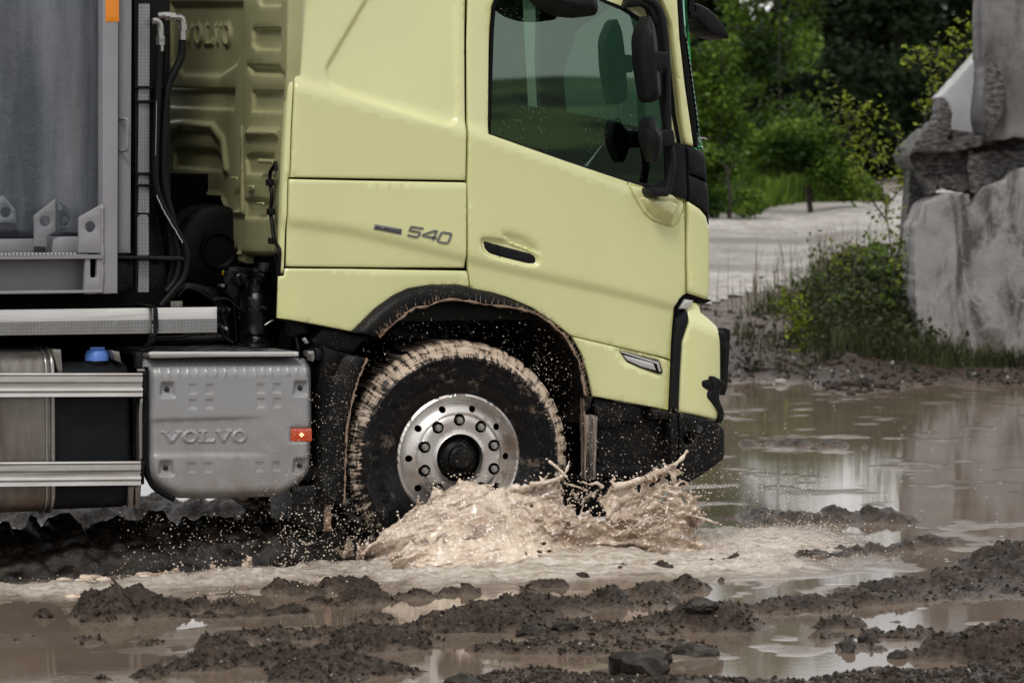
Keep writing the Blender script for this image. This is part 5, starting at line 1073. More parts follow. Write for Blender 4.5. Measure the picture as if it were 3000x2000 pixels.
c = mixc(t, ramp(t, n_, .4, .6), (.30, .28, .255), (.50, .475, .445)); c = mixc(t, ramp(t, nf, .5, .7), c, (.20, .18, .16)); t.links.new(c, p.inputs['Base Color'])
t.links.new(ramp(t, nf, .4, .6, (.85,) * 3 + (1,), (.5,) * 3 + (1,)), p.inputs['Roughness']); p.inputs['Specular IOR Level'].default_value = .2; c = mixc(t, ramp(t, noise(t, o, 9, 8, .75), .5, .62), c, (.17, .15, .13)); t.links.new(c, p.inputs['Base Color']); t.links.new(bump(t, n_, .5, .012), p.inputs['Normal'])
m, t, p, o = newmat('puddle_water')
# colour: silty water, paler where the wheel has whipped it up
sx = t.nodes.new('ShaderNodeSeparateXYZ'); t.links.new(o, sx.inputs[0])
at = t.nodes.new('ShaderNodeAttribute'); at.attribute_name = 'churn'; ch_ = at.outputs['Fac']
nf = noise(t, o, 30, 8, .75); nb = noise(t, o, 1.3, 4)
base = mixc(t, ramp(t, nb, .35, .7), (.155, .115, .088), (.20, .155, .12))
nfl = noise(t, mapping(t, mapping(t, o, (1, 1, 1), (0, 0, .12)), (5, 22, 22)), 1, 7, .7); foam = mixc(t, ramp(t, mth(t, 'ADD', mth(t, 'MULTIPLY', nfl, .55), mth(t, 'MULTIPLY', nf, .45)), .40, .60), (.36, .28, .21), (.90, .83, .74)); f = mth(t, 'MULTIPLY', ch_, ramp(t, mth(t, 'ADD', mth(t, 'MULTIPLY', ch_, .5), nfl), .42, .70), True)
c = mixc(t, f, base, foam); t.links.new(c, p.inputs['Base Color']); t.links.new(mth(t, 'ADD', mth(t, 'MULTIPLY', f, .45), .03), p.inputs['Roughness'])
rip = noise(t, mapping(t, o, (1, 1, 1), (0, 0, TH)), 1, 1); rm_ = mapping(t, mapping(t, o, (1, 1, 1), (0, 0, TH)), (7, 26, 1))
rn = noise(t, rm_, 1, 4, .6); msk = ramp(t, noise(t, o, .6, 2), .35, .65, (.45,) * 3 + (1,), (1, 1, 1, 1))
b1 = bump(t, mth(t, 'MULTIPLY', rn, msk), .028, .012); t.links.new(bump(t, nf, .5, .015, b1) if False else b1, p.inputs['Normal']); p.inputs['IOR'].default_value = 1.33
p.inputs['Specular IOR Level'].default_value = .95
bb = bump(t, mth(t, 'MULTIPLY', mth(t, 'ADD', nfl, nf), f), .8, .03, b1); t.links.new(bb, p.inputs['Normal'])
mat('hill_green', (.022, .034, .015), .9, var=(.035, (.16, .20, .07), .48, .58))
V, F = polar(rs, AN, ground_h); g = npmesh('ground', V, F, 'mud'); tag(g, kind='structure')
def road_mask(X, Y):
    d = (X - CAM.x) * math.sin(TH) + (Y - CAM.y) * math.cos(TH); lat = (X - CAM.x) * math.cos(TH) - (Y - CAM.y) * math.sin(TH); px = 1500 + FPX * lat / np.maximum(d, 1)
    lo = np.interp(px, [-9000, 1500, 2080, 2200, 2330, 2450, 2560, 2700, 9000], [37.2, 37.2, 37.0, 37.5, 38.5, 41.5, 44, 45, 45]) + .5 * fbm(X * .8, Y * .8, 4, 61)
    hi_ = np.interp(px, [-9000, 2000, 2200, 2500, 2700, 9000], [52, 51, 54, 60, 68, 75]) + .6 * fbm(X * .5, Y * .5, 3, 62); return (d > lo) & (d < hi_)
rr_ = np.concatenate([np.linspace(35, 80, 260)]); aa = np.linspace(-.5, .5, 420)
V, F = polar(rr_, aa, lambda X, Y: ground_h(X, Y, False) + .035, road_mask); tag(npmesh('road', V, F, 'gravel_road'), kind='structure')
# water ---------------------------------------------------------------
WCX = WC.x
tt_ = gpts('P', [(1020, 1700), (1350, 1640), (1700, 1630), (2060, 1610)]); 
def churn_of(X, Y):
    pX, pY = to_px(X, Y); n = fbm(X * 3, Y * 3, 4, 70) * .5
    a = np.exp(-(((pX - 1650) / 560) ** 2) - ((pY - 1625) / 52) ** 2) * 1.5
    b = np.exp(-(((pX - 2150) / 300) ** 2) - ((pY - 1602) / 40) ** 2) * 1.5
    c_ = np.exp(-(((pX - 760) / 520) ** 2) - ((pY - (1745 - .06 * pX)) / 20) ** 2) * .9
    e = np.exp(-(((pX - 60) / 420) ** 2) - ((pY - 1738) / 18) ** 2) * .9; l = np.exp(-(((pX - 1350) / 480) ** 2) - ((pY - 1688) / 30) ** 2) * 1.2
    bk = np.exp(-(((pX - 300) / 700) ** 2) - ((pY - 1497) / 16) ** 2) * .3
    hp_ = sst(Y, -1.25, -.6) * (1 - sst(Y, -.1, .1)) * np.interp(X, [-1, -.6, 1, 1.4], [0, 1, 1, 0]) * 1.2
    return np.clip((np.maximum.reduce([a, b, c_, e, l, bk, hp_]) + n * .6 - .10) * 1.35, 0, 1)
def water_h(X, Y):
    pX, pY = to_px(X, Y); c_ = churn_of(X, Y)
    und = np.exp(-(((pX - 500) / 700) ** 2) - ((pY - 1600) / 80) ** 2)           # wake rolling under the truck
    r1 = 1 - np.abs(fbm(X * 2.2 + .3 * Y, Y * 1.6, 4, 81)); r2 = fbm(X * 6, Y * 9, 4, 82); r3 = 1 - 2 * np.abs(fbm(X * 11, Y * 13, 3, 83))
    xs = np.interp(X, [-.95, -.6, -.2, .5, .9, 1.25], [0, .5, 1, .85, .35, 0]); hump = .09 * xs * sst(Y + .12 * fbm(X * 2.5, Y, 3, 85), -1.10, -.30) * (1 - sst(Y, -.20, -.02)) * (1 + .5 * r2) * (1 - .5 * sst(X, .35, .7)); flat_ = 1 - .75 * xs * (hump > .01)
    return hump + und * (.12 * (r1 - .75) + .05 * r2 + .022 * r3) + c_ * flat_ * (.040 * r2 + .026 * r3 + .02)
ra = 9 * (34.5 / 9) ** np.linspace(0, 1, 520); aw = np.concatenate([np.linspace(-.9, -.19, 40)[:-1], np.linspace(-.19, .19, 560), np.linspace(.19, .9, 40)[1:]])
V, F = polar(ra, aw, water_h); w = npmesh('puddle_water', V, F, 'puddle_water'); tag(w, kind='structure')
cv = np.array([v.co[:2] for v in w.data.vertices]) if False else np.empty(len(w.data.vertices) * 3, np.float32)
w.data.vertices.foreach_get('co', cv); cv = cv.reshape(-1, 3); at_ = w.data.attributes.new('churn', 'FLOAT', 'POINT'); at_.data.foreach_set('value', churn_of(cv[:, 0].astype(float), cv[:, 1].astype(float)).astype(np.float32))
# hills all round, low behind the photographer, wooded ahead
def hill_h(X, Y):
    a = np.arctan2(X - CAM.x, Y - CAM.y); R_ = np.hypot(X - CAM.x, Y - CAM.y); n = fbm(np.sin(a) * 4 + 9, np.cos(a) * 4, 5, 90)
    return -2 + sst(R_, 200, 420) * np.where(np.cos(a - TH) > .3, 9 + 3 * n, 17 + 11 * n) + .8 * fbm(X * .05, Y * .05, 4, 91) * sst(R_, 160, 200)
V, F = polar(np.linspace(150, 700, 40), np.linspace(0, 2 * math.pi, 241), hill_h); tag(npmesh('hills', V, F, 'hill_green'), kind='structure')
# ================================================================ SPLASH
m, t, p, o = newmat('muddy_splash')
n_ = noise(t, o, 10, 7, .65); nf = noise(t, o, 55, 5, .65); ns = noise(t, mapping(t, mapping(t, o, (1, 1, 1), (0, .25, 0)), (2.6, 6, 15)), 1.5, 7, .65, .8); nb_ = noise(t, o, 2.6, 3)
c = mixc(t, ramp(t, n_, .32, .68), (.50, .375, .275), (.82, .70, .57)); c = mixc(t, ramp(t, nb_, .45, .62), c, (.40, .29, .21)); c = mixc(t, ramp(t, ns, .50, .64), c, (.23, .165, .125)); c = mixc(t, ramp(t, nf, .53, .66), c, (.92, .86, .78))
t.links.new(c, p.inputs['Base Color']); p.inputs['Roughness'].default_value = .10; p.inputs['Coat Weight'].default_value = .4; p.inputs['Coat Roughness'].default_value = .05
t.links.new(bump(t, nf, .35, .012, bump(t, n_, .5, .03)), p.inputs['Normal']); p.inputs['Subsurface Weight'].default_value = .15; p.inputs['Subsurface Radius'].default_value = (.03, .02, .012)
mat('droplet', (.68, .57, .47), .15, coat=.3)
SV, SF = [], []
def n3(p, s, k): return float(vnoise(np.array([p[0] * k]), np.array([p[1] * k + p[2] * k * .7]), s)[0]) * 2 - 1
def resamp(pts, n):
    L_ = [0]; [L_.append(L_[-1] + (Vector(b) - Vector(a)).length) for a, b in zip(pts[:-1], pts[1:])]
    q = np.linspace(0, L_[-1], n); A = np.array([tuple(p) for p in pts]); return np.stack([np.interp(q, L_, A[:, i]) for i in range(A.shape[1])], 1)
def sheet(crest, cy, base, by, bulge, th, holes=.0, n=120, mrow=34, fing=0, seed=0, jag=.012, amp=.03, lace=False):
    """a curtain of water: crest traced at depth cy, foot at depth by"""
    cyf = cy if callable(cy) else (lambda s: cy); byf = by if callable(by) else (lambda s: by)
    C = [atY(*p, cyf(i / (len(crest) - 1))) for i, p in enumerate(crest)]; B = [atZ(*p, -.02) for i, p in enumerate(base)]
    C = resamp(spl(C, 6), n); B = resamp(spl(B, 6), n); s_ = np.linspace(0, 1, mrow)[:, None, None]; env = np.sin(np.linspace(0, 1, n) * math.pi)[None, :, None] ** .4
    out_ = np.array([0, -1, .25]); G_ = C[None] * (1 - s_) + B[None] * s_ + out_ * (bulge * np.sin(s_ * math.pi) * env)
    X, Y, Z = G_[..., 0], G_[..., 1], G_[..., 2]; k = 1.0
    nn = fbm(X * 5 + seed, Z * 9 + Y * 3, 5, 100 + seed); n2 = fbm(X * 14, Z * 20 + seed, 4, 130 + seed)
    ridge = 1 - 2 * np.abs(fbm(X * 2.2 + seed, np.linspace(0, 1, mrow)[:, None] * 8 + X * 2.2, 4, 150 + seed))
    G_[..., 1] -= amp * (nn * 1.2 + .5 * n2 + .8 * ridge); G_[..., 2] += amp * .5 * n2 + jag * fbm(X * 24, X * 0 + seed, 3, 160)[...] * (1 - s_[..., 0]) ** 2 * 2.2
    T_ = th * (.65 + .7 * np.abs(nn))
    fr = np.linspace(0, 1, n)[None, :]; S1 = s_[..., 0] + 0 * X; hole = (1.2 * fbm(X * 9 + 3 * seed, Z * 14 + Y * 5, 4, 170 + seed, .6) + (1 - S1) * .2) if lace else (1.15 * fbm(X * 3.2 + seed, S1 * 9 + X * 2, 5, 170 + seed, .6) - .12 + 1.0 * np.maximum(fr - .5, 0) - .28 - .5 * (S1 < .12))
    keep = (hole < (1 - holes)) if holes > 0 else np.ones(X.shape, bool)
    nrm = np.cross(np.gradient(G_, axis=1), np.gradient(G_, axis=0)); nrm /= np.linalg.norm(nrm, axis=-1, keepdims=True) + 1e-9
    Af, Bk = G_ + nrm * T_[..., None] * .5, G_ - nrm * T_[..., None] * .5; off = sum(len(v) for v in SV); R_, K = X.shape
    SV.append(Af.reshape(-1, 3)); SV.append(Bk.reshape(-1, 3)); I = np.arange(R_ * K).reshape(R_, K) + off; J = I + R_ * K
    cell = keep[:-1, :-1] & keep[1:, 1:] & keep[:-1, 1:] & keep[1:, :-1]; ff = []
    for r_, c_ in zip(*np.nonzero(cell)):
        a, b, d, e = I[r_, c_], I[r_, c_ + 1], I[r_ + 1, c_ + 1], I[r_ + 1, c_]; q = R_ * K
        ff.append((a, b, d, e)); ff.append((e + q, d + q, b + q, a + q))
        if r_ == 0 or not cell[r_ - 1, c_]: ff.append((b, a, a + q, b + q))
        if r_ == R_ - 2 or not cell[r_ + 1, c_]: ff.append((e, d, d + q, e + q))
        if c_ == 0 or not cell[r_, c_ - 1]: ff.append((a, e, e + q, a + q))
        if c_ == K - 2 or not cell[r_, c_ + 1]: ff.append((d, b, b + q, d + q))
    SF.extend(ff)
    for i in range(fing):
        c_ = random.randint(2, n - 3); P_ = Vector(G_[0, c_]); dr = Vector((random.uniform(-.25, .8), random.uniform(-.5, .2), random.uniform(.3, 1))).normalized(); L_ = random.uniform(.02, .075)
        finger(P_ - dr * .01, dr, L_, random.uniform(.0045, .008))
def addmesh(bm):
    off = sum(len(v) for v in SV); bm.verts.index_update(); SV.append(np.array([tuple(v.co) for v in bm.verts])); SF.extend([tuple(v.index + off for v in f.verts) for f in bm.faces]); bm.free()
def finger(p, d, L_, r_):
    bm = bmesh.new(); n = 7; pts = [p + d * (L_ * i / n) + Vector((0, 0, -1.2)) * (L_ * (i / n) ** 2 * .35) for i in range(n + 1)]
    sweep(bm, pts, r_, 7, [1.3, 1.0, .8, .7, .62, .62, .9, .5]); q = bmesh.ops.create_icosphere(bm, subdivisions=1, radius=r_ * 1.25); bmesh.ops.translate(bm, verts=q['verts'], vec=pts[-1]); addmesh(bm)
    if random.random() < .6: DROPS.append((pts[-1] + d * random.uniform(.012, .04), r_ * random.uniform(.5, .9)))
def blob(p, r_, sq=(1, 1, 1)):
    bm = bmesh.new(); q = bmesh.ops.create_icosphere(bm, subdivisions=2, radius=r_)
    for v in bm.verts: v.co = Vector((v.co.x * sq[0], v.co.y * sq[1], v.co.z * sq[2])) * (1 + .25 * n3(v.co * 20 + p * 3, 3, 1.5)) + p
    addmesh(bm)
DROPS = []
# 1 the main curtain thrown up in front of the tyre
c1 = vp('I', [(110, 480), (200, 395), (300, 305), (400, 240), (500, 165), (600, 92), (720, 42), (850, 56), (950, 88), (1060, 38), (1180, 48), (1260, 14), (1330, 20)])
sheet(c1, lambda s: -.10 - .04 * s, vp('I', [(70, 560), (250, 590), (400, 600), (600, 602), (800, 600), (1000, 592), (1200, 580), (1400, 566), (1500, 560)]), -.62, .08, .022, holes=.66, n=190, mrow=60, fing=40, seed=1, amp=.030)
# 2 inner fold
sheet(vp('I', [(250, 560), (350, 480), (480, 380), (600, 300), (680, 285), (760, 235), (900, 225), (1100, 245), (1250, 290), (1400, 345), (1520, 400), (1700, 425), (1830, 480)]), lambda s: -.27 + .03 * s, vp('I', [(240, 600), (500, 626), (800, 628), (1100, 622), (1400, 600), (1650, 575), (1850, 550)]), -.95, .06, .018, holes=.62, n=170, mrow=44, fing=34, seed=2, amp=.030)
# 3 low rolling lips in front
sheet(vp('I', [(290, 575), (360, 480), (470, 420), (640, 380), (800, 385), (1000, 362), (1200, 380), (1400, 450), (1560, 545)]), -.44, vp('I', [(290, 625), (600, 650), (900, 650), (1200, 640), (1560, 600)]), -1.12, .04, .016, holes=.66, n=140, mrow=34, fing=30, seed=3, amp=.026, jag=.018)
# 4 the sheet fanning forward past the bumper
sheet(vp('I', [(1180, 60), (1300, 20), (1400, 70), (1500, 110), (1620, 90), (1720, 60), (1800, 70), (1860, 30), (1920, -10), (1990, -60), (2060, -20), (2110, 60)]), lambda s: -.14 - .05 * s, vp('I', [(1200, 590), (1450, 570), (1600, 560), (1800, 540), (1950, 530), (2130, 520)]), -.42, .015, .013, holes=.72, n=190, mrow=60, fing=50, seed=4, jag=.03, amp=.05, lace=True)
sheet(vp('I', [(1250, 150), (1400, 190), (1550, 240), (1700, 290), (1850, 330), (2000, 370)]), -.36, vp('I', [(1300, 600), (1500, 590), (1700, 575), (1900, 560), (2080, 545)]), -.66, .012, .014, holes=.6, n=140, mrow=34, fing=30, seed=5, jag=.02, amp=.05, lace=True)
sheet(vp('I', [(1850, 60), (1900, -20), (1960, -50), (2020, 10), (2080, 60), (2130, 50), (2170, 130), (2210, 230), (2225, 330)]), -.16, vp('I', [(1850, 535), (1950, 530), (2050, 525), (2130, 520), (2200, 512), (2270, 505)]), -.34, .02, .013, holes=.70, n=120, mrow=60, fing=36, seed=6, jag=.035, amp=.055, lace=True)
# the long tongue pointing forward and the small crowns at the left
for pts, r_ in [([(1700, 60), (1850, 20), (1950, -20), (2050, -60), (2120, -110), (2170, -175)], .013), ([(1180, 40), (1260, 30), (1340, 10), (1400, -30), (1430, -110)], .009), ([(1640, 60), (1600, 30), (1560, 40), (1500, 20)], .007), ([(2090, 60), (2130, 20), (2170, 40), (2200, 120)], .006)]:
    q = [atY(*p, -.22) for p in vp('I', pts)]; q = spl(q, 6); bm = bmesh.new(); sweep(bm, q, r_, 8, [1.6 - 1.0 * i / len(q) + .25 * math.sin(i * 1.3) for i in range(len(q))]); addmesh(bm)
for cx, cy, w_, sd_ in ((1640, 440, 110, 7), (1840, 420, 130, 8), (1540, 470, 60, 9), (2150, 420, 110, 10), (2280, 430, 90, 12), (1350, 500, 70, 13), (1070, 485, 30, 14)):
    h_ = {7: 155, 8: 120, 9: 60, 10: 110, 12: 110, 13: 50, 14: 26}[sd_]
    cr = [(cx - w_ * .5, cy - h_ * .5), (cx - w_ * .2, cy - h_ * .75), (cx, cy - h_ * .7), (cx + w_ * .25, cy - h_), (cx + w_ * .5, cy - h_ * .55)]
    q = atZ(*vp('H', [(cx, cy + 30)])[0]).y
    sheet(vp('H', cr), q + .05, vp('H', [(cx - w_ * .6, cy + 30), (cx, cy + 34), (cx + w_ * .6, cy + 30)]), q - .06, .03, .012, holes=.05, n=40, mrow=16, fing=9, seed=sd_, jag=.035, amp=.02)
for i in range(24):        # strands flung off the sheets
    x, y = (random.uniform(1560, 2050), random.uniform(1395, 1560)) if i < 16 else (random.uniform(1150, 1600), random.uniform(1440, 1600)); Yq = random.uniform(-.55, -.15); p0 = atY(x, y, Yq); L_ = random.uniform(.05, .17); a = random.uniform(-.6, 2.4)
    d1 = Vector((math.cos(a), random.uniform(-.3, .3), math.sin(a) * .6)); q = spl([p0, p0 + d1 * L_ * .5 + Vector((0, 0, random.uniform(-.02, .03))), p0 + d1 * L_], 6); bm = bmesh.new(); rb = random.uniform(.003, .0075)
    sweep(bm, q, rb, 7, [1.2 + .5 * math.sin(j * 1.9 + i) * random.random() for j in range(len(q))]); addmesh(bm); DROPS.append((q[-1] + d1 * .015, rb * random.uniform(.6, 1.2)))
for L_ in ([(240, 604), (500, 630), (800, 632), (1100, 626), (1400, 604), (1650, 579), (1850, 554)], [(290, 630), (600, 655), (900, 655), (1200, 645), (1560, 606)], [(60, 560), (250, 592), (400, 602)], [(1650, 560), (1900, 540), (2130, 525), (2290, 508)]):
    q = resamp([(x, y) for x, y in L_], 110)
    for x, y in q: g_ = atZ(*vp('I', [(x + random.gauss(0, 8), y + random.gauss(2, 9))])[0]); blob(g_ + Vector((0, 0, random.uniform(-.006, .016))), random.uniform(.006, .022), (1.5, 1.1, .9))
for i in range(420):        # froth lumps along the wake
    u = random.random(); x = 900 + 1250 * u; y = 1632 + 26 * math.sin(u * 5) + random.gauss(0, 18) - (10 if x > 1700 else 0) + (50 if x < 1100 else 0) * 1
    g_ = atZ(x, y); blob(g_ + Vector((0, 0, random.uniform(-.01, .012))), random.uniform(.008, .030), (1.7, 1.2, .8))
for i in range(200):
    u = random.random(); x = 150 + 900 * u; y = 1715 - 55 * u + random.gauss(0, 14); g_ = atZ(x, y); blob(g_ + Vector((0, 0, random.uniform(-.008, .008))), random.uniform(.010, .03), (1.7, 1.2, .7))
def bake(name, m, vox):
    me = bpy.data.meshes.new('splash_base'); me.from_pydata(np.concatenate(SV).tolist(), [], [tuple(int(i) for i in f) for f in SF]); me.update(); tmp = bpy.data.objects.new('tmp', me); COL.objects.link(tmp)
    r1 = tmp.modifiers.new('r', 'REMESH'); r1.mode = 'VOXEL'; r1.voxel_size = vox; sm = tmp.modifiers.new('s', 'SMOOTH'); sm.factor = .5; sm.iterations = 2
    me2 = bpy.data.meshes.new_from_object(tmp.evaluated_get(bpy.context.evaluated_depsgraph_get())); bpy.data.objects.remove(tmp); me2.materials.clear(); return fin(name, me2, m, None, 180)
me = bpy.data.meshes.new('water_splash'); VV = np.concatenate(SV); me.from_pydata(VV.tolist(), [], [tuple(int(i) for i in f) for f in SF]); me.update()
tmp = bpy.data.objects.new('tmp', me); COL.objects.link(tmp)
r1 = tmp.modifiers.new('r', 'REMESH'); r1.mode = 'VOXEL'; r1.voxel_size = .0050; r1.use_smooth_shade = True
sm = tmp.modifiers.new('s', 'SMOOTH'); sm.factor = .5; sm.iterations = 2
dg = bpy.context.evaluated_depsgraph_get(); me2 = bpy.data.meshes.new_from_object(tmp.evaluated_get(dg)); bpy.data.objects.remove(tmp)
me2.materials.clear(); sp = fin('water_splash', me2, 'muddy_splash', None, 180); print('splash faces', len(me2.polygons))
sp['kind'] = 'stuff'; tag(sp, 'milky brown bow wave of muddy water thrown up round the front tyre', 'splash')
# the wake rolling behind the wheel, underbody shade put into its black colour
SV.clear(); SF.clear()
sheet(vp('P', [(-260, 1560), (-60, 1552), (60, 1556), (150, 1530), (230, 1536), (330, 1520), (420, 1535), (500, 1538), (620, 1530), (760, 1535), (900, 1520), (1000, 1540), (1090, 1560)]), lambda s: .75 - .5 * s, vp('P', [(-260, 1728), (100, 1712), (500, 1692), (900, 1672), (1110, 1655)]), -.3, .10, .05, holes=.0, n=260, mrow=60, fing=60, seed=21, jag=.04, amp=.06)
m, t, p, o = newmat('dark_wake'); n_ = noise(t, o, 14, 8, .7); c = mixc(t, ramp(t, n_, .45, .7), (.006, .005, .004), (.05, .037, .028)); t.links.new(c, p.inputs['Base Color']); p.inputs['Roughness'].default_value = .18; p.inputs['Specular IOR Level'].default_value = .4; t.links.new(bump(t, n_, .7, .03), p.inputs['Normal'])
tag(bake('dark_wake', 'dark_wake', .012), 'churned wake of muddy water behind the front wheel, coloured black for shade under the tanks', 'wake', kind='stuff')
# droplets, one spray
ico = bmesh.new(); bmesh.ops.create_icosphere(ico, subdivisions=1, radius=1); IV = np.array([tuple(v.co) for v in ico.verts]); IF = np.array([[v.index for v in f.verts] for f in ico.faces]); ico.free()
def drops(name, P, R_, m, lab, cat):
    P = np.array(P); R_ = np.array(R_); st_ = np.stack([R_ * RNG.uniform(.8, 1.5, len(R_)), R_, R_ * RNG.uniform(.8, 1.3, len(R_))], 1)
    V = (P[:, None] + IV[None] * st_[:, None]).reshape(-1, 3); F = (IF[None] + (np.arange(len(P)) * len(IV))[:, None, None]).reshape(-1, 3); o = npmesh(name, V, F, m); tag(o, lab, cat, kind='stuff'); return o
P_, R2 = [tuple(p) for p, r in DROPS], [r for p, r in DROPS]
def spray(n, box_, Yr, r0, r1, pw=2.5):
    for i in range(n):
        x, y = random.uniform(box_[0], box_[2]), random.uniform(box_[1], box_[3]); q = atY(x, y, random.uniform(*Yr))
        if q.z > .0: P_.append(tuple(q)); R2.append(r0 + (r1 - r0) * random.random() ** pw)
spray(900, (1060, 900, 1680, 1120), (.0, .5), .0012, .0045)          # wheel arch
spray(500, (1560, 950, 1680, 1420), (-.03, .4), .0012, .0042)
spray(1500, (820, 1480, 1130, 1690), (-.3, .6), .0012, .0048)        # behind the wheel
spray(700, (350, 1500, 900, 1680), (-.3, .6), .0012, .004)
spray(700, (1250, 1380, 2080, 1560), (-.5, -.15), .0012, .0055)
spray(750, (1700, 1180, 2140, 1480), (-.10, -.04), .001, .0032, 4)  # over the bumper
spray(700, (2040, 1380, 2420, 1640), (-.6, .4), .0010, .0038, 3)
spray(500, (750, 1150, 1060, 1500), (-.1, -.04), .001, .003, 3)
def grav(n, xm, sx_, ym, sy_, hh):
    for i in range(n):
        x, y = random.gauss(xm, sx_), random.gauss(ym, sy_); q = atZ(x, y); q.z = abs(random.gauss(0, hh)); P_.append(tuple(q)); R2.append(random.uniform(.0012, .0042))
grav(5200, 1650, 330, 1640, 20, .016); grav(9000, 2090, 170, 1606, 20, .024); grav(1600, 700, 300, 1690, 24, .016); grav(500, 2350, 110, 1560, 20, .02)
drops('spray_droplets', P_, R2, 'droplet', 'fine spray of muddy droplets flying round the front wheel and bumper', 'spray')
# bubbles floating on the water
P_, R2 = [], []
for i in range(120):
    x, y = random.uniform(2150, 3050), random.uniform(1180, 1680); q = atZ(x, y); P_.append((q.x, q.y, .0005)); R2.append(random.uniform(.002, .009))
P_ = np.array(P_); V = (P_[:, None] + IV[None] * np.stack([np.array(R2) * 1.7, np.array(R2), np.array(R2) * .25], 1)[:, None]).reshape(-1, 3); F = (IF[None] + (np.arange(len(P_)) * len(IV))[:, None, None]).reshape(-1, 3)
mat('bubble_film', (.55, .5, .46), .08, coat=1)
tag(npmesh('foam_bubbles', V, F, 'bubble_film'), 'flat pale foam bubbles drifting on the open puddle', 'foam', kind='stuff')
# ================================================================ STONES AND CLODS
def rockmesh(r_, seed, sub=3, sq=(1, 1, .7), ang=.5):
    bm = bmesh.new(); bmesh.ops.create_icosphere(bm, subdivisions=sub, radius=1); rg = np.random.default_rng(seed); pl = rg.normal(size=(9, 3)); pl /= np.linalg.norm(pl, axis=1)[:, None]; dist_ = rg.uniform(.55, .95, 9)
    for v in bm.verts:
        c = np.array(v.co)
        for k in range(9):
            q = c @ pl[k] - dist_[k]
            if q > 0: c = c - pl[k] * q * (1 - .12)
        c = c * (1 + .16 * n3(Vector(c) * 4, seed, 1.3) + .07 * n3(Vector(c) * 9, seed + 3, 1.7)); v.co = Vector((c[0] * sq[0], c[1] * sq[1], c[2] * sq[2])) * r_
    me = bpy.data.meshes.new('stone'); bm.to_mesh(me); bm.free(); return me
mat('wet_stone', (.022, .018, .015), .5, spec=.2, var=(9, (.065, .056, .048), .45, .65), bmp=(40, .6, .01), rvar=.25)
mat('pale_stone', (.30, .28, .26), .45, var=(9, (.2, .18, .16), .45, .65), bmp=(30, .5, .01))
def stone(v, x, y, r_, sq, seed, label, m='wet_stone', group=None, zoff=.0, tilt=0):
    q = atZ(*vp(v, [(x, y)])[0], .02); me = rockmesh(r_, seed, 3, sq); o = fin('stone', me, m, None, 25); z_ = float(ground_h(np.array([q.x]), np.array([q.y]))[0])
    o.location = (q.x, q.y, max(z_, -.01) + r_ * sq[2] * .35 + zoff); o.rotation_euler = (tilt, tilt * .5, -TH + random.uniform(-.3, .3)); tag(o, label, 'stone', group); return o
stone('I', 1870, 1235, .12, (1.2, .7, .62), 3, 'largest flat-topped brown stone low in the muddy foreground')
stone('I', 2210, 1080, .075, (1.3, .7, .6), 6, 'dark blocky stone right of the largest foreground stone')
stone('I', 1400, 960, .05, (1.2, .8, .6), 7, 'small pale-topped stone on the mud bank below the splash', 'wet_stone')
stone('I', 1200, 965, .055, (1.3, .8, .7), 8, 'low wedge-shaped stone on the mud bank left of the small pale-topped one')
stone('J', 1020, 1385, .035, (.8, .7, 1.2), 9, 'upright small stone at the edge of the right foreground pool')
stone('J', 1275, 1415, .04, (1.1, .8, .8), 10, 'round dark stone in the right foreground pool')
stone('J', 1545, 1345, .045, (1.2, .7, .7), 11, 'stone at the right tip of the low mud islet in the foreground pool')
stone('J', 1120, 1335, .04, (1.2, .8, .9), 12, 'stone at the left end of the low mud islet in the foreground pool')
stone('I', 780, 1280, .07, (1.2, .8, .7), 13, 'rounded dark stone at the bottom edge of the picture')
stone('I', 2250, 920, .06, (1.3, .8, .6), 14, 'flat stone on the wet mud bank at the right')
q = stone('J', 680, 32, .085, (1.3, .9, .6), 15, 'pale flat stone on the far bank beside the bumper', 'pale_stone')
# gravel and crumbs: nobody could count them
def crumbs(name, n, gen, rmin, rmax, m, lab, cat):
    me = rockmesh(1, 77, 1, (1, .9, .75)); RV = np.array([tuple(v.co) for v in me.vertices]); RF = np.array([list(f.vertices) for f in me.polygons]); bpy.data.meshes.remove(me)
    P = gen(n); z_ = ground_h(P[:, 0], P[:, 1]); k = z_ > .004; P = P[k]; z_ = z_[k]; n = len(P); R_ = rmin + (rmax - rmin) * RNG.random(n) ** 3.5
    A = RNG.uniform(0, 6.28, n); B = RNG.uniform(0, 6.28, n); ca, sa, cb, sb = np.cos(A), np.sin(A), np.cos(B), np.sin(B)
    V = RV[None] * np.stack([R_ * RNG.uniform(.7, 1.4, n), R_, R_ * RNG.uniform(.6, 1, n)], 1)[:, None]
    x = V[..., 0] * ca[:, None] - V[..., 1] * sa[:, None]; y = V[..., 0] * sa[:, None] + V[..., 1] * ca[:, None]; z2 = V[..., 2] * cb[:, None] + x * sb[:, None]; x2 = x * cb[:, None] - V[..., 2] * sb[:, None]
    V = np.stack([x2 + P[:, 0:1], y + P[:, 1:2], z2 + z_[:, None] + R_[:, None] * .2], -1).reshape(-1, 3); F = (RF[None] + (np.arange(n) * len(RV))[:, None, None]).reshape(-1, 3)
    return tag(npmesh(name, V, F, m, smooth=False), lab, cat, kind='stuff')
def gen_near(n):
    x = RNG.uniform(-100, 3100, n); y = 1640 + 420 * RNG.random(n) ** .55; P = np.array([tuple(atZ(a, b).xy) for a, b in zip(x, y)]); return P
def gen_bank(n):
    x = RNG.uniform(1900, 3200, n); y = RNG.uniform(905, 1180, n); return np.array([tuple(atZ(a, max(b, 1010), .1 if b > 1000 else .4).xy) for a, b in zip(x, y)])
mat('mud_clod', (.023, .0155, .011), .6, var=(30, (.075, .052, .037), .5, .7), bmp=(80, .6, .01), rvar=.3, spec=.25)
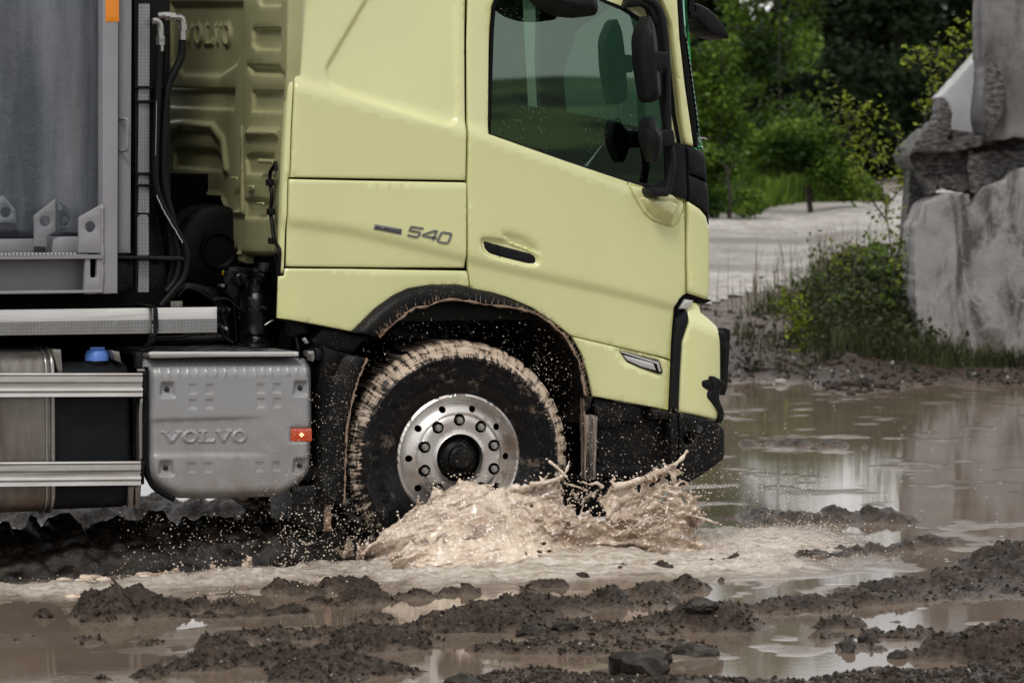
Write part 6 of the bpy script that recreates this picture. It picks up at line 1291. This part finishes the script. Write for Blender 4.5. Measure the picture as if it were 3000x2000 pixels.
crumbs('mud_crumbs', 30000, gen_near, .003, .017, 'mud_clod', 'loose clods and gritty crumbs of wet mud over the ruts', 'mud')
crumbs('bank_gravel', 9000, gen_bank, .008, .05, 'mud_clod', 'dark gravel and earth crumbs on the far bank', 'gravel')
crumbs('pale_gravel', 700, gen_bank, .008, .04, 'pale_stone', 'scattered pale pebbles on the far bank', 'gravel')
crumbs('pale_grit', 900, gen_near, .003, .012, 'pale_stone', 'pale grit in the foreground mud', 'gravel')
# ================================================================ STONE BLOCKS AT THE RIGHT
m, t, p, o = newmat('quarry_stone')
n_ = noise(t, o, 2.4, 9, .65); st_ = noise(t, mapping(t, o, (2.6, 2.6, .9)), 1.3, 9, .7, .8); nf = noise(t, o, 22, 6, .7)
c = mixc(t, ramp(t, n_, .3, .7), (.17, .16, .155), (.33, .32, .315)); c = mixc(t, ramp(t, st_, .47, .60), c, (.055, .048, .045)); c = mixc(t, ramp(t, nf, .56, .72), c, (.30, .28, .275))
vn = mth(t, 'ABSOLUTE', mth(t, 'SUBTRACT', noise(t, mapping(t, o, (1, 1, .7), (.3, .6, .2)), 1.5, 3, .5, .8), .5)); c = mixc(t, mth(t, 'MULTIPLY', ramp(t, vn, .010, .004), ramp(t, noise(t, o, 1.7, 2), .5, .56)), c, (.27, .26, .25))
sx = t.nodes.new('ShaderNodeSeparateXYZ'); t.links.new(o, sx.inputs[0]); lowf = mth(t, 'DIVIDE', mth(t, 'SUBTRACT', .55, sx.outputs[2]), .5, True); c = mixc(t, mth(t, 'MULTIPLY', lowf, ramp(t, nf, .4, .7)), c, (.24, .185, .14))
t.links.new(c, p.inputs['Base Color']); p.inputs['Roughness'].default_value = .55; t.links.new(bump(t, nf, .6, .015, bump(t, n_, .3, .02)), p.inputs['Normal'])
m, t, p, o = newmat('broken_stone')
n_ = noise(t, o, 7, 9, .7); nf = noise(t, mapping(t, o, (1, 1, 3)), 14, 6, .7)
c = mixc(t, ramp(t, nf, .42, .62), (.05, .045, .043), (.30, .285, .28)); t.links.new(c, p.inputs['Base Color']); t.links.new(bump(t, nf, 1, .06, bump(t, n_, 1, .1)), p.inputs['Normal']); p.inputs['Roughness'].default_value = .5
mat('sawn_face', (.46, .465, .48), .35, var=(5, (.40, .40, .415), .4, .7), bmp=(12, .1, .01), coat=.2)
mat('dark_stone', (.11, .105, .105), .6, var=(2.2, (.17, .165, .165), .45, .6), streak=((.045, .04, .04), .5, .64, 4, 1.2), bmp=(14, .5, .02))
class PlaneD:          # upright plane facing the camera line at a given distance
    def __init__(s, d): s.d = d
    def uv(s, pts):
        o = []
        for a, b in pts:
            q = atD(a, b, s.d); o.append(((q - CAM).dot(RIGHT), q.z))
        return o
    def w(s, u, v, h):
        R_, Fh = np.array(RIGHT), np.array([math.sin(TH), math.cos(TH), 0]); b = np.array(CAM) + Fh * s.d; q = b[None] + u[:, None] * R_ - h[:, None] * Fh; q[:, 2] = v; return q
def jag(loop, a, step=.05):
    L_ = dens(loop, step); return [(x + random.uniform(-a, a), y + random.uniform(-a, a)) for x, y in L_]
def block(name, v, pts, d, th, m, label, cat, r=.014, ja=.011, amp=.02, par=None, step=.05):
    pl = PlaneD(d); L_ = jag(pl.uv(vp(v, pts)), ja)
    def f(P): return amp * (fbm(P[:, 0] * 2.5, P[:, 1] * 2.5, 4, 200) + .4 * fbm(P[:, 0] * 9, P[:, 1] * 9, 3, 201))
    o = panel(name, [L_], pl, m, par, th, r, step, feat=f, back=True, smooth=30)
    if label: tag(o, label, cat)
    return o
block('stone_block', 'F', [(980, 752), (1010, 740), (1095, 745), (1100, 790), (1160, 715), (1230, 690), (1260, 655), (1450, 600), (1500, 1350), (1380, 1400), (1255, 1412), (1240, 1380), (1200, 1400), (1000, 1398), (940, 1380), (905, 1340), (900, 1250), (895, 1200), (888, 1000), (892, 860), (930, 780)], 32.9, 1.0, 'quarry_stone', 'tall grey stone block with white cracks standing at the puddle edge on the right', 'stone block', ja=.009, amp=.008)
block('stone_shelf', 'Q', [(530, 960), (560, 1000), (760, 990), (1000, 985), (1000, 1150), (780, 1140), (700, 1200), (650, 1250), (600, 1275), (540, 1260), (525, 1100)], 33.15, .8, 'broken_stone', 'dark rough-broken stone wedged on top of the tall grey block', 'stone block', amp=.04)
block('stone_chunk', 'Q', [(345, 1150), (400, 1130), (530, 1125), (530, 1250), (480, 1260), (430, 1245), (370, 1240), (325, 1255)], 33.3, .4, 'broken_stone', 'small broken chunk of stone with a white fracture lying on the tall block', 'stone', amp=.03)
block('stone_slab', 'Q', [(135, 1020), (175, 940), (230, 900), (300, 830), (600, 880), (1000, 890), (1000, 985), (640, 1000), (540, 1000), (530, 1120), (340, 1150), (320, 1270), (290, 1280), (200, 1120), (150, 1050)], 33.3, 1.4, 'broken_stone', 'dark tilted slab jutting left below the white sawn face', 'stone slab', amp=.05, ja=.012)
block('sawn_stone', 'Q', [(338, 640), (628, 315), (660, 330), (660, 890), (600, 900), (480, 930), (370, 925), (410, 880), (425, 760), (380, 660)], 33.6, .7, 'sawn_face', 'pale grey smooth sawn stone face, triangular, between the upright blocks', 'stone slab', r=.01, ja=.003, amp=.004)
block('fractured_stone', 'Q', [(340, 645), (380, 655), (420, 760), (410, 880), (380, 925), (640, 880), (780, 920), (600, 960), (400, 1000), (300, 1000), (175, 1010), (140, 1015), (200, 900), (310, 790), (330, 720)], 33.1, .5, 'broken_stone', 'jagged grey fractured ledge along the foot of the pale sawn face', 'stone', amp=.06, ja=.014)
block('upright_stone', 'Q', [(632, 20), (650, -900), (1000, -900), (1000, 930), (830, 900), (760, 920), (670, 925), (640, 860), (612, 760), (618, 700), (632, 560), (640, 440), (628, 300)], 32.75, .9, 'dark_stone', 'tall dark grey monolith rising out of the top right corner', 'stone block', ja=.005, amp=.008)
block('stone_flake', 'Q', [(640, 355), (690, 370), (740, 480), (765, 600), (750, 740), (700, 850), (665, 895), (628, 830), (615, 740), (630, 640), (640, 520)], 32.6, .12, 'broken_stone', 'rough curved flake of stone clinging to the left edge of the dark monolith', 'stone', amp=.04, ja=.008)
block('leaning_stone', 'Q', [(150, 1070), (210, 1150), (290, 1290), (230, 1500), (150, 1600), (120, 1590), (130, 1300)], 33.9, .5, 'broken_stone', 'dark leaning stone behind the left edge of the tall grey block', 'stone', amp=.04)
# ================================================================ PLANTS
def leafmat(name, a, b, tr=.35):
    m, t, p, o = newmat(name); ob = t.nodes.new('ShaderNodeNewGeometry'); rn = ob.outputs['Random Per Island']
    c = mixc(t, rn, a, b); c = mixc(t, ramp(t, noise(t, o, 1.1, 3), .45, .65), c, tuple(x * .55 for x in a)); t.links.new(c, p.inputs['Base Color']); p.inputs['Roughness'].default_value = .38 if tr > .2 else .7; p.inputs['Specular IOR Level'].default_value = .18 if tr > .2 else .08
    td = t.nodes.new('ShaderNodeBsdfTranslucent'); t.links.new(c, td.inputs[0]); ms = t.nodes.new('ShaderNodeMixShader'); ms.inputs[0].default_value = tr
    t.links.new(p.outputs[0], ms.inputs[1]); t.links.new(td.outputs[0], ms.inputs[2]); t.links.new(ms.outputs[0], t.nodes['Material Output'].inputs[0])
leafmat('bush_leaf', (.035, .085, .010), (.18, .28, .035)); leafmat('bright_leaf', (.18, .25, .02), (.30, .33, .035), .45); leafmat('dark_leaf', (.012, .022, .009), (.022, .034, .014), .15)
leafmat('grass_blade', (.028, .034, .013), (.075, .085, .033), .3); leafmat('straw_blade', (.16, .14, .09), (.25, .22, .15), .3); mat('bark', (.025, .02, .016), .8, bmp=(30, .6, .02))
def leaves(P, size, up=.35, asp=.55, rng=RNG):
    """bent two-triangle-pair leaves at points P"""
    n = len(P); size = size if hasattr(size, '__len__') else size * rng.uniform(.6, 1.35, n)
    d = rng.normal(size=(n, 3)); d[:, 2] = d[:, 2] * .6; d /= np.linalg.norm(d, axis=1)[:, None]; nn = rng.normal(size=(n, 3)) * (1 - up); nn[:, 2] += up * 2
    s = np.cross(d, nn); s /= np.linalg.norm(s, axis=1)[:, None] + 1e-9; b = np.cross(s, d)
    L_ = size[:, None]; a0 = P; a1 = P + d * L_ * .5 + s * L_ * asp * .5 - b * L_ * .06; a2 = P + d * L_ - b * L_ * .12; a3 = P + d * L_ * .5 - s * L_ * asp * .5 - b * L_ * .06
    V = np.stack([a0, a1, a2, a3], 1).reshape(-1, 3); F = (np.array([0, 1, 2, 3])[None] + np.arange(n)[:, None] * 4); return V, F
def crown_pts(blobs, n, rng=RNG):
    vol = np.array([b[3] * b[4] * b[5] for b in blobs]); k = rng.choice(len(blobs), n, p=vol / vol.sum()); B = np.array(blobs)[k]
    d = rng.normal(size=(n, 3)); d /= np.linalg.norm(d, axis=1)[:, None]; r = rng.random(n) ** .28; P = B[:, :3] + d * r[:, None] * B[:, 3:6]
    g = fbm(P[:, 0] * 2.1 + P[:, 1], P[:, 2] * 2.3 + P[:, 1] * .7, 3, 300); return P[g > -.2]
def trunk(name, base, top, r_, par, nl=7, m='bark'):
    base, top = Vector(base), Vector(top)
    bm = bmesh.new(); H = (top - base).length
    pts = spl([base + Vector((0, 0, -.2)), base.lerp(top, .35) + Vector((random.uniform(-.1, .1), random.uniform(-.1, .1), 0)), base.lerp(top, .7) + Vector((random.uniform(-.15, .15), 0, 0)), top], 5)
    sweep(bm, pts, r_, 8, [1 - .8 * i / len(pts) for i in range(len(pts))])
    for i in range(nl):
        k = random.randint(3, len(pts) - 3); a = random.uniform(0, 6.28); d = Vector((math.cos(a), math.sin(a), random.uniform(.3, .9))).normalized(); L_ = H * random.uniform(.15, .3)
        q = spl([pts[k], pts[k] + d * L_ * .5 + Vector((0, 0, .05)), pts[k] + d * L_ + Vector((0, 0, .15 * L_))], 4); sweep(bm, q, r_ * .35, 6, [1 - .8 * j / len(q) for j in range(len(q))])
    return bm_obj(name, bm, m, par, 60)
def plant(name, label, cat, base, blobs, n, size, m, r_=.05, top=None, group=None, up=.35):
    e = bpy.data.objects.new(name, None); COL.objects.link(e); e.location = base; e['origin_offset'] = 1; tag(e, label, cat, group)
    top = top or (base[0], base[1], max(b[2] for b in blobs)); trunk('trunk', base, top, r_, e)
    V, F = leaves(crown_pts(blobs, n), size, up); o = npmesh('crown', V, F, m, e, False); o.location = -Vector(base); return e
def gz(q): return float(ground_h(np.array([q.x]), np.array([q.y]), False)[0])
def foot(px, d): q = CAM + Vector((math.sin(TH), math.cos(TH), 0)) * d + RIGHT * ((px - 1500) / FPX * d); q.z = gz(q); return q
def bl(px, py, d, rx, ry, rz): q = atD(px, py, d); return (q.x, q.y, q.z, rx, ry, rz)
def bush(label, px0, d, spec, n, size, m, r_=.05, name='bush', cat='bush', up=.35, group=None):
    b0 = foot(px0, d); k = d / FPX; blobs = [bl(x, y, d + dd, rx * k, max(rx * k * .8, .3), ry * k) for x, y, rx, ry, dd in spec]; return plant(name, label, cat, tuple(b0), blobs, n, size, m, r_, group=group, up=up)
bush('tall light green bush left of centre by the road, right of the windscreen', 2290, 56, [(2200, 100, 90, 130, 0), (2320, 60, 100, 160, .3), (2370, 220, 70, 130, -.3), (2250, 300, 110, 110, 0), (2180, 220, 80, 100, 0), (2360, -120, 130, 150, .2), (2220, -200, 150, 150, .3), (2190, -10, 100, 90, .2)], 15000, .105, 'bush_leaf', .02)
bush('rounded green bush low beside the road edge', 2380, 53, [(2330, 430, 130, 80, 0), (2440, 500, 90, 75, -.3), (2260, 450, 90, 70, 0), (2400, 400, 70, 60, 0), (2480, 550, 60, 40, -.3)], 11000, .085, 'bush_leaf', .05)
bush('low bush of pale green leaves nearest the cab nose', 2130, 51, [(2130, 560, 60, 55, 0), (2080, 590, 60, 50, 0), (2190, 590, 60, 45, 0), (2120, 480, 60, 50, .3), (2040, 500, 90, 90, .3)], 8000, .08, 'bush_leaf', .04)
bush('spreading green bush behind the low one, reaching up to the cab mirror', 2110, 55, [(2100, 320, 90, 120, 0), (2080, 160, 90, 120, 0), (2160, 420, 70, 70, 0), (2000, 300, 120, 160, 0)], 11000, .095, 'bush_leaf', .05)
bush('grassy green shrub at the right end of the roadside hedge', 2520, 57, [(2510, 560, 70, 50, 0), (2450, 590, 60, 35, 0), (2560, 590, 50, 30, 0)], 5500, .08, 'bush_leaf', .04)
# saplings with yellow-green leaves by the stones
def sapling(label, d, stems, n, size, spread=.05, m='bright_leaf', r_=.010):
    b0 = stems[0][0]; q0 = atD(b0[0], b0[1], d); e = bpy.data.objects.new('sapling', None); COL.objects.link(e); e.location = q0; e['origin_offset'] = 1; tag(e, label, 'sapling')
    bm = bmesh.new(); pts_all = []
    for s_ in stems:
        q = spl([atD(x, y, d + .12 * math.sin(i * 2.1)) for i, (x, y) in enumerate(s_)], 8); sweep(bm, q, r_, 6, [1 - .75 * j / len(q) for j in range(len(q))])
        pts_all += [(p, i / len(q)) for i, p in enumerate(q)]
    bm_obj('stem', bm, 'bark', e, 60); P = []
    for i in range(n): p, s = random.choice(pts_all); P.append(tuple(p + Vector((random.gauss(0, spread), random.gauss(0, spread), random.gauss(-.01, spread * .8)))))
    V, F = leaves(np.array(P), size, .5, .6); o = npmesh('leaves', V, F, m, e, False); o.location = -q0; return e
sapling('tall thin sapling with yellow-green leaves rising beside the pale sawn stone', 34.2, [[(2600, 900), (2640, 700), (2690, 480), (2720, 300), (2760, 180), (2830, 60)], [(2690, 480), (2760, 400), (2810, 330)], [(2720, 300), (2800, 200), (2870, 90)], [(2680, 560), (2640, 470), (2620, 360)], [(2760, 180), (2720, 140), (2660, 170)]], 620, .070, .07)
sapling('sapling with arching leafy twigs hanging over the road edge', 35, [[(2640, 1000), (2620, 820), (2600, 650), (2570, 480), (2510, 350), (2450, 240)], [(2600, 650), (2540, 560), (2500, 450), (2480, 340)], [(2600, 600), (2660, 520), (2680, 420)], [(2570, 480), (2540, 400), (2560, 300)], [(2510, 350), (2440, 310)], [(2620, 760), (2680, 640), (2700, 560)]], 760, .065, .075)
sapling('short leafy shoots growing at the left foot of the tall stone block', 33.6, [[(2640, 1030), (2620, 900), (2590, 780), (2560, 700)], [(2640, 1000), (2680, 860), (2690, 720), (2700, 640)], [(2620, 900), (2660, 800), (2650, 700)]], 460, .06, .07, 'bush_leaf')
# dark wood beyond the road: tree things, one for each trunk and crown
kinds = [('tall dark conifer standing deep in the shaded wood', 0), ('dark broadleaf tree with a dense shaded crown in the wood', 1)]
proto = []
for k in range(4):
    base = (0, 0, 0); e = bpy.data.objects.new('forest_tree', None); COL.objects.link(e); e['origin_offset'] = 1; H = 11 + k
    trunk('trunk', (0, 0, 0), (0, 0, H * .9), .16, e, 10)
    blobs = [(random.uniform(-1, 1), random.uniform(-1, 1), z_, 2.0 * (1.15 - z_ / H * .5), 2.0 * (1.15 - z_ / H * .5), 1.1) for z_ in np.linspace(.6, H, 11)]
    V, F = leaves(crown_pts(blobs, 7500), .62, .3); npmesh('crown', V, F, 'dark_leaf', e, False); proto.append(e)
spots = []
for row, (d, st) in enumerate(((195, 105), (205, 118), (218, 118), (232, 118))):
    for x in np.arange(1550, 3700, st): spots.append((x + random.uniform(-60, 60), d + random.uniform(-1.5, 1.5)))
spots = list(spots) + [(x, 200) for x in range(-300, 1500, 260)]
for i, (px_, d) in enumerate(spots):
    src = proto[i % 4]
    if i < 4: o = src
    else:
        o = src.copy(); COL.objects.link(o)
        for chd in src.children: c2 = chd.copy(); COL.objects.link(c2); c2.parent = o
    q = foot(px_, d); o.location = (q.x, q.y, q.z - .1); o.rotation_euler = (0, 0, random.uniform(0, 6.28)); sc_ = random.uniform(.97, 1.03) * (11.1 / (12.1 + i % 4) if i < len(spots) - 7 else .9); o.scale = (sc_, sc_, sc_)
    tag(o, 'dark shaded tree in the wood beyond the road', 'tree', 'trees of the dark wood beyond the road')
n = 42000; x = RNG.uniform(1300, 3300, n); d = RNG.uniform(92, 104, n); P = np.array(CAM)[:2] + np.array([math.sin(TH), math.cos(TH)]) * d[:, None] + np.array(RIGHT)[:2] * ((x - 1500) / FPX * d)[:, None]
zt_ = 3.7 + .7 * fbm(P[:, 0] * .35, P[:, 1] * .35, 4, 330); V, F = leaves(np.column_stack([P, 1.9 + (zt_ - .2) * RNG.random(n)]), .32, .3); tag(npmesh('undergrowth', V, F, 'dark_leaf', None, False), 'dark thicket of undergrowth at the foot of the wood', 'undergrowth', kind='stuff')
# grass on the far bank
def blades(name, P, H, m, lab, cat='grass', wd_=.006, kind='stuff', lean=.35):
    n = len(P); a = RNG.uniform(0, 6.28, n); ln_ = RNG.normal(0, lean, n) * H; dx, dy = np.cos(a) * ln_, np.sin(a) * ln_; w_ = wd_ * RNG.uniform(.6, 1.4, n); sx_, sy_ = np.cos(TH) * w_, -np.sin(TH) * w_
    z = P[:, 2]; L0 = np.stack([P[:, 0] - sx_, P[:, 1] - sy_, z - .01], 1); R0 = np.stack([P[:, 0] + sx_, P[:, 1] + sy_, z - .01], 1)
    M0 = np.stack([P[:, 0] + dx * .4 + sx_ * .7, P[:, 1] + dy * .4 + sy_ * .7, z + H * .6], 1); M1 = np.stack([P[:, 0] + dx * .4 - sx_ * .7, P[:, 1] + dy * .4 - sy_ * .7, z + H * .6], 1); Tp = np.stack([P[:, 0] + dx, P[:, 1] + dy, z + H], 1)
    V = np.stack([L0, R0, M0, M1, Tp], 1).reshape(-1, 3); b = np.arange(n)[:, None] * 5; F = np.concatenate([b + np.array([0, 1, 2]), b + np.array([0, 2, 3]), b + np.array([3, 2, 4])]); return tag(npmesh(name, V, F, m, None, False), lab, cat, kind=kind)
def bank_pts(n, xm, sx_, dm, sd_):
    x = RNG.normal(xm, sx_, n); d = RNG.normal(dm, sd_, n); Fh = np.array([math.sin(TH), math.cos(TH)]); R_ = np.array(RIGHT)[:2]; P = np.array(CAM)[:2] + Fh * d[:, None] + R_ * ((x - 1500) / FPX * d)[:, None]
    k = (d > 32.2) & (fbm(P[:, 0] * 1.6, P[:, 1] * 1.6, 3, 310) > .0 - (x > 2350) * .25); P = P[k]; return np.column_stack([P, ground_h(P[:, 0], P[:, 1])])
P = np.concatenate([bank_pts(24000, 2560, 105, 35.2, 1.3), bank_pts(9000, 2640, 90, 34.4, 1.0), bank_pts(900, 2280, 60, 35.5, .8)]); blades('grass', P, RNG.uniform(.06, .30, len(P)), 'grass_blade', 'dark tangled grass and weeds covering the far bank beside the stones', lean=.5)
P = bank_pts(12000, 2570, 105, 35, 1.3); V, F = leaves(P + np.stack([RNG.normal(0, .03, len(P)), RNG.normal(0, .03, len(P)), RNG.uniform(.02, .36, len(P))], 1), .075, .4); tag(npmesh('weeds', V, F, 'grass_blade', None, False), 'low broad-leaved weeds among the bank grass', 'weeds', kind='stuff')
P = bank_pts(260, 2420, 150, 36.8, .9); blades('tall_grass', P, RNG.uniform(.35, .8, len(P)), 'straw_blade', 'thin straw-coloured grass stalks standing up in front of the road', wd_=.004, lean=.18)
P = bank_pts(3000, 2870, 150, 33.2, .7); blades('grass', P, RNG.uniform(.04, .2, len(P)), 'grass_blade', 'sparse dark grass at the feet of the stone blocks', lean=.5)
x = RNG.uniform(1950, 2700, 16000); d = RNG.uniform(50, 59, 16000); Fh = np.array([math.sin(TH), math.cos(TH)]); P = np.array(CAM)[:2] + Fh * d[:, None] + np.array(RIGHT)[:2] * ((x - 1500) / FPX * d)[:, None]; k = ~road_mask(P[:, 0], P[:, 1]); P = P[k]; P = np.column_stack([P, ground_h(P[:, 0], P[:, 1], False)]); blades('verge_grass', P, RNG.uniform(.15, .8, len(P)), 'bush_leaf', 'long grass on the verge under the roadside hedge', wd_=.018)
for i, (x, y, hgt) in enumerate([(2330, 900, 60), (2360, 860, 85), (2400, 800, 120), (2470, 790, 110), (2540, 800, 150), (2600, 820, 130), (2360, 960, 70), (2500, 930, 90), (2620, 960, 110)]):
    d_ = 34.6 if y < 900 else 33.4; st_l = []
    for k in range(4): dx = random.uniform(-45, 45); st_l.append([(x + dx * .2, y + 60), (x + dx * .5, y), (x + dx, y - hgt * random.uniform(.5, 1))])
    o_ = sapling('clump of leafy weeds on the far bank', d_, st_l, 150, .055, .05, 'bush_leaf' if i % 3 else 'bright_leaf', .005); o_.name = 'weed_clump'; o_['category'] = 'weed'; o_['group'] = 'leafy weed clumps on the far bank'
# fallen twigs at the far shore and a few stalks
for i, (pts, r_, lab) in enumerate([([(2160, 1045), (2210, 1075), (2300, 1085), (2400, 1110), (2450, 1120)], .012, 'long bare fallen branch lying across the gravel of the far bank'), ([(2480, 1060), (2510, 1100), (2540, 1115)], .008, 'short dead twig bending into the far end of the puddle'), ([(2560, 1110), (2600, 1090), (2640, 1085), (2680, 1100)], .009, 'arched dead twig at the water edge left of the tall stone block'), ([(2780, 1160), (2830, 1115), (2880, 1110), (2950, 1095)], .014, 'dead branch lying in front of the tall stone block')]):
    q = [atD(x, y, 32.2 - .4 * (y - 1045) / 40) for x, y in pts]; bm = bmesh.new(); qs = spl(q, 6); sweep(bm, qs, r_, 6, [1 - .6 * j / len(qs) for j in range(len(qs))])
    for j in range(5):
        s = random.choice(qs); sweep(bm, [s, s + Vector((random.uniform(-.12, .12), random.uniform(-.1, .1), random.uniform(.0, .12)))], r_ * .5, 5)
    o = bm_obj('dead_branch', bm, 'bark', None, 60); tag(o, lab, 'branch')
    P = np.array([tuple(random.choice(qs) + Vector((random.gauss(0, .05), random.gauss(0, .05), random.gauss(0, .03)))) for _ in range(26)]); V, F = leaves(P, .07, .2); npmesh('withered_leaves', V, F, 'dark_leaf', o, False)
